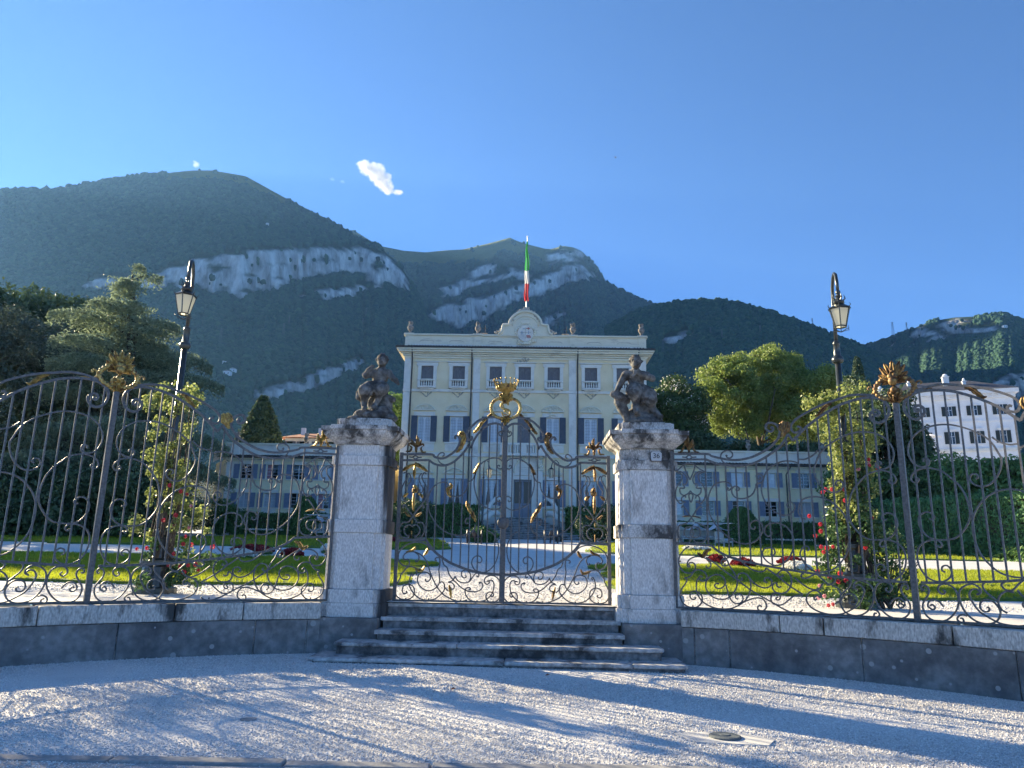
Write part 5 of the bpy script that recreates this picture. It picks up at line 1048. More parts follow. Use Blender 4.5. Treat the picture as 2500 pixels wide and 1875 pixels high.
for i, x in enumerate((-14.9, -11.6, -8.2, -5.0, -1.75)):
    for z, h_ in ((22.85, 1.4), (18.75, 1.75)):
        wd = wput('window', 'white_render', MB().box(x-.6, x+.6, -.12, -.002, z-.18, z-.05).box(x-.62, x+.62, -.14, -.002, z+h_+.05, z+h_+.25)); wput('pane', 'dark_glass', MB().box(x-.42, x+.42, -.03, -.004, z, z+h_), wd)
        wput('sash', 'sash', MB().box(x-.03, x+.03, -.06, -.031, z, z+h_).box(x-.42, x-.36, -.06, -.031, z, z+h_).box(x+.36, x+.42, -.06, -.031, z, z+h_).box(x-.36, x-.03, -.058, -.031, z+h_*.6, z+h_*.6+.04).box(x+.03, x+.36, -.058, -.031, z+h_*.6, z+h_*.6+.04), wd)
        for s in (-1, 1): wput('shutter', 'black_shutter', MB().box(x+s*.68-.25, x+s*.68+.25, -.10, -.03, z, z+h_), wd)
    wput('window_hood', 'white_render', MB().prism([(x-.75, 20.75), (x+.75, 20.75), (x+.7, 20.9), (x, 21.2 if i == 1 else 20.95), (x-.7, 20.9)], -.003, -.25))
for x, y, z, w_ in ((-12.4, 4, 28.9, .5), (-7.6, 3, 29.3, .8), (-5.2, 3, 28.5, .45), (-16.4, 5, 28.4, .6)): wput('chimney', 'white_render', MB().box(x-w_/2, x+w_/2, y-w_/2, y+w_/2, 26.6, z).box(x-w_/2-.08, x+w_/2+.08, y-w_/2-.08, y+w_/2+.08, z, z+.12).ball((x, y, z+.3), (w_*.45, w_*.45, .3), 8, 5))
wput('terrace_rail', 'pipe', MB().box(-14, -11.8, -1.3, -1.25, 18.5, 18.58).box(-14, -11.8, -1.3, -1.25, 17.8, 17.86)); 
pb = empty('parasol', wvM() @ Vector((-11.3, -2.2, 17.4))); tag(pb, 'white garden parasol open in front of the white villa', 'parasol'); MB().lathe([(1.5, 2.15), (.05, 2.6), (.04, 2.62)], n=8).build('canopy', 'white_render', pb); MB().tube([(0, 0, 0), (0, 0, 2.5)], .03, 6).build('pole', 'pipe', pb)
rh = empty('red_roofed_house', (0, 0, 0)); tag(rh, 'white house with red tiled roof behind the left wing', 'house')
one('wall', 'white_render', rh, -29.6, -23.0, 90, 97, 4, 15.35)
MB().add([(-30.2, 89.2, 15.36), (-22.4, 89.2, 15.36), (-22.4, 97.8, 15.36), (-30.2, 97.8, 15.36), (-28.3, 93.5, 16.5), (-24.5, 93.5, 16.5)], [(0, 1, 5, 4), (1, 2, 5), (2, 3, 4, 5), (3, 0, 4)]).build('roof', 'red_tile', rh)
for x in (-29, -27.4, -25.5, -23.9): w_ = one('window', 'dark_glass', rh, x-.35, x+.35, 89.93, 89.99, 14.2, 14.95); one('shutter', 'shutter_dark', w_, x-.75, x-.37, 89.9, 89.98, 14.2, 14.95); one('shutter', 'shutter_dark', w_, x+.37, x+.75, 89.9, 89.98, 14.2, 14.95)
for x in (-28.1, -25.9): one('chimney', 'white_render', rh, x-.25, x+.25, 92, 92.5, 15.8, 17.0)
for (px_, py_, wpx, hpx, lab) in ((552, 914, 17, 11, 'tiny white farmhouse on the wooded slope, lower of the pair'), (567, 908, 13, 11, 'tiny white farmhouse on the wooded slope, upper of the pair'), (545, 887, 11, 7, 'tiny pale barn just above the two farmhouses on the slope'), (652, 548, 6, 5, 'lone white hut high on the left mountain'), (2455, 798, 8, 5, 'pale hut near the summit of the right hill')):
    p = hill(px_, py_); k_ = (p-CP).length/FPX; w_, h_ = wpx*k_, hpx*k_; hh = empty('hillside_house', p-ray(px_, py_)*k_*26); tag(hh, lab, 'house', 'houses on the hillside'); MB().box(-w_/2, w_/2, 0, w_*.7, -h_*.3, h_*.7).build('wall', 'white_render', hh)
    MB().prism([(-w_/2*1.06, h_*.7), (w_/2*1.06, h_*.7), (0, h_)], -w_*.05, w_*.75).build('roof', 'kerb', hh)
    for s in (-.25, .25): one('window', 'dark_glass', hh, s*w_-w_*.07, s*w_+w_*.07, -w_*.012, -w_*.002, h_*.12, h_*.42)
mat('steel', (.10,.12,.13), rough=.8)
for i, (px_, pt, pb_, D, lab) in enumerate(((536, 805, 848, 560, 'lattice pylon nearest the cedar on the slope'), (691, 790, 822, 640, 'left one of two pylons above the lower cliff'), (705, 772, 795, 720, 'small pylon just above the two slope pylons'), (885, 778, 800, 800, 'pylon by the left edge of the villa, lower one'), (893, 752, 778, 850, 'pylon by the left edge of the villa, upper one'), (2181, 790, 820, 1300, 'lower pylon on the right ridge saddle'), (2215, 790, 813, 1350, 'upper pylon on the right ridge saddle'), (1984, 778, 795, 1000, 'pylon on the crest left of the right lamp'), (1735, 800, 822, 700, 'pylon on the hill above the green tree, left'), (1763, 805, 830, 640, 'pylon on the hill above the green tree, middle'), (1857, 795, 820, 760, 'pylon on the hill above the green tree, right'), (1619, 830, 868, 480, 'pylon right beside the right statue'))):
    b_ = hill(px_, pb_); D = (b_-CP).length; h_ = (pb_-pt)*D/FPX*1.05; o = empty('pylon', b_); tag(o, lab, 'pylon', 'power pylons'); ww = h_*.09; mb = MB(); q = D*.0001
    for sx in (-1, 1):
        for sy in (-1, 1): mb.tube([(sx*ww, sy*ww, -h_*.2), (sx*ww*.25, sy*ww*.25, h_)], q*1.2, 4)
    for k in range(6):
        z0, z1 = h_*k/6, h_*(k+1)/6; s0, s1 = ww*(1-.75*k/6), ww*(1-.75*(k+1)/6); mb.tube([(-s0, -s0, z0), (s1, -s1, z1)], q*.7, 3).tube([(s0, -s0, z0), (-s1, -s1, z1)], q*.7, 3)
    mb.build('mast', 'steel', o)
    for f_ in (.72, .84, .96): MB().tube([(-h_*.11, 0, h_*f_), (h_*.11, 0, h_*f_)], q, 4).build('cross_arm', 'steel', o)
# ================================================================ foliage tools
def leafmesh(name, P, Nrm, size, material, aspect=.55, curl=.25, seed=0):
    """one small bent leaf per point: two quads folded along the midrib"""
    r = np.random.default_rng(seed+7919); n = len(P); P = np.asarray(P, float); Nrm = Nrm/np.maximum(np.linalg.norm(Nrm, axis=1, keepdims=True), 1e-6)
    a = r.normal(size=(n, 3)); U = np.cross(Nrm, a); U /= np.maximum(np.linalg.norm(U, axis=1, keepdims=True), 1e-6); W = np.cross(Nrm, U)
    s = (size*r.uniform(.65, 1.35, n))[:, None] if np.isscalar(size) else (size*r.uniform(.7, 1.3, n))[:, None]
    A = P-U*s*.5; B = P+U*s*.5+Nrm*s*-.12; L_ = P+W*s*aspect*.5+Nrm*s*curl*.4; Rr = P-W*s*aspect*.5+Nrm*s*curl*.4
    V = np.stack([A, L_, B, Rr], 1).reshape(-1, 3); i = np.arange(n)*4
    F = np.stack([np.stack([i, i+1, i+2], 1), np.stack([i, i+2, i+3], 1)], 1).reshape(-1, 3)
    return npmesh(name, V, F, material)
def clumps_pts(clumps, n, seed=0, shell=.55, flat=None):
    r = np.random.default_rng(seed); C_ = np.array([c[:3] for c in clumps]); Rd = np.array([c[3:6] if len(c) > 4 else (c[3],)*3 for c in clumps])
    pr = (Rd[:, 0]*Rd[:, 1]+Rd[:, 0]*Rd[:, 2]); pr = pr/pr.sum(); k = r.choice(len(C_), n, p=pr); d = r.normal(size=(n, 3)); d /= np.linalg.norm(d, axis=1, keepdims=True)
    rad = shell+(1-shell)*r.random(n)**.6; rad *= 1+.18*r.normal(size=n)*.6
    return C_[k]+d*Rd[k]*rad[:, None], d+.55*r.normal(size=(n, 3))
def dome_clumps(c, R, n, cr_, seed=0, zmin=-.35, inner=.78, squash=1.0):
    r = random.Random(seed); out_ = []
    while len(out_) < n:
        d = Vector((r.gauss(0, 1), r.gauss(0, 1), r.gauss(0, 1))).normalized()
        if d.z < zmin: continue
        k = inner+(1-inner)*r.random()**.5+.10*mnoise.noise(d*2.3+Vector((seed, 0, 0))); q = r.uniform(*cr_)
        out_.append((c[0]+d.x*R[0]*k, c[1]+d.y*R[1]*k, c[2]+d.z*R[2]*k, q*1.1, q*1.1, q*squash))
    return out_
mat('bark', (.06,.048,.038), (.12,.10,.08), 6, .95, .8, 20, bdist=.03)
def trunk(root, base, top, r0, r1, limbs, seed=0, spread=3, m_='bark'):
    r = random.Random(seed); base, top = Vector(base), Vector(top); mb = MB(); n = 6
    P = [base.lerp(top, k/n)+Vector((r.uniform(-1, 1), r.uniform(-1, 1), 0))*r0*.5*(k > 0) for k in range(n+1)]
    mb.tube([base+Vector((0, 0, -.3))]+P, [r0*1.35]+[r0+(r1-r0)*k/n for k in range(n+1)], 9)
    t = mb.build('trunk', m_, root, smooth=True)
    for k in range(limbs):
        f_ = r.uniform(.35, .95); s = base.lerp(top, f_); a = r.uniform(0, 6.28); e = s+Vector((math.cos(a)*spread*r.uniform(.5, 1), math.sin(a)*spread*r.uniform(.5, 1), spread*r.uniform(.3, .9)))
        m = s.lerp(e, .5)+Vector((0, 0, -.08*spread)); rr = r0*(1-f_*.6)*.45
        MB().tube([s, m, e], [rr, rr*.7, rr*.25], 6).build('limb', m_, root, smooth=True)
    return t
def tree(name, label, base, clumps, nleaf, lsize, material, r0=.3, top=None, limbs=8, spread=3, seed=0, cat='tree', group=None, shell=.5, aspect=.55, htrunk=None):
    root = empty(name, base); tag(root, label, cat, group); B = Vector(base)
    loc = [(c[0]-B.x, c[1]-B.y, c[2]-B.z, *c[3:]) for c in clumps]
    P, N_ = clumps_pts(loc, nleaf, seed, shell); link('crown', leafmesh('crown', P, N_, lsize, material, aspect, seed=seed), root)
    zt = max(c[2] for c in loc)
    if r0: trunk(root, (0, 0, 0), (top[0]-B.x, top[1]-B.y, top[2]-B.z) if top else (0, 0, zt*.85), r0, r0*.3, limbs, seed, spread)
    return root
leafmat('leaf_oak', (.060,.090,.070), (.125,.165,.120), .2, .6)
leafmat('leaf_cedar', (.16,.225,.15), (.32,.40,.26), .4, .6)
leafmat('leaf_dark', (0.041,0.083,0.041), (0.109,0.165,0.079), .2, .5)
leafmat('leaf_chestnut', (0.042,0.091,0.034), (0.105,0.175,0.063), .25, .5)
leafmat('leaf_acacia', (0.150,0.225,0.056), (0.312,0.388,0.112), .42, .5)
leafmat('leaf_green', (0.090,0.188,0.057), (0.179,0.309,0.098), .3, .5)
leafmat('leaf_hedge', (0.052,0.131,0.042), (0.122,0.235,0.073), .25, .5)
leafmat('leaf_ivy', (0.086,0.216,0.086), (0.184,0.357,0.141), .25, .5)
leafmat('leaf_rose_sunlit', (.17,.23,.07), (.36,.40,.15), .5, .4)  # yellower, paler copy of the leaf: sunlight put into the colour
leafmat('leaf_rose_shaded', (0.042,0.098,0.039), (0.098,0.182,0.070), .4, .35)  # darker copy of the same leaf: shade put into the colour
leafmat('petal_red', (.55,.03,.07), (.80,.12,.16), .35, .6); leafmat('petal_white', (.72,.72,.66), (.85,.84,.80), .3, .6); leafmat('petal_dark', (.16,.015,.02), (.34,.03,.04), .2, .6); leafmat('petal_pink', (.75,.32,.38), (.85,.5,.52), .35, .6)
def G(px, py): p = gp(px, py); return p
def base_at(px, Y): p = at(px, 1320, Y); return (p.x, Y, gz(min(Y, 57))-.05)
# ---- holm oak: huge clipped-looking dome on the left
oc = (-46, 53, 6.0)
tree('holm_oak', 'huge dark rounded evergreen oak filling the left edge', (oc[0], oc[1], gz(53)-.1), dome_clumps(oc, (17.6, 11.5, 14.2), 900, (.6, 1.2), 3, -.3, .94), 200000, .23, 'leaf_oak', .8, limbs=10, spread=7, seed=3, shell=.35)
for i, (x, y, R, zt, lab) in enumerate(((-39.5, 64, 6, 22.5, 'unseen evergreen added for shade behind the oak, nearest the cedar'), (-44, 67, 7.5, 25.6, 'unseen evergreen added for shade behind the middle of the oak'), (-52.5, 73, 8.5, 28, 'unseen evergreen added for shade far behind the left part of the oak'), (-61, 81, 9, 30.5, 'tallest unseen evergreen added for shade beyond the oak to the left'), (-36, 66, 4, 20.5, 'unseen evergreen added for shade behind the cedar'))):  # unseen trees added to throw shade across the garden
    c = (x, y, zt-8.5); tree('shade_caster_tree', lab, (x, y, gz(57)-.2), dome_clumps(c, (R, R, 7.5), 110, (1.2, 2.0), 50+i, -.9, .6), 18000, .55, 'leaf_dark', .4, seed=50+i, group='unseen shade trees behind the oak', limbs=4)
sk = empty('laurel_bank', (-27, 42, gz(42))); tag(sk, 'dark shrubs massed between the oak and the left wing', 'shrubs'); r = random.Random(4)
cl = [(-34+ r.uniform(0, 14)+27, r.uniform(-2, 2.5)+0, r.uniform(.3, 3.8)*(1-.2*k/60), r.uniform(.8, 1.4)) for k in range(90)]
P, N_ = clumps_pts(cl, 26000, 5, .4); link('foliage', leafmesh('foliage', P, N_, .28, 'leaf_dark', seed=6), sk)
for k in range(7): x = -6+2*k; MB().tube([(x, 0, -.2), (x+.2, .2, 2.2)], [.12, .06], 6).build('stem', 'bark', sk)
# a lakeside plane tree just out of view: its thin crown dapples the forecourt
tree('plane_tree', 'plane tree standing just beyond the left edge, dappling the forecourt', (-21.4, 18.4, .6), dome_clumps((-21.2, 18.4, 7.6), (5.4, 5.0, 3.4), 110, (.4, .8), 77, -.9, .35), 13000, .17, 'leaf_green', .22, top=(-21.4, 18.4, 7), limbs=9, spread=2.6, seed=77, shell=.2)
# ---- cedar: tiers of drooping boughs
def cedar(label, base, H, Rm, seed, mtl='leaf_cedar', nleaf=100000, lsize=.24):
    root = empty('cedar', base); tag(root, label, 'tree'); r = random.Random(seed); P = []; Nn = []; rn = np.random.default_rng(seed)
    MB().tube([(0, 0, -.5), (.2, 0, H*.4), (.1, 0, H*.75), (-.5, 0, H*.96)], [.75, .5, .28, .06], 10).build('trunk', 'bark', root, smooth=True)
    boughs = []
    for tier in range(17):
        f_ = tier/16; z = H*(.16+.82*f_); L0 = Rm*(1-f_)**.7*(1.0 if tier % 2 else .85)+.9
        for k in range(5 if f_ < .8 else 3):
            a = r.uniform(0, 6.28); L_ = L0*r.uniform(.65, 1.1); up = r.uniform(.05, .28)
            pts = [Vector((-.5*f_, 0, z))+Vector((math.cos(a)*L_*t, math.sin(a)*L_*t, up*L_*math.sin(t*2.2)-.10*L_*t*t)) for t in np.linspace(0, 1, 7)]
            MB().tube(pts, [.14*(1-.85*t)*(1.2-f_) for t in np.linspace(0, 1, 7)], 5).build('bough', 'bark', root)
            boughs.append((pts, L_, a))
    w_ = np.array([b[1]**1.5 for b in boughs]); w_ /= w_.sum()
    ks = rn.choice(len(boughs), nleaf, p=w_); ts = rn.random(nleaf)**.65
    for k, t in zip(ks, ts):
        pts, L_, a = boughs[k]; i = min(5, int(t*6)); p = pts[i].lerp(pts[i+1], t*6-i); wd = .55*L_*math.sin(math.pi*min(1, .12+t*.85))**.8
        o = rn.normal()*wd*.42; dz = -abs(rn.normal())*.35+.1
        P.append((p.x-math.sin(a)*o, p.y+math.cos(a)*o, p.z+dz-abs(o)*.12)); Nn.append((rn.normal()*.5, rn.normal()*.5, .55))
    link('crown', leafmesh('crown', np.array(P), np.array(Nn), lsize, mtl, .28, seed=seed), root); return root
cedar('tall tiered cedar with drooping boughs behind the left lamp post', (-26.3, 47, gz(47)-.2), 18.5, 7.6, 8)
# ---- other trees, placed by where the photo shows their crowns
def crown_from(pxl, pxr, pyt, pyb, Y, depth, n, cr_, seed, squash=.85, zmin=-.6, inner=.55):
    a, b = at(pxl, (pyt+pyb)/2, Y), at(pxr, (pyt+pyb)/2, Y); zt, zb = at((pxl+pxr)/2, pyt, Y).z, at((pxl+pxr)/2, pyb, Y).z
    c = ((a.x+b.x)/2, Y, (zt+zb)/2); R = ((b.x-a.x)/2*.92, depth, (zt-zb)/2*.92); return c, dome_clumps(c, R, n, cr_, seed, zmin, inner, squash)
def std(name, label, pxl, pxr, pyt, pyb, Y, depth, n, cr_, nleaf, ls, m_, seed, r0=.3, **k):
    c, cl = crown_from(pxl, pxr, pyt, pyb, Y, depth, n, cr_, seed); return tree(name, label, (c[0], Y, gz(57)-.2 if Y >= 57 else gz(Y)-.1), cl, nleaf, ls, m_, r0, seed=seed, spread=(c[1]*0+3), **k)
std('chestnut_tree', 'round dark green chestnut with pale blossom behind the right statue', 1572, 1722, 925, 1180, 74, 5, 70, (.8, 1.4), 26000, .34, 'leaf_chestnut', 11)
c, cl = crown_from(1575, 1720, 925, 1100, 73.5, 5, 40, (.5, .9), 12); P, N_ = clumps_pts(cl, 900, 5, .9)
bl = empty('chestnut_blossom', (c[0], 73.5, c[2])); tag(bl, 'pale upright blossoms dotted over the chestnut crown', 'blossom'); bl['kind'] = 'stuff'
bm_ = leafmesh('blossom', P-np.array((c[0], 73.5, c[2])), N_, .22, 'petal_white', seed=4); o_ = link('blossom', bm_, bl)
std('lime_tree', 'bright green tree just left of the villa facade', 925, 990, 945, 1180, 78, 3, 26, (.8, 1.4), 12000, .34, 'leaf_green', 13, group=None)
for k, (l, r_, t, b, nn) in enumerate(((1722, 1900, 870, 1090, 60), (1830, 1990, 843, 1060, 60), (1930, 2060, 900, 1090, 42))):
    pass
ac = empty('acacia_tree', base_at(1880, 76)); tag(ac, 'large feathery yellow green tree right of the villa', 'tree')
CL = []
for k, (l, r_, t, b, nn) in enumerate(((1712, 1850, 866, 1050, 50), (1812, 1965, 842, 1020, 56), (1925, 2050, 900, 1075, 44), (1735, 1880, 940, 1110, 44), (1860, 2020, 950, 1110, 44))):
    c, cl = crown_from(l, r_, t, b, 76+(k % 2)*2, 4.2, nn, (.7, 1.3), 20+k); CL += cl
B = ac.location; P, N_ = clumps_pts([(x-B.x, y-B.y, z-B.z, *q) for x, y, z, *q in CL], 80000, 9, .35); link('crown', leafmesh('crown', P, N_, .33, 'leaf_acacia', .45, seed=9), ac)
trunk(ac, (0, 0, 0), (-.5, 0, 15), .55, .2, 14, 9, 6)
for i, (l, r_, t, b, Y, m_, nl, lab) in enumerate(((1640, 1770, 1060, 1250, 69, 'leaf_dark', 16000, 'dark evergreen behind the right wing, nearest the gate pillar'), (1760, 1910, 1085, 1250, 71, 'leaf_dark', 18000, 'dark evergreen behind the right wing under the feathery tree'), (1880, 2050, 1085, 1260, 68, 'leaf_dark', 18000, 'dark evergreen behind the right wing, beside the rose column'), (2105, 2222, 965, 1230, 56, 'leaf_dark', 20000, 'glossy dark magnolia left of the white villa'), (2040, 2110, 925, 1060, 84, 'leaf_dark', 7000, 'narrow dark fir between the right lamp and the cypress'), (1560, 1650, 1030, 1200, 78, 'leaf_dark', 9000, 'dark tree low behind the right end of the villa'), (820, 990, 1040, 1200, 82, 'leaf_dark', 9000, 'dark tree low behind the left end of the villa'))):
    std('evergreen_tree', lab, l, r_, t, b, Y, 4, 60, (.7, 1.3), nl, .33, m_, 30+i, group='dark evergreens by the house')
def cone(name, label, px, pyt, pyb, hw, Y, m_, nleaf, ls, seed, zb=None, power=.8, cat='tree', top=.08, group=None, shell=.85):
    b = at(px, pyb, Y); zt = at(px, pyt, Y).z; z0 = b.z if zb is None else zb; root = empty(name, (b.x, Y, z0)); tag(root, label, cat, group); rn = np.random.default_rng(seed); H = zt-z0
    f_ = rn.random(nleaf)**1.1; a = rn.uniform(0, 6.28, nleaf); prof = hw*((1-f_)**power*(1-top)+top)*np.minimum(1, .55+f_*6); rad = prof*(shell+(1-shell)*rn.random(nleaf)**.5)*(1+.10*rn.normal(size=nleaf))
    P = np.stack([np.cos(a)*rad, np.sin(a)*rad, f_*H], 1); N_ = np.stack([np.cos(a), np.sin(a), .5+0*a], 1)+.5*rn.normal(size=(nleaf, 3)); link('crown', leafmesh('crown', P, N_, ls, m_, .5, seed=seed), root)
    MB().tube([(0, 0, -.3), (0, 0, H*.9)], [hw*.12+.05, .04], 6).build('trunk', 'bark', root)
    return root
cone('cypress', 'slender dark cypress left of the white villa', 2112, 872, 1100, 1.3, 85, 'leaf_dark', 9000, .32, 41, power=.55)
cone('spruce', 'dark pointed spruce behind the left wing', 622, 968, 1200, 4.0, 76, 'leaf_dark', 16000, .40, 42, power=.9, shell=.5)
cone('topiary', 'clipped yew cone in front of the left wing', 742, 1210, 1312, 1.25, 52, 'leaf_hedge', 12000, .12, 43, power=.5, cat='topiary', group='clipped yew cones', shell=.95)
cone('topiary', 'clipped yew cone in front of the right wing', 1812, 1238, 1330, 1.45, 50, 'leaf_hedge', 12000, .12, 44, power=.5, cat='topiary', group='clipped yew cones', shell=.95)
# palm crowns
def palm(label, px, py, Y, s, seed):
    c = at(px, py, Y); zb = gz(Y); root = empty('palm', (c.x, Y, zb)); tag(root, label, 'palm', 'small palms'); r = random.Random(seed); h_ = c.z-zb
    MB().tube([(0, 0, -.2), (.05, 0, h_*.5), (0, 0, h_)], [.16, .13, .12], 8).build('trunk', 'bark', root)
    for k in range(16):
        a = r.uniform(0, 6.28); e = r.uniform(-.3, .9); mb = MB(); d = Vector((math.cos(a), math.sin(a), 0)); sd = Vector((-math.sin(a), math.cos(a), 0)); pts = [Vector((0, 0, h_))+d*s*t+Vector((0, 0, s*(e*t-.7*t*t))) for t in np.linspace(0, 1, 6)]
        for j in range(9):
            an = (j-4)*.27; dd = (d*math.cos(an)+sd*math.sin(an)); q = pts[3]; tip = q+dd*s*.55+Vector((0, 0, -.18*s)); mb.add([q, q+dd*s*.3+sd*.03*s, tip, q+dd*s*.3-sd*.03*s], [(0, 1, 2, 3)])
        mb.tube(pts[:4], .02*s, 4); mb.build('frond', 'leaf_green', root)
palm('fan palm at the right edge above the ivy wall', 2465, 1130, 46, 1.6, 1); palm('fan palm in shade at the foot of the oak', 318, 1285, 40, 1.3, 2)
# shrub bank above the ivy wall on the right
for i, (l, r_, t, b, Y, nl, lab) in enumerate(((2030, 2160, 1150, 1250, 52, 9000, 'green shrub above the ivy wall, nearest the rose column'), (2130, 2290, 1150, 1250, 50, 10000, 'green shrub above the ivy wall behind the fence post'), (2250, 2400, 1135, 1250, 49, 10000, 'green shrub above the ivy wall below the parasol'), (2370, 2520, 1135, 1250, 47, 10000, 'green shrub above the ivy wall at the right edge'), (2480, 2640, 1110, 1250, 47, 8000, 'tall shrub cut by the right edge of the view'))):
    c, cl = crown_from(l, r_, t, b, Y, 3, 36, (.7, 1.2), 60+i); tree('shrub', lab, (c[0], Y, gz(Y)), cl, nl, .28, 'leaf_green' if i != 1 else 'leaf_chestnut', .15, seed=60+i, cat='shrub', group='shrubs above the ivy wall', limbs=3, spread=1.5)
# ---- hedges: leafy skins on a clipped mass
def hedge(label, a, b, depth, h_, m_, nleaf, ls, seed, name='hedge', group=None, z0=None, wob=.06):
    a, b = Vector(a), Vector(b); root = empty(name, (a.x, a.y, min(a.z, b.z))); tag(root, label, 'hedge', group); L_ = (b-a); ln = L_.length; t = L_/ln; nrm = Vector((t.y, -t.x, 0)).normalized(); rn = np.random.default_rng(seed)
    P = []; N_ = []
    f_ = depth/2
    aF, aT, aE = ln*h_, ln*depth, depth*h_*2; k = rn.choice(3, nleaf, p=np.array([2*aF, aT, aE])/(2*aF+aT+aE)); u, v, s = rn.random(nleaf), rn.random(nleaf), rn.choice((-1, 1), nleaf)
    for i in range(nleaf):
        if k[i] == 0: q = t*(u[i]*ln)+nrm*(f_*s[i])+Vector((0, 0, v[i]*h_)); n_ = nrm*s[i]
        elif k[i] == 1: q = t*(u[i]*ln)+nrm*((v[i]-.5)*depth)+Vector((0, 0, h_)); n_ = Vector((0, 0, 1))
        else: q = t*(0 if s[i] < 0 else ln)+nrm*((u[i]-.5)*depth)+Vector((0, 0, v[i]*h_)); n_ = t*s[i]
        w_ = wob*(1+1.6*mnoise.noise(q*1.1)); q = q+n_*rn.normal()*w_+n_*.18*mnoise.noise(q*.7); P.append(tuple(q)); N_.append(tuple(n_))
    link('foliage', leafmesh('foliage', np.array(P), np.array(N_)+.5*rn.normal(size=(nleaf, 3)), ls, m_, seed=seed), root)
    mb = MB(); i_ = .12; C4 = [t*i_+nrm*(-f_+i_), t*(ln-i_)+nrm*(-f_+i_), t*(ln-i_)+nrm*(f_-i_), t*i_+nrm*(f_-i_)]; z = Vector((0, 0, h_-i_)); mb.add(C4+[c_+z for c_ in C4], [(0, 1, 2, 3), (7, 6, 5, 4), (0, 4, 5, 1), (1, 5, 6, 2), (2, 6, 7, 3), (3, 7, 4, 0)]); mb.build('core', 'bark', root)
    return root
hedge('clipped hedge under the villa windows left of the stairs', (-10.3, 59.3, ZG), (-3.4, 59.3, ZG), 1.6, 2.55, 'leaf_hedge', 16000, .17, 71, group='hedges below the villa')
hedge('clipped hedge under the villa windows right of the stairs', (3.5, 59.3, ZG), (10.3, 59.3, ZG), 1.6, 2.5, 'leaf_hedge', 16000, .17, 72, group='hedges below the villa')
hedge('clipped hedge below the left wing', (-21.6, 57.6, ZG), (-11, 57.6, ZG), 1.4, 1.55, 'leaf_hedge', 14000, .17, 73, group='hedges below the wings')
hedge('clipped hedge below the right wing', (11, 57.6, ZG), (25.5, 57.2, ZG), 1.4, 1.5, 'leaf_hedge', 16000, .17, 74, group='hedges below the wings')
ha, hb = gp(2120, 1338), gp(2560, 1372); hb.z = gz(hb.y); ha.z = gz(ha.y)
hedge('tall wall smothered in dark green ivy on the right', (ha.x, ha.y, ha.z), (hb.x, hb.y, hb.z), 1.2, 3.7, 'leaf_ivy', 46000, .17, 75, name='ivy_wall', wob=.09)
hedge('low leafy border at the foot of the ivy wall', (ha.x-1.0, ha.y-2.2, ha.z), (hb.x-1.0, hb.y-2.2, hb.z), 1.2, .75, 'leaf_green', 14000, .2, 76, name='leafy_border', wob=.22)
for px0, px1, py, Yb, lab, sd in ((575, 690, 1307, 54, 'strip of low white flowers before the left wing', 1), (1870, 1985, 1334, 52, 'strip of low white flowers before the right wing', 2)):
    a, b = at(px0, py, Yb), at(px1, py, Yb); hd = hedge(lab, (a.x, Yb, gz(Yb)), (b.x, Yb, gz(Yb)), .5, .35, 'leaf_hedge', 1800, .14, 80+sd, name='flower_strip', wob=.05)
    rn = np.random.default_rng(sd); n = 420; P = np.stack([rn.random(n)*(b.x-a.x), rn.uniform(-.25, .25, n), .38+.06*rn.random(n)], 1); o_ = link('blooms', leafmesh('blooms', P, rn.normal(size=(n, 3))+np.array((0, -.6, 1)), .13, 'petal_white', 1, seed=sd), hd); o_['kind'] = 'stuff'
for px_, pyt, pyb, Y, w_, lab, sd in ((1003, 1228, 1312, 50, 1.5, 'loose dark bush left of the stairs seen through the gate', 1), (1480, 1245, 1325, 50, 1.6, 'loose dark bush beside the right gate hinge', 2), (1178, 1300, 1332, 47, .55, 'small tuft of foliage at the left foot of the villa stairs', 3), (505, 1215, 1305, 54, 2.0, 'leafy bush against the end of the left wing', 4), (560, 1240, 1310, 53, 1.2, 'bush sprinkled with white flowers at the corner of the left wing', 5)):
    b = at(px_, pyb, Y); zt = at(px_, pyt, Y).z; c = (b.x, Y, (zt+gz(Y))/2); tree('bush', lab, (b.x, Y, gz(Y)), dome_clumps(c, (w_, w_, (zt-gz(Y))/2), 22, (.3, .55), 90+sd, -.8, .5), 5000, .17, 'leaf_dark' if sd < 3 else 'leaf_hedge', .06, seed=90+sd, cat='bush', group='loose bushes', limbs=3, spread=.5)
# ================================================================ lawns and flower beds
mat('turf', (.08,.15,.025), (.14,.22,.04), 8, .9, .9, 90, bdist=.03, stain=(.045,.09,.02), sscale=.6, slo=.5, shi=.75)
leafmat('grass_blade', (.27,.33,.025), (.44,.48,.06), .62, .5)
GTUFT = []
def lawn(poly):
    mb = MB(); P = [(p[0], p[1]) for p in poly]; n = len(P); mb.v = [(x, y, gz(y)-.05) for x, y in P]+[(x, y, gz(y)+.055) for x, y in P]; mb.f = [tuple(range(n, 2*n))]+[(i, (i+1) % n, (i+1) % n+n, i+n) for i in range(n)]
    tag(mb.build('lawn', 'turf'), kind='structure'); A = np.array(P)
    lo, hi = A.min(0), A.max(0); m = int((hi[0]-lo[0])*(hi[1]-lo[1])*(230 if hi[1] < 26 else 28)); q = rng.uniform(lo, hi, (m, 2)); ins = np.zeros(m, bool); j = n-1
    for i in range(n):
        xi, yi = A[i]; xj, yj = A[j]; c_ = ((yi > q[:, 1]) != (yj > q[:, 1])) & (q[:, 0] < (xj-xi)*(q[:, 1]-yi)/(yj-yi+1e-12)+xi); ins ^= c_; j = i
    GTUFT.append(q[ins])
def wav(x, Y0, ph, am=.30): return Y0+am*math.sin(x*.55+ph)+.12*math.sin(x*1.4+ph*2)
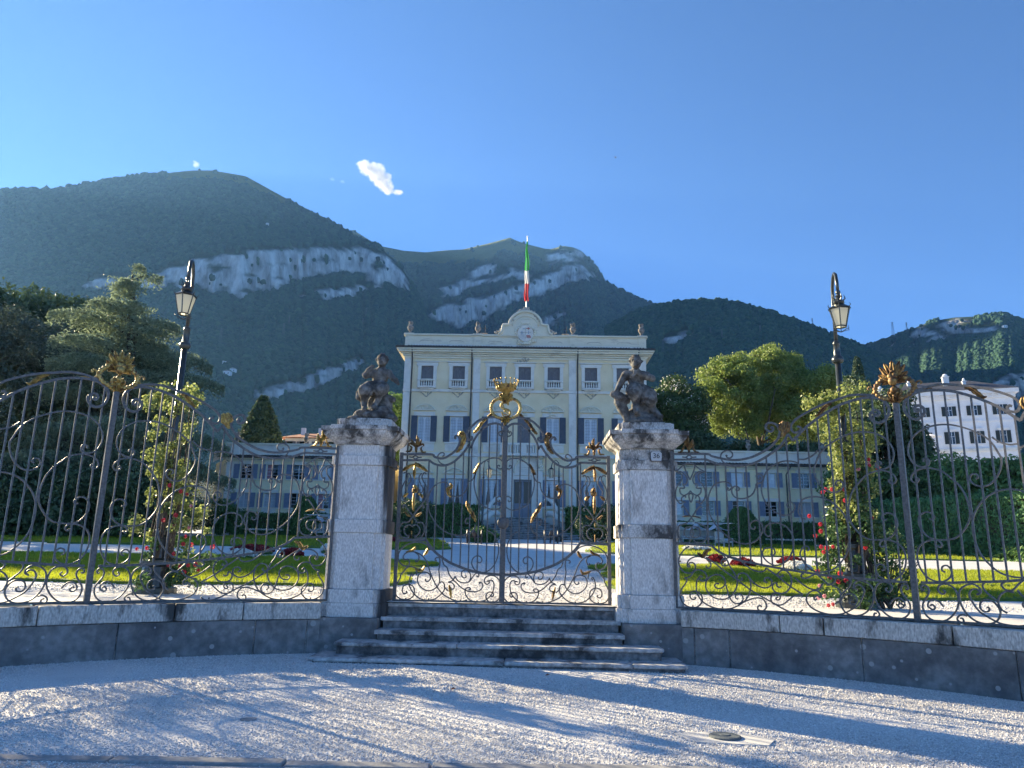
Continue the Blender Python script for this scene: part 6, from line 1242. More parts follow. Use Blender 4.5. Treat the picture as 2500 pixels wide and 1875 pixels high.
for s in (-1, 1):
    def row(Y0, Y1, xi, xo, ph, rnd=.9, am=.3):
        xs_ = np.linspace(xi, xo, 28); bot = [(s*x, wav(x, Y0, ph, am)) for x in xs_]; top_ = [(s*x, wav(x, Y1, ph+.9, am)) for x in xs_]
        inn = [(s*(xi-rnd*math.sin(math.pi*t)), Y1+(Y0-Y1)*t+ (wav(xi, Y1, ph+.9, am)-Y1)*(1-t)+(wav(xi, Y0, ph, am)-Y0)*t) for t in np.linspace(.15, .85, 6)]
        poly = bot+top_[::-1]+inn; lawn(poly if s > 0 else poly[::-1])
    row(15.1, 17.9, 2.6, 20, .2, .5, .18); row(18.35, 20.7, 2.7, 20, 1.1, .4); row(21.1, 24.9, 3.4, 20, 2.0, 1.2)
    row(33.6, 37.2, 4.0, 21, .5, .9); row(37.8, 42, 4.3, 21, 1.7, .6); row(42.6, 46.5, 5.0, 20, 2.5, .6); row(47.2, 51.5, 6.2, 19, .3, 1.0)
lawn([(-34, 34.5), (-18.5, 34.5), (-17, 37), (-24, 45), (-34, 45)])
def tuft(k):
    r = random.Random(k); mb = MB()
    for i in range(6):
        a = r.uniform(0, 6.28); d = Vector((math.cos(a), math.sin(a), 0)); b = d*r.uniform(0, .5); s_ = Vector((-d.y, d.x, 0))*.07; h_ = r.uniform(.7, 1.3); mb.add([b-s_, b+s_, b+d*.25*h_+Vector((0, 0, h_))], [(0, 1, 2)])
    return mb
T = np.concatenate(GTUFT); hgt = np.array([gz(y) for y in T[:, 1]])+.05
scatter('lawn_grass', np.stack([T[:, 0], T[:, 1], hgt], 1), np.where(T[:, 1] < 26, rng.uniform(.045, .08, len(T)), rng.uniform(.08, .13, len(T))), [tuft(k) for k in range(4)], 'grass_blade', rotfull=False)
n = 26000; q = np.stack([rng.uniform(-9, 9, n), 12.9+rng.random(n)**1.4*12], 1); scatter('path_pebbles', np.stack([q[:, 0], q[:, 1], np.array([gz(y) for y in q[:, 1]])+.003], 1), rng.uniform(.010, .022, n), [pebble_mesh(k) for k in range(10, 14)], 'pebble')
for i, (px_, py_, wpx, m_, lab) in enumerate(((1748, 1378, 34, 'petal_dark', 'small dark red flower bed nearest the right gate pillar'), (1814, 1388, 50, 'petal_dark', 'large dark red flower bed on the right lawn'), (1932, 1383, 58, 'petal_dark', 'long dark red flower bed just left of the right rose column'), (1945, 1398, 60, 'petal_white', 'white flower bed in front of the right rose column'), (1700, 1346, 62, 'petal_white', 'white flower bed far back on the right lawn'), (617, 1352, 95, 'petal_dark', 'long dark red flower bed on the left lawn'), (712, 1363, 46, 'petal_dark', 'small dark red flower bed nearest the left gate pillar'), (588, 1367, 68, 'petal_white', 'white flower bed on the left lawn'), (961, 1327, 30, 'petal_dark', 'dark red flower bed just inside the left gate hinge'), (800, 1350, 30, 'petal_white', 'small white flower bed hard by the left gate pillar'))):
    w_ = wpx*gp(px_, py_).y/FPX/2*1.05; d_ = max(.5, w_*1.1)
    p = gp(px_, py_); fb = empty('flower_bed', p+Vector((0, 0, .05))); tag(fb, lab, 'flower bed', 'flower beds'); rn = np.random.default_rng(i); n = 620; a = rn.uniform(0, 6.28, n); q = rn.random(n)**.5
    MB().ball((0, 0, 0), (w_*.95, d_*.95, .14), 14, 6).build('mound', 'leaf_hedge', fb); P = np.stack([np.cos(a)*q*w_, np.sin(a)*q*d_, .06+.16*(1-q**2)+.05*rn.random(n)], 1); o_ = link('blooms', leafmesh('blooms', P, rn.normal(size=(n, 3))+np.array((0, -.5, 1.)), .13, m_, .9, seed=i), fb); o_['kind'] = 'stuff'
# ================================================================ street lamps with climbing roses
mat('lamp_iron', (.04,.05,.052), (.075,.085,.085), 20, .32, .1, 60, metal=.5, spec=.6)
m = mat('lamp_glass', (.80,.78,.66), rough=.35, trans=.55)
for side, px_, py_, ptop, plant in ((-1, 441, 930, (476, 640), None), (1, 2052, 960, (2040, 672), None)):
    Yp = 13.15; b = at(px_, py_, Yp); lp = empty('street_lamp', (b.x, Yp, GZ0), R_(17 if side < 0 else -13)); tag(lp, 'black street lamp with hanging lantern and roses, '+('left' if side < 0 else 'right')+' of the gate', 'street lamp', 'lamps behind the fence')
    zt = at(ptop[0], ptop[1], 12.9).z-GZ0; k = .00132   # metres per crop pixel (crop 0.199)
    def lz(py_c): return at(px_, (630 if side < 0 else 660)+py_c*.1988, Yp).z-GZ0
    base_z = [(0, .36), (.10, .36), (.12, .28), (.45, .24), (.50, .30), (.56, .30), (.60, .17), (.95, .12), (1.0, .15), (1.06, .15), (1.10, .085)]
    MB().lathe([(r_, z) for z, r_ in base_z], n=16).build('pedestal', 'lamp_iron', lp, smooth=False)
    zc = lz(1080 if side < 0 else 1105); zs = lz(860 if side < 0 else 885)
    MB().tube([(0, 0, 1.08), (0, 0, zc)], [.060, .052], 14).build('pole', 'lamp_iron', lp, smooth=True)
    MB().lathe([(.062, zc-.06), (.10, zc-.02), (.105, zc+.01), (.095, zc+.05), (.07, zc+.07), (.06, zc+.10), (.056, zs-.05), (.065, zs-.04), (.065, zs-.02), (.056, zs-.01), (.06, zs), (.03, zs+.03)], n=16).build('collar', 'lamp_iron', lp, smooth=True)
    ya = -.55
    pts = [(0, 0, zs), (0, 0, zs+.7), (0, -.01, zt-.45), (0, -.06, zt-.18), (0, -.20, zt-.03), (0, -.34, zt), (0, -.46, zt-.07), (0, -.53, zt-.24), (0, ya, zt-.42)]
    MB().tube(pts, [.034, .032, .03, .03, .03, .03, .03, .03, .026], 10).ball((0, ya, zt-.44), .045, 8, 6).build('gooseneck_arm', 'lamp_iron', lp, smooth=True)
    MB().tube([(0, -.02, zs+.25), (0, -.18, zs+.55), (0, -.10, zs+.85), (0, -.02, zs+.95)], .014, 6).build('arm_scroll', 'lamp_iron', lp)
    zl1 = at(462 if side < 0 else 2047, 722 if side < 0 else 755, Yp+ya).z-GZ0; zl0 = at(457 if side < 0 else 2047, 766 if side < 0 else 797, Yp+ya).z-GZ0
    LN = empty('lantern_mount', (0, ya, 0)); LN.parent = lp
    R1, R0 = .178, .098; n = 6; a0 = .35
    V6 = lambda R, z, da=0: [(R*math.cos(a0+da+2*math.pi*i/n), R*math.sin(a0+da+2*math.pi*i/n), z) for i in range(n)]
    T1, T0 = V6(R1, zl1), V6(R0, zl0)
    for i in range(n):
        MB().tube([T0[i], T1[i]], .011, 5).build('lantern_bar', 'lamp_iron', LN); MB().tube([T1[i], T1[(i+1) % n]], .014, 5).build('lantern_rim', 'lamp_iron', LN); MB().tube([T0[i], T0[(i+1) % n]], .012, 5).build('lantern_rim', 'lamp_iron', LN)
        q = [Vector(T0[i]), Vector(T0[(i+1) % n]), Vector(T1[(i+1) % n]), Vector(T1[i])]; ctr = sum(q, Vector())/4; MB().add([c_.lerp(ctr, .04) for c_ in q], [(0, 1, 2, 3)]).build('lantern_pane', 'lamp_glass', LN)
        e = Vector(T1[i]); MB().tube([e*1.0, e+Vector((e.x*.2, e.y*.2, .05)), e+Vector((e.x*.05, e.y*.05, .08))], [.012, .008, .004], 4).build('lantern_crest', 'lamp_iron', LN)
        e = Vector(T0[i]); MB().tube([e+Vector((e.x*.4, e.y*.4, -.01)), e+Vector((e.x*.5, e.y*.5, -.05)), e+Vector((0, 0, -.06)), Vector((0, 0, zl0-.10))], .007, 4).build('lantern_scroll', 'lamp_iron', LN)
    rf = MB(); rf.v = V6(R1*1.12, zl1+.012)+V6(R1*.45, zl1+.09)+[(0, 0, zl1+.12)]; rf.f = [(i, (i+1) % n, n+(i+1) % n, n+i) for i in range(n)]+[(n+i, n+(i+1) % n, 2*n) for i in range(n)]; rf.build('lantern_roof', 'lamp_iron', LN)
    MB().lathe([(.085, zl1+.10), (.10, zl1+.13), (.06, zl1+.17), (.045, zl1+.22), (.06, zl1+.25), (.03, zl1+.28), (.02, zt-.44)], n=10).build('lantern_cap', 'lamp_iron', LN)
    r = random.Random(3)
    for i in range(5): a = 2*math.pi*i/5; MB().tube([(.05*math.cos(a), .05*math.sin(a), zl1+.15), (.11*math.cos(a), .11*math.sin(a), zl1+.20), (.09*math.cos(a), .09*math.sin(a), zl1+.27)], [.016, .012, .005], 5).build('cap_leaf', 'lamp_iron', LN)
    # climbing rose
    rs = empty('climbing_rose', (b.x, Yp, GZ0)); tag(rs, 'climbing rose with pink red flowers round the '+('left lamp post, yellow in the sun' if side < 0 else 'right lamp post, wide and bushy'), 'rose', 'climbing roses')
    rr = random.Random(21+side); ztop = at(px_, 935 if side < 0 else 955, Yp).z-GZ0+.05
    off = .12 if side < 0 else .0
    cl = []
    for k in range(110 if side < 0 else 170):
        t = rr.random(); z = .15+(ztop-.15)*t; w_ = (.50*(1-t)**.8+.24+(.14*math.sin(t*9))) if side < 0 else (.50+.16*math.sin(t*7+1)+.12*(1-t))
        a = rr.uniform(0, 6.28); q = rr.uniform(.35, 1)
        cl.append((math.cos(a)*w_*q+off*(1-t)+(.1*math.sin(t*6) if side < 0 else .04), math.sin(a)*w_*q*.8, z, rr.uniform(.07, .16) if side < 0 else rr.uniform(.09, .2)))
    lit = [c_ for c_ in cl]
    P, N_ = clumps_pts(cl, 7000 if side < 0 else 13000, 5+side, .2); hi_ = P[:, 2] > (1.0 if side < 0 else 1.9)+.5*np.sin(P[:, 0]*9)  # leaves above a wavy height take the sunlit colour, those below the shaded one
    link('foliage', leafmesh('foliage', P[hi_], N_[hi_], .062, 'leaf_rose_sunlit', .7, seed=2), rs); link('foliage', leafmesh('foliage', P[~hi_], N_[~hi_], .062, 'leaf_rose_shaded', .7, seed=3), rs)
    for k in range(16 if side < 0 else 22):
        a = rr.uniform(0, 6.28); z1 = rr.uniform(.9, ztop*.95); q0 = rr.uniform(.12, .3); pts = [(math.cos(a)*q0+(.25 if side > 0 else .1), math.sin(a)*q0, 0)]+[(math.cos(a+1.2*t)*(.14+.1*rr.random())+.06, math.sin(a+1.2*t)*(.14+.1*rr.random()), z1*t) for t in (.25, .5, .75, 1)]
        MB().tube(pts, [.022, .018, .014, .010, .005], 5).build('cane', 'bark', rs)
    if side > 0:   # bare canes of a second plant to the right of the post
        for k in range(14): a = rr.uniform(-.8, .8); MB().tube([(.55+.05*k/14, .1, 0), (.55+a*.3, .1, .35), (.6+a*.75, .05, .75+.3*rr.random())], [.02, .014, .006], 5).build('cane', 'bark', rs)
        P, N_ = clumps_pts([(.6+rr.uniform(-.45, .5), rr.uniform(-.2, .2), rr.uniform(.3, 1.3), rr.uniform(.08, .16)) for k in range(22)], 700, 9, .2); link('foliage', leafmesh('foliage', P, N_, .06, 'leaf_rose_shaded', .7, seed=5), rs)
    # blooms: layered petals
    spots = [(415, 1185), (442, 1200), (457, 1207), (467, 1235), (430, 1258), (422, 1285), (462, 1288), (454, 1310), (448, 1328), (468, 1330), (360, 1338), (335, 1340), (412, 1380), (440, 1383), (460, 1380), (485, 1392), (478, 1378), (450, 1397), (520, 1335), (425, 1352), (400, 1270)] if side < 0 else [(2095, 1145), (2120, 1122), (2122, 1136), (2118, 1130), (2008, 1202), (2015, 1195), (2030, 1195), (2060, 1195), (2062, 1222), (2002, 1280), (1990, 1308), (2003, 1297), (2018, 1338), (2033, 1335), (2112, 1337), (2004, 1335), (2010, 1348), (1995, 1395), (2050, 1400), (2025, 1410), (2046, 1420), (2064, 1417), (2000, 1430), (1998, 1460), (2012, 1455), (2033, 1475), (2022, 1478), (2125, 1320), (2128, 1265), (1975, 1260), (2142, 1142)]
    for px2, py2 in spots:
        p = at(px2, py2, Yp-.28)-Vector((b.x, Yp, GZ0)); mb = MB(); s_ = rr.uniform(.032, .05)
        for ring_, (nr, rad, h_, op) in enumerate(((5, .35, 1.0, .15), (6, .7, .8, .5), (7, 1.0, .45, 1.0))):
            for k in range(nr):
                a = 2*math.pi*k/nr+ring_*.5; d = Vector((math.cos(a), 0, math.sin(a))); t_ = Vector((-math.sin(a), 0, math.cos(a))); fw = Vector((0, -1, 0)); c0 = d*rad*s_*.25; c1 = d*rad*s_+fw*h_*s_*.8
                mb.add([p+c0, p+(c0+c1)*.5+t_*s_*.42+fw*.1*s_, p+c1, p+(c0+c1)*.5-t_*s_*.42+fw*.1*s_], [(0, 1, 2, 3)])
        mb.build('rose_bloom', 'petal_pink' if rr.random() < .12 else 'petal_red', rs)
# ================================================================ garden furniture by the wings, lantern posts, cannons
mat('canvas', (.70,.74,.80), (.80,.83,.86), 2, .9, trans=.3); mat('wicker', (.38,.40,.40), (.5,.5,.5), 12, .8)
def swing(label, px0, px1, pyt, pyb, Y, bench=True):
    a, b = at(px0, pyt, Y), at(px1, pyt, Y); zb = gz(Y); zt = a.z; xm = (a.x+b.x)/2; w_ = (b.x-a.x)/2; o = empty('canopy_seat', (xm, Y, zb)); tag(o, label, 'garden seat', 'canopied garden seats'); H = zt-zb
    for sx in (-1, 1):
        for sy in (-.8, .8): MB().tube([(sx*w_, sy, 0), (sx*w_, sy, H)], .035, 6).build('post', 'pole_white', o)
        MB().tube([(sx*w_, -.8, H), (sx*w_, .8, H)], .03, 6).build('rail', 'pole_white', o)
    for sy in (-.8, .8): MB().tube([(-w_, sy, H), (w_, sy, H)], .03, 6).build('rail', 'pole_white', o)
    mb = MB(); NX, NY = 24, 6
    for i in range(NX+1):
        for j in range(NY+1): u = i/NX; mb.v.append((-w_+2*w_*u, -.8+1.6*j/NY, H-.04-.35*abs(math.sin(u*math.pi*3))**.8-(.08 if j in (0, NY) else 0)))
    for i in range(NX):
        for j in range(NY): mb.f.append((i*(NY+1)+j, (i+1)*(NY+1)+j, (i+1)*(NY+1)+j+1, i*(NY+1)+j+1))
    mb.build('awning', 'canvas', o, smooth=True)
    MB().box(-w_*.8, w_*.8, .1, .75, .38, .46).build('seat', 'wicker', o); MB().box(-w_*.8, w_*.8, .68, .78, .47, 1.0).build('backrest', 'wicker', o)
    for sx in (-.78, -.02, .74): MB().box(sx*w_-.04, sx*w_+.04, .12, .2, 0, .379).box(sx*w_-.04, sx*w_+.04, .62, .7, 0, .379).build('leg', 'wicker', o)
    for k in range(4): MB().ball((-w_*.6+k*w_*.4, .42, .54), (w_*.18, .28, .08), 8, 5).build('cushion', 'canvas', o, smooth=True)
swing('white canopied garden seat before the right wing by the gate pillar', 1652, 1792, 1277, 1335, 50); swing('white canopied garden seat before the left wing by the gate pillar', 752, 838, 1258, 1312, 52)
def armchair(label, px_, py_, rz):
    p = gp(px_, py_); o = empty('garden_armchair', p, rz); tag(o, label, 'chair', 'garden armchairs')
    MB().box(-.35, .35, -.35, .3, .3, .42).build('seat', 'wicker', o); MB().box(-.35, .35, .3, .38, .3, .95).build('backrest', 'wicker', o)
    for s in (-1, 1): MB().box(s*.38-.04, s*.38+.04, -.35, .3, .5, .58).build('arm', 'wicker', o); MB().box(s*.36-.03, s*.36+.03, -.35, -.29, 0, .499).build('leg', 'wicker', o); MB().box(s*.36-.03, s*.36+.03, .31, .37, 0, .299).build('leg', 'wicker', o)
    MB().ball((0, 0, .47), (.3, .3, .07), 8, 5).build('cushion', 'canvas', o, smooth=True)
armchair('pale wicker armchair beside the right canopied seat', 1768, 1338, .6); armchair('pale wicker armchair beside the left canopied seat', 771, 1312, -.5)
for side, px_, pxl in ((1, 1364, 1346), (-1, 1176, 1195)):
    Y = 52; b = at(px_, 1325, Y); o = empty('lantern_post', (b.x, Y, gz(Y))); tag(o, 'dark post with hanging lantern '+('right' if side > 0 else 'left')+' of the villa stairs', 'lamp post', 'lantern posts by the stairs'); zt = at(px_, 1125, Y).z-gz(Y); xl = at(pxl, 1150, Y).x-b.x
    MB().lathe([(.25, 0), (.25, .3), (.12, .4), (.08, 1.2), (.06, zt-1.2), (.1, zt-1.15), (.05, zt-1.1), (.045, zt-.5)], n=10).build('post', 'lamp_iron', o)
    MB().tube([(0, 0, zt-.5), (xl*.05, 0, zt-.15), (xl*.4, 0, zt+.05), (xl*.85, 0, zt-.1), (xl, 0, zt-.45)], .035, 6).build('arm', 'lamp_iron', o); zl = at(pxl, 1152, Y).z-gz(Y)
    MB().lathe([(.02, zl+.45), (.05, zl+.3), (.22, zl+.18)], (xl, 0, 0), 6).build('lantern_roof', 'lamp_iron', o); MB().lathe([(.12, zl-.4), (.2, zl+.15)], (xl, 0, 0), 6).build('lantern_pane', 'lamp_glass', o)
    for k in range(6): a = math.pi*k/3; MB().tube([(xl+.125*math.cos(a), .125*math.sin(a), zl-.42), (xl+.215*math.cos(a), .215*math.sin(a), zl+.17)], .02, 4).build('lantern_bar', 'lamp_iron', o)
    # small field gun standing at the foot of the stairs
    px3 = 1345 if side > 0 else 1158; p = gp(px3, 1327); g = empty('garden_cannon', p); tag(g, 'small black cannon on spoked wheels, '+('right' if side > 0 else 'left')+' foot of the villa stairs', 'cannon', 'cannons by the stairs')
    for s in (-1, 1):
        wh = MB(); N6 = 14; wh.tube([(s*.42, .38*math.cos(2*math.pi*k/N6), .40+.38*math.sin(2*math.pi*k/N6)) for k in range(N6+1)], .04, 5, False); wo = wh.build('wheel', 'pipe', g)
        for k in range(5): a = math.pi*k/5; MB().tube([(s*.42, .37*math.cos(a), .40+.37*math.sin(a)), (s*.42, -.37*math.cos(a), .40-.37*math.sin(a))], .02, 4).build('spoke', 'pipe', wo)
    MB().tube([(0, .6, .45), (0, -.2, .55), (0, -.9, .68)], [.15, .13, .10], 10).build('barrel', 'pipe', g); MB().tube([(-.42, 0, .4), (.42, 0, .4)], .04, 6).build('axle', 'pipe', g); MB().tube([(0, 0, .42), (0, 1.2, .08)], .06, 6).build('trail', 'pipe', g)
# ================================================================ the two fauns
def faun(name, label, caps, balls, loc, fur, seed):
    """one continuous carved body: limbs as tapered chains and masses, fused and worn"""
    mb = MB(); K = .001
    for pts, rs in caps:
        V = [Vector((x*K, y*K, z*K)) for x, y, z in pts]; mb.tube(V, [q*K for q in rs], 10)
        for v, q in zip(V, rs): mb.ball(tuple(v), q*K*.99, 10, 7)
    for (x, y, z, rx, ry, rz) in balls: mb.ball((x*K, y*K, z*K), (rx*K, ry*K, rz*K), 10, 7)
    r = random.Random(seed)
    for (x, y, z, R, n, q) in fur:      # curls of hair and fleece
        for k in range(n):
            d = Vector((r.gauss(0, 1), r.gauss(0, 1)-.35, r.gauss(0, 1))).normalized(); mb.ball(((x+d.x*R[0])*K, (y+d.y*R[1])*K, (z+d.z*R[2])*K), (q*K*r.uniform(.7, 1.1), q*K*r.uniform(.7, 1.1), q*K*r.uniform(1.0, 1.7)), 6, 4)
    root = empty(name, loc); tag(root, label, 'statue', 'faun statues'); o = mb.build('figure', 'statue_stone', root); remesh(o, .0125, 1, .014, .06); return root
def hand(x, y, z, dx, dz, s=1):
    out_ = [([(x, y, z), (x+dx*45, y-5, z+dz*45)], [34, 36])]
    for k in range(4): oz = (k-1.5)*17; px_, pz_ = -dz*oz, dx*oz; ln = (70, 84, 80, 62)[k]; out_.append(([(x+dx*45+px_, y-10, z+dz*45+pz_), (x+dx*(45+ln*.55)+px_, y-30, z+dz*(45+ln*.55)+pz_), (x+dx*(45+ln*.8)+px_, y-12, z+dz*(45+ln*.8)+pz_)], [12, 11, 9]))
    out_.append(([(x+dx*10-dz*-30, y-15, z+dz*10+dx*-30), (x+dx*45-dz*-52, y-38, z+dz*45+dx*-52)], [14, 10])); return out_
def head(x, y, z, R, tx=0):
    return [(x, y, z, R*.92, R*.98, R*1.12), (x+tx*.3, y-R*.55, z-R*.45, R*.55, R*.5, R*.55)], \
      [([(x+tx*.5, y-R*.93, z+R*.10), (x+tx*.7, y-R*1.18, z-R*.25)], [R*.13, R*.2]), ([(x-R*.5+tx*.4, y-R*.78, z+R*.17), (x+tx*.5, y-R*.95, z+R*.14), (x+R*.5+tx*.4, y-R*.78, z+R*.17)], [R*.13, R*.12, R*.13]),
       ([(x-R*.22+tx*.5, y-R*.98, z-R*.52), (x+R*.22+tx*.5, y-R*.98, z-R*.52)], [R*.1, R*.1]), ([(x+tx*.4, y-R*.9, z-R*.80), (x+tx*.4, y-R*.95, z-R*.86)], [R*.22, R*.2]),
       ([(x-R*.9, y-R*.05, z+R*.05), (x-R*1.15, y+R*.05, z+R*.25)], [R*.2, R*.1]), ([(x+R*.9, y-R*.05, z+R*.05), (x+R*1.15, y+R*.05, z+R*.25)], [R*.2, R*.1])]
hb_, hc_ = head(170, -60, 1085, 104, -30)
capsL = hc_+[([(165, -10, 985), (150, 0, 900)], [62, 72]), ([(150, 10, 850), (135, 5, 740), (125, 20, 630)], [142, 128, 128]), ([(30, 0, 870), (150, 0, 890), (285, 0, 865)], [78, 80, 76]),
 ([(25, -20, 865), (-75, -150, 795), (-5, -210, 880)], [70, 66, 52]), ([(290, -10, 860), (385, -60, 760), (445, -150, 715)], [66, 54, 46]),
 ([(95, 0, 610), (-10, -130, 560), (-65, -230, 500)], [135, 140, 118]), ([(185, 0, 610), (215, -130, 570), (215, -240, 520)], [125, 122, 100]), ([(-60, -220, 470), (-75, -150, 330), (-60, -190, 215)], [92, 62, 46]), ([(210, -225, 500), (160, -150, 380), (120, -190, 255)], [88, 56, 42]),
 ([(-60, -190, 215), (-45, -260, 180)], [46, 40]), ([(120, -190, 255), (110, -260, 215)], [42, 38]), ([(-215, -60, 510), (-190, -80, 420), (-90, -60, 350)], [34, 60, 40]), ([(230, 40, 430), (330, 20, 420), (395, -10, 400)], [90, 62, 52])]+hand(445, -150, 715, .55, -.8)+hand(-5, -215, 880, .75, .65)
ballsL = hb_+[(120, 40, 520, 170, 150, 130), (230, 60, 300, 150, 150, 200), (60, 60, 330, 130, 110, 160), (-60, 0, 110, 230, 230, 120), (170, 0, 130, 270, 240, 150), (330, 0, 70, 160, 200, 90), (-230, -40, 40, 150, 180, 60), (100, -180, 90, 200, 120, 90), (250, -120, 200, 100, 90, 70), (-130, -150, 130, 90, 80, 60)]
faun('faun_statue', 'stone faun on the left pillar lifting one arm, head tilted down', capsL, ballsL, (-PX+.02, PYC-.02, 3.72), [(170, -30, 1110, (88, 88, 92), 90, 22), (-40, -200, 510, (125, 110, 105), 110, 24), (212, -190, 540, (105, 100, 95), 90, 24), (120, 20, 600, (140, 120, 70), 60, 22)], 5)
hb_, hc_ = head(-145, -70, 1115, 108, -60)
capsR = hc_+[([(-140, -10, 1010), (-140, 0, 920)], [62, 74]), ([(-145, 10, 880), (-135, 0, 760), (-120, 20, 660)], [148, 138, 132]), ([(-310, 0, 895), (-140, 0, 915), (40, 0, 890)], [80, 84, 80]),
 ([(-320, -5, 885), (-415, -30, 735), (-475, -90, 590)], [70, 58, 46]), ([(50, -10, 885), (125, -110, 815), (-30, -205, 850), (-110, -215, 880)], [70, 62, 54, 44]),
 ([(-150, 0, 640), (-190, -110, 600), (-185, -190, 530)], [148, 148, 120]), ([(-60, 0, 620), (60, -80, 520), (85, -150, 440)], [140, 150, 118]), ([(-180, -180, 500), (-160, -110, 380), (-170, -150, 250)], [95, 64, 50]), ([(85, -140, 420), (130, -60, 300), (215, -120, 180)], [92, 60, 48]),
 ([(215, -120, 180), (245, -180, 140)], [48, 42]), ([(-170, -150, 250), (-165, -220, 215)], [50, 44]), ([(-540, -70, 540), (-430, -90, 490), (-310, -60, 440)], [58, 88, 70]), ([(-430, -20, 420), (-370, -40, 280), (-320, -90, 120), (-320, -100, 40)], [100, 92, 58, 50]),
 ([(-200, -40, 150), (30, -60, 150), (230, -40, 110)], [80, 78, 66])]+hand(-475, -90, 590, -.25, -.95)+hand(-110, -222, 880, -.95, .25)+[([(-190, -240, 850), (-265, -235, 800)], [22, 16]), ([(-150, -150, 210), (-150, -180, 300)], [58, 40])]
ballsR = hb_+[(-60, 50, 520, 190, 150, 130), (-30, 70, 330, 200, 150, 190), (0, 0, 70, 330, 240, 90), (110, -80, 60, 170, 150, 80), (-250, 0, 50, 140, 170, 70), (-150, 40, 200, 160, 140, 130)]
faun('faun_statue', 'stone faun on the right pillar with hands joined at its chest', capsR, ballsR, (PX+.02, PYC-.02, 3.72), [(-145, -35, 1140, (92, 92, 96), 95, 22), (-180, -150, 570, (125, 115, 115), 110, 24), (40, -100, 480, (130, 110, 110), 110, 24), (-110, 20, 620, (140, 120, 70), 50, 22)], 6)
# ================================================================ forecourt bits
p = atz(1770, 1792, .02); o = empty('manhole', (p.x, p.y, 0)); tag(o, 'grey metal cover set in a patch of concrete on the gravel', 'manhole'); r = random.Random(2)
MB().slab([(-.34+r.uniform(-.05, .05), -.20), (.30, -.26), (.42, -.05), (.25, .14), (-.1, .2), (-.42, .12)], -.03, .012-.008*p.x).build('surround', 'paving', o); MB().lathe([(.14, 0), (.14, .025), (.125, .03), (.05, .03), (.04, .036), (0, .036)], (.0, 0, -.008*p.x), 20).build('lid', 'steel', o)
for px_, py_, lab, m_ in ((1105, 1684, 'lone orange dry leaf on the gravel before the steps', 'red_tile'), (1336, 1648, 'small dry leaf on the gravel at the foot of the steps', 'red_tile')):
    p = atz(px_, py_, .02); o = tag(MB().add([(-.03, 0, .0), (0, -.022, .02), (.04, 0, .012), (0, .022, .024), (0, 0, .004)], [(0, 1, 4), (1, 2, 4), (2, 3, 4), (3, 0, 4)]).build('fallen_leaf', m_, loc=(p.x, p.y, .018-.008*p.x)), lab, 'leaf', 'dry leaves on the gravel')
p = atz(606, 1760, .01); o = tag(MB().lathe([(.075, 0), (.075, .012), (.05, .014), (0, .014)], n=12).build('valve_cover', 'kerb', loc=(p.x, p.y, -.008*p.x)), 'small round iron valve cover in the left gravel', 'cover')
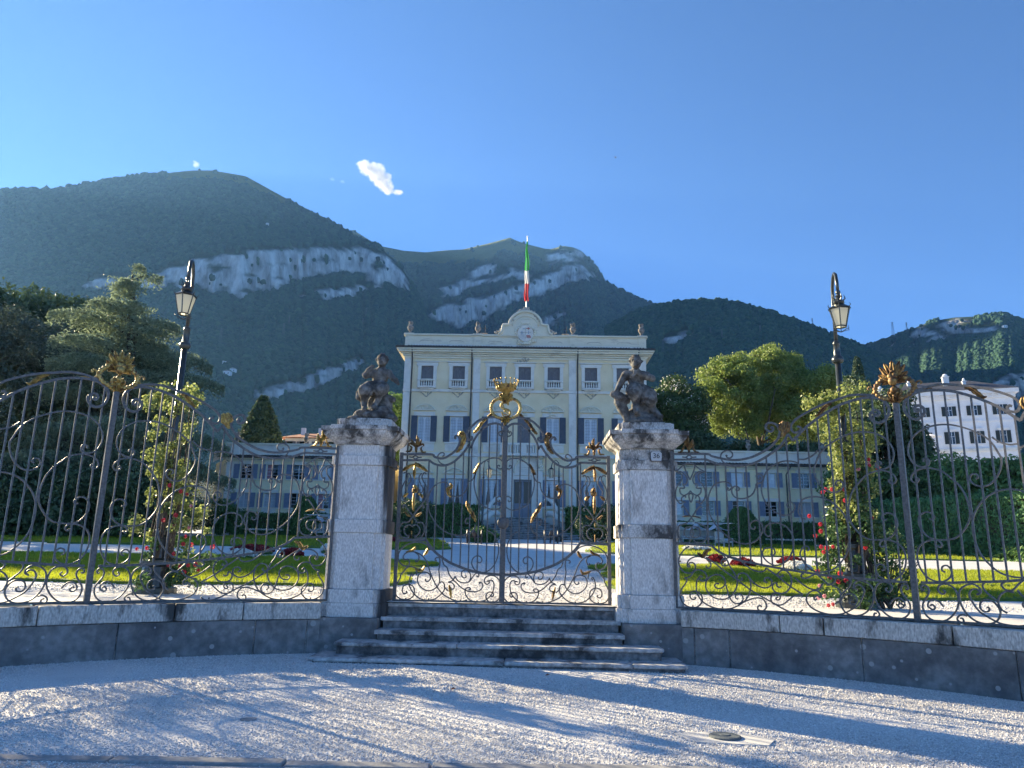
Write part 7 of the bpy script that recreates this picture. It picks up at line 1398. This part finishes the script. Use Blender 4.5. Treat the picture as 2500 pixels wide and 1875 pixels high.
# ================================================================ sky: one small cloud, a bird
def cloud(label, px_, py_, D, blobs, dens, thr, seed):
    """a puff of vapour: density follows a few soft lobes torn up by noise"""
    c = at(px_, py_, D); o = empty('cloud', c); tag(o, label, 'cloud'); k = D/FPX*1.06; ex = max(abs(b_[0])+b_[3] for b_ in blobs)*k*1.25; ez = max(abs(b_[2])+b_[4] for b_ in blobs)*k*1.35; ey = max(b_[3] for b_ in blobs)*k*1.2
    m = bpy.data.materials.new('cloud'); m.use_nodes = True; t = m.node_tree; N = t.nodes; L = t.links; N.clear(); ou = N.new('ShaderNodeOutputMaterial'); pv = N.new('ShaderNodeVolumePrincipled'); tc = N.new('ShaderNodeTexCoord'); pv.inputs['Color'].default_value = (1, 1, 1, 1); pv.inputs['Anisotropy'].default_value = .25; S = None
    def M(op, a_, b_=None, c_=None):
        n = N.new('ShaderNodeMath'); n.operation = op
        for q, v in enumerate((a_, b_, c_)):
            if v is None: continue
            if isinstance(v, (int, float)): n.inputs[q].default_value = v
            else: L.new(v, n.inputs[q])
        return n.outputs[0]
    for x, y, z, a_, b_ in blobs:
        s1 = N.new('ShaderNodeVectorMath'); s1.operation = 'SUBTRACT'; L.new(tc.outputs['Object'], s1.inputs[0]); s1.inputs[1].default_value = (x*k, y*k, z*k)
        s2 = N.new('ShaderNodeVectorMath'); s2.operation = 'MULTIPLY'; L.new(s1.outputs[0], s2.inputs[0]); s2.inputs[1].default_value = (1/(a_*k), 1/(a_*k*.8), 1/(b_*k)); s3 = N.new('ShaderNodeVectorMath'); s3.operation = 'DOT_PRODUCT'; L.new(s2.outputs[0], s3.inputs[0]); L.new(s2.outputs[0], s3.inputs[1])
        v = M('MAXIMUM', M('SUBTRACT', 1.25, s3.outputs['Value']), 0.0); S = v if S is None else M('MAXIMUM', S, v)
    nz = N.new('ShaderNodeTexNoise'); nz.inputs['Scale'].default_value = .055/k; nz.inputs['Detail'].default_value = 6; nz.inputs['Roughness'].default_value = .68; L.new(tc.outputs['Object'], nz.inputs[0])
    d = M('MULTIPLY', M('MINIMUM', M('MAXIMUM', M('SUBTRACT', M('ADD', S, M('MULTIPLY', M('SUBTRACT', nz.outputs[0], .5), 2.6)), thr), 0.0), 1.0), dens); d = M('MULTIPLY', d, M('MINIMUM', M('MULTIPLY', S, 6.0), 1.0)); L.new(d, pv.inputs['Density']); L.new(pv.outputs[0], ou.inputs['Volume'])
    mb = MB().box(-ex, ex, -ey, ey, -ez, ez); mb.build('vapour', m, o)
cloud('small bright white cloud above the left mountain shoulder', 925, 432, 3600, [(-40, 0, 32, 24, 15), (-24, 0, 22, 28, 22), (-6, 0, 10, 30, 26), (10, 0, -8, 28, 24), (22, 0, -28, 24, 18), (-2, 0, 26, 20, 14), (48, 0, -42, 18, 9), (28, 0, -40, 18, 12)], .05, .55, 1)
cloud('tiny faint wisp of cloud left of the white cloud', 825, 440, 3600, [(-14, 0, 4, 12, 7), (12, 0, -4, 10, 6)], .010, .75, 2)
cloud('small faint wisp peeping over the left mountain top', 480, 402, 3600, [(0, 0, 0, 13, 9), (-6, 0, 8, 8, 5)], .02, .6, 3)
p = at(1503, 384, 90); o = tag(MB().add([(-.35, 0, .22), (-.12, .05, .05), (0, -.25, 0), (.12, .05, .05), (.38, 0, .15), (0, .25, -.02), (0, 0, -.06), (-.2, .12, .1), (.2, .12, .08)], [(0, 1, 7), (1, 2, 6), (2, 3, 6), (3, 4, 8), (3, 5, 6), (5, 1, 6), (1, 2, 3, 5)]).build('bird', 'pipe', loc=p), 'dark bird gliding in the open sky', 'bird')
# ---- stand each grouped thing on an origin at its own base
bpy.context.view_layer.update()
for o in list(COL.objects):
    if o.type == 'EMPTY' and o.parent is None and o.location.length < 1e-6 and o.children:
        lo = Vector((1e9,)*3); hi = Vector((-1e9,)*3)
        for ch in o.children_recursive:
            if ch.type == 'MESH':
                for c in ch.bound_box:
                    p = ch.matrix_world @ Vector(c); lo = Vector(map(min, lo, p)); hi = Vector(map(max, hi, p))
        if lo.x > 1e8: continue
        c = Vector(((lo.x+hi.x)/2, (lo.y+hi.y)/2, lo.z)); o.location = c
        for ch in o.children: ch.matrix_parent_inverse = Matrix.Translation(-c)
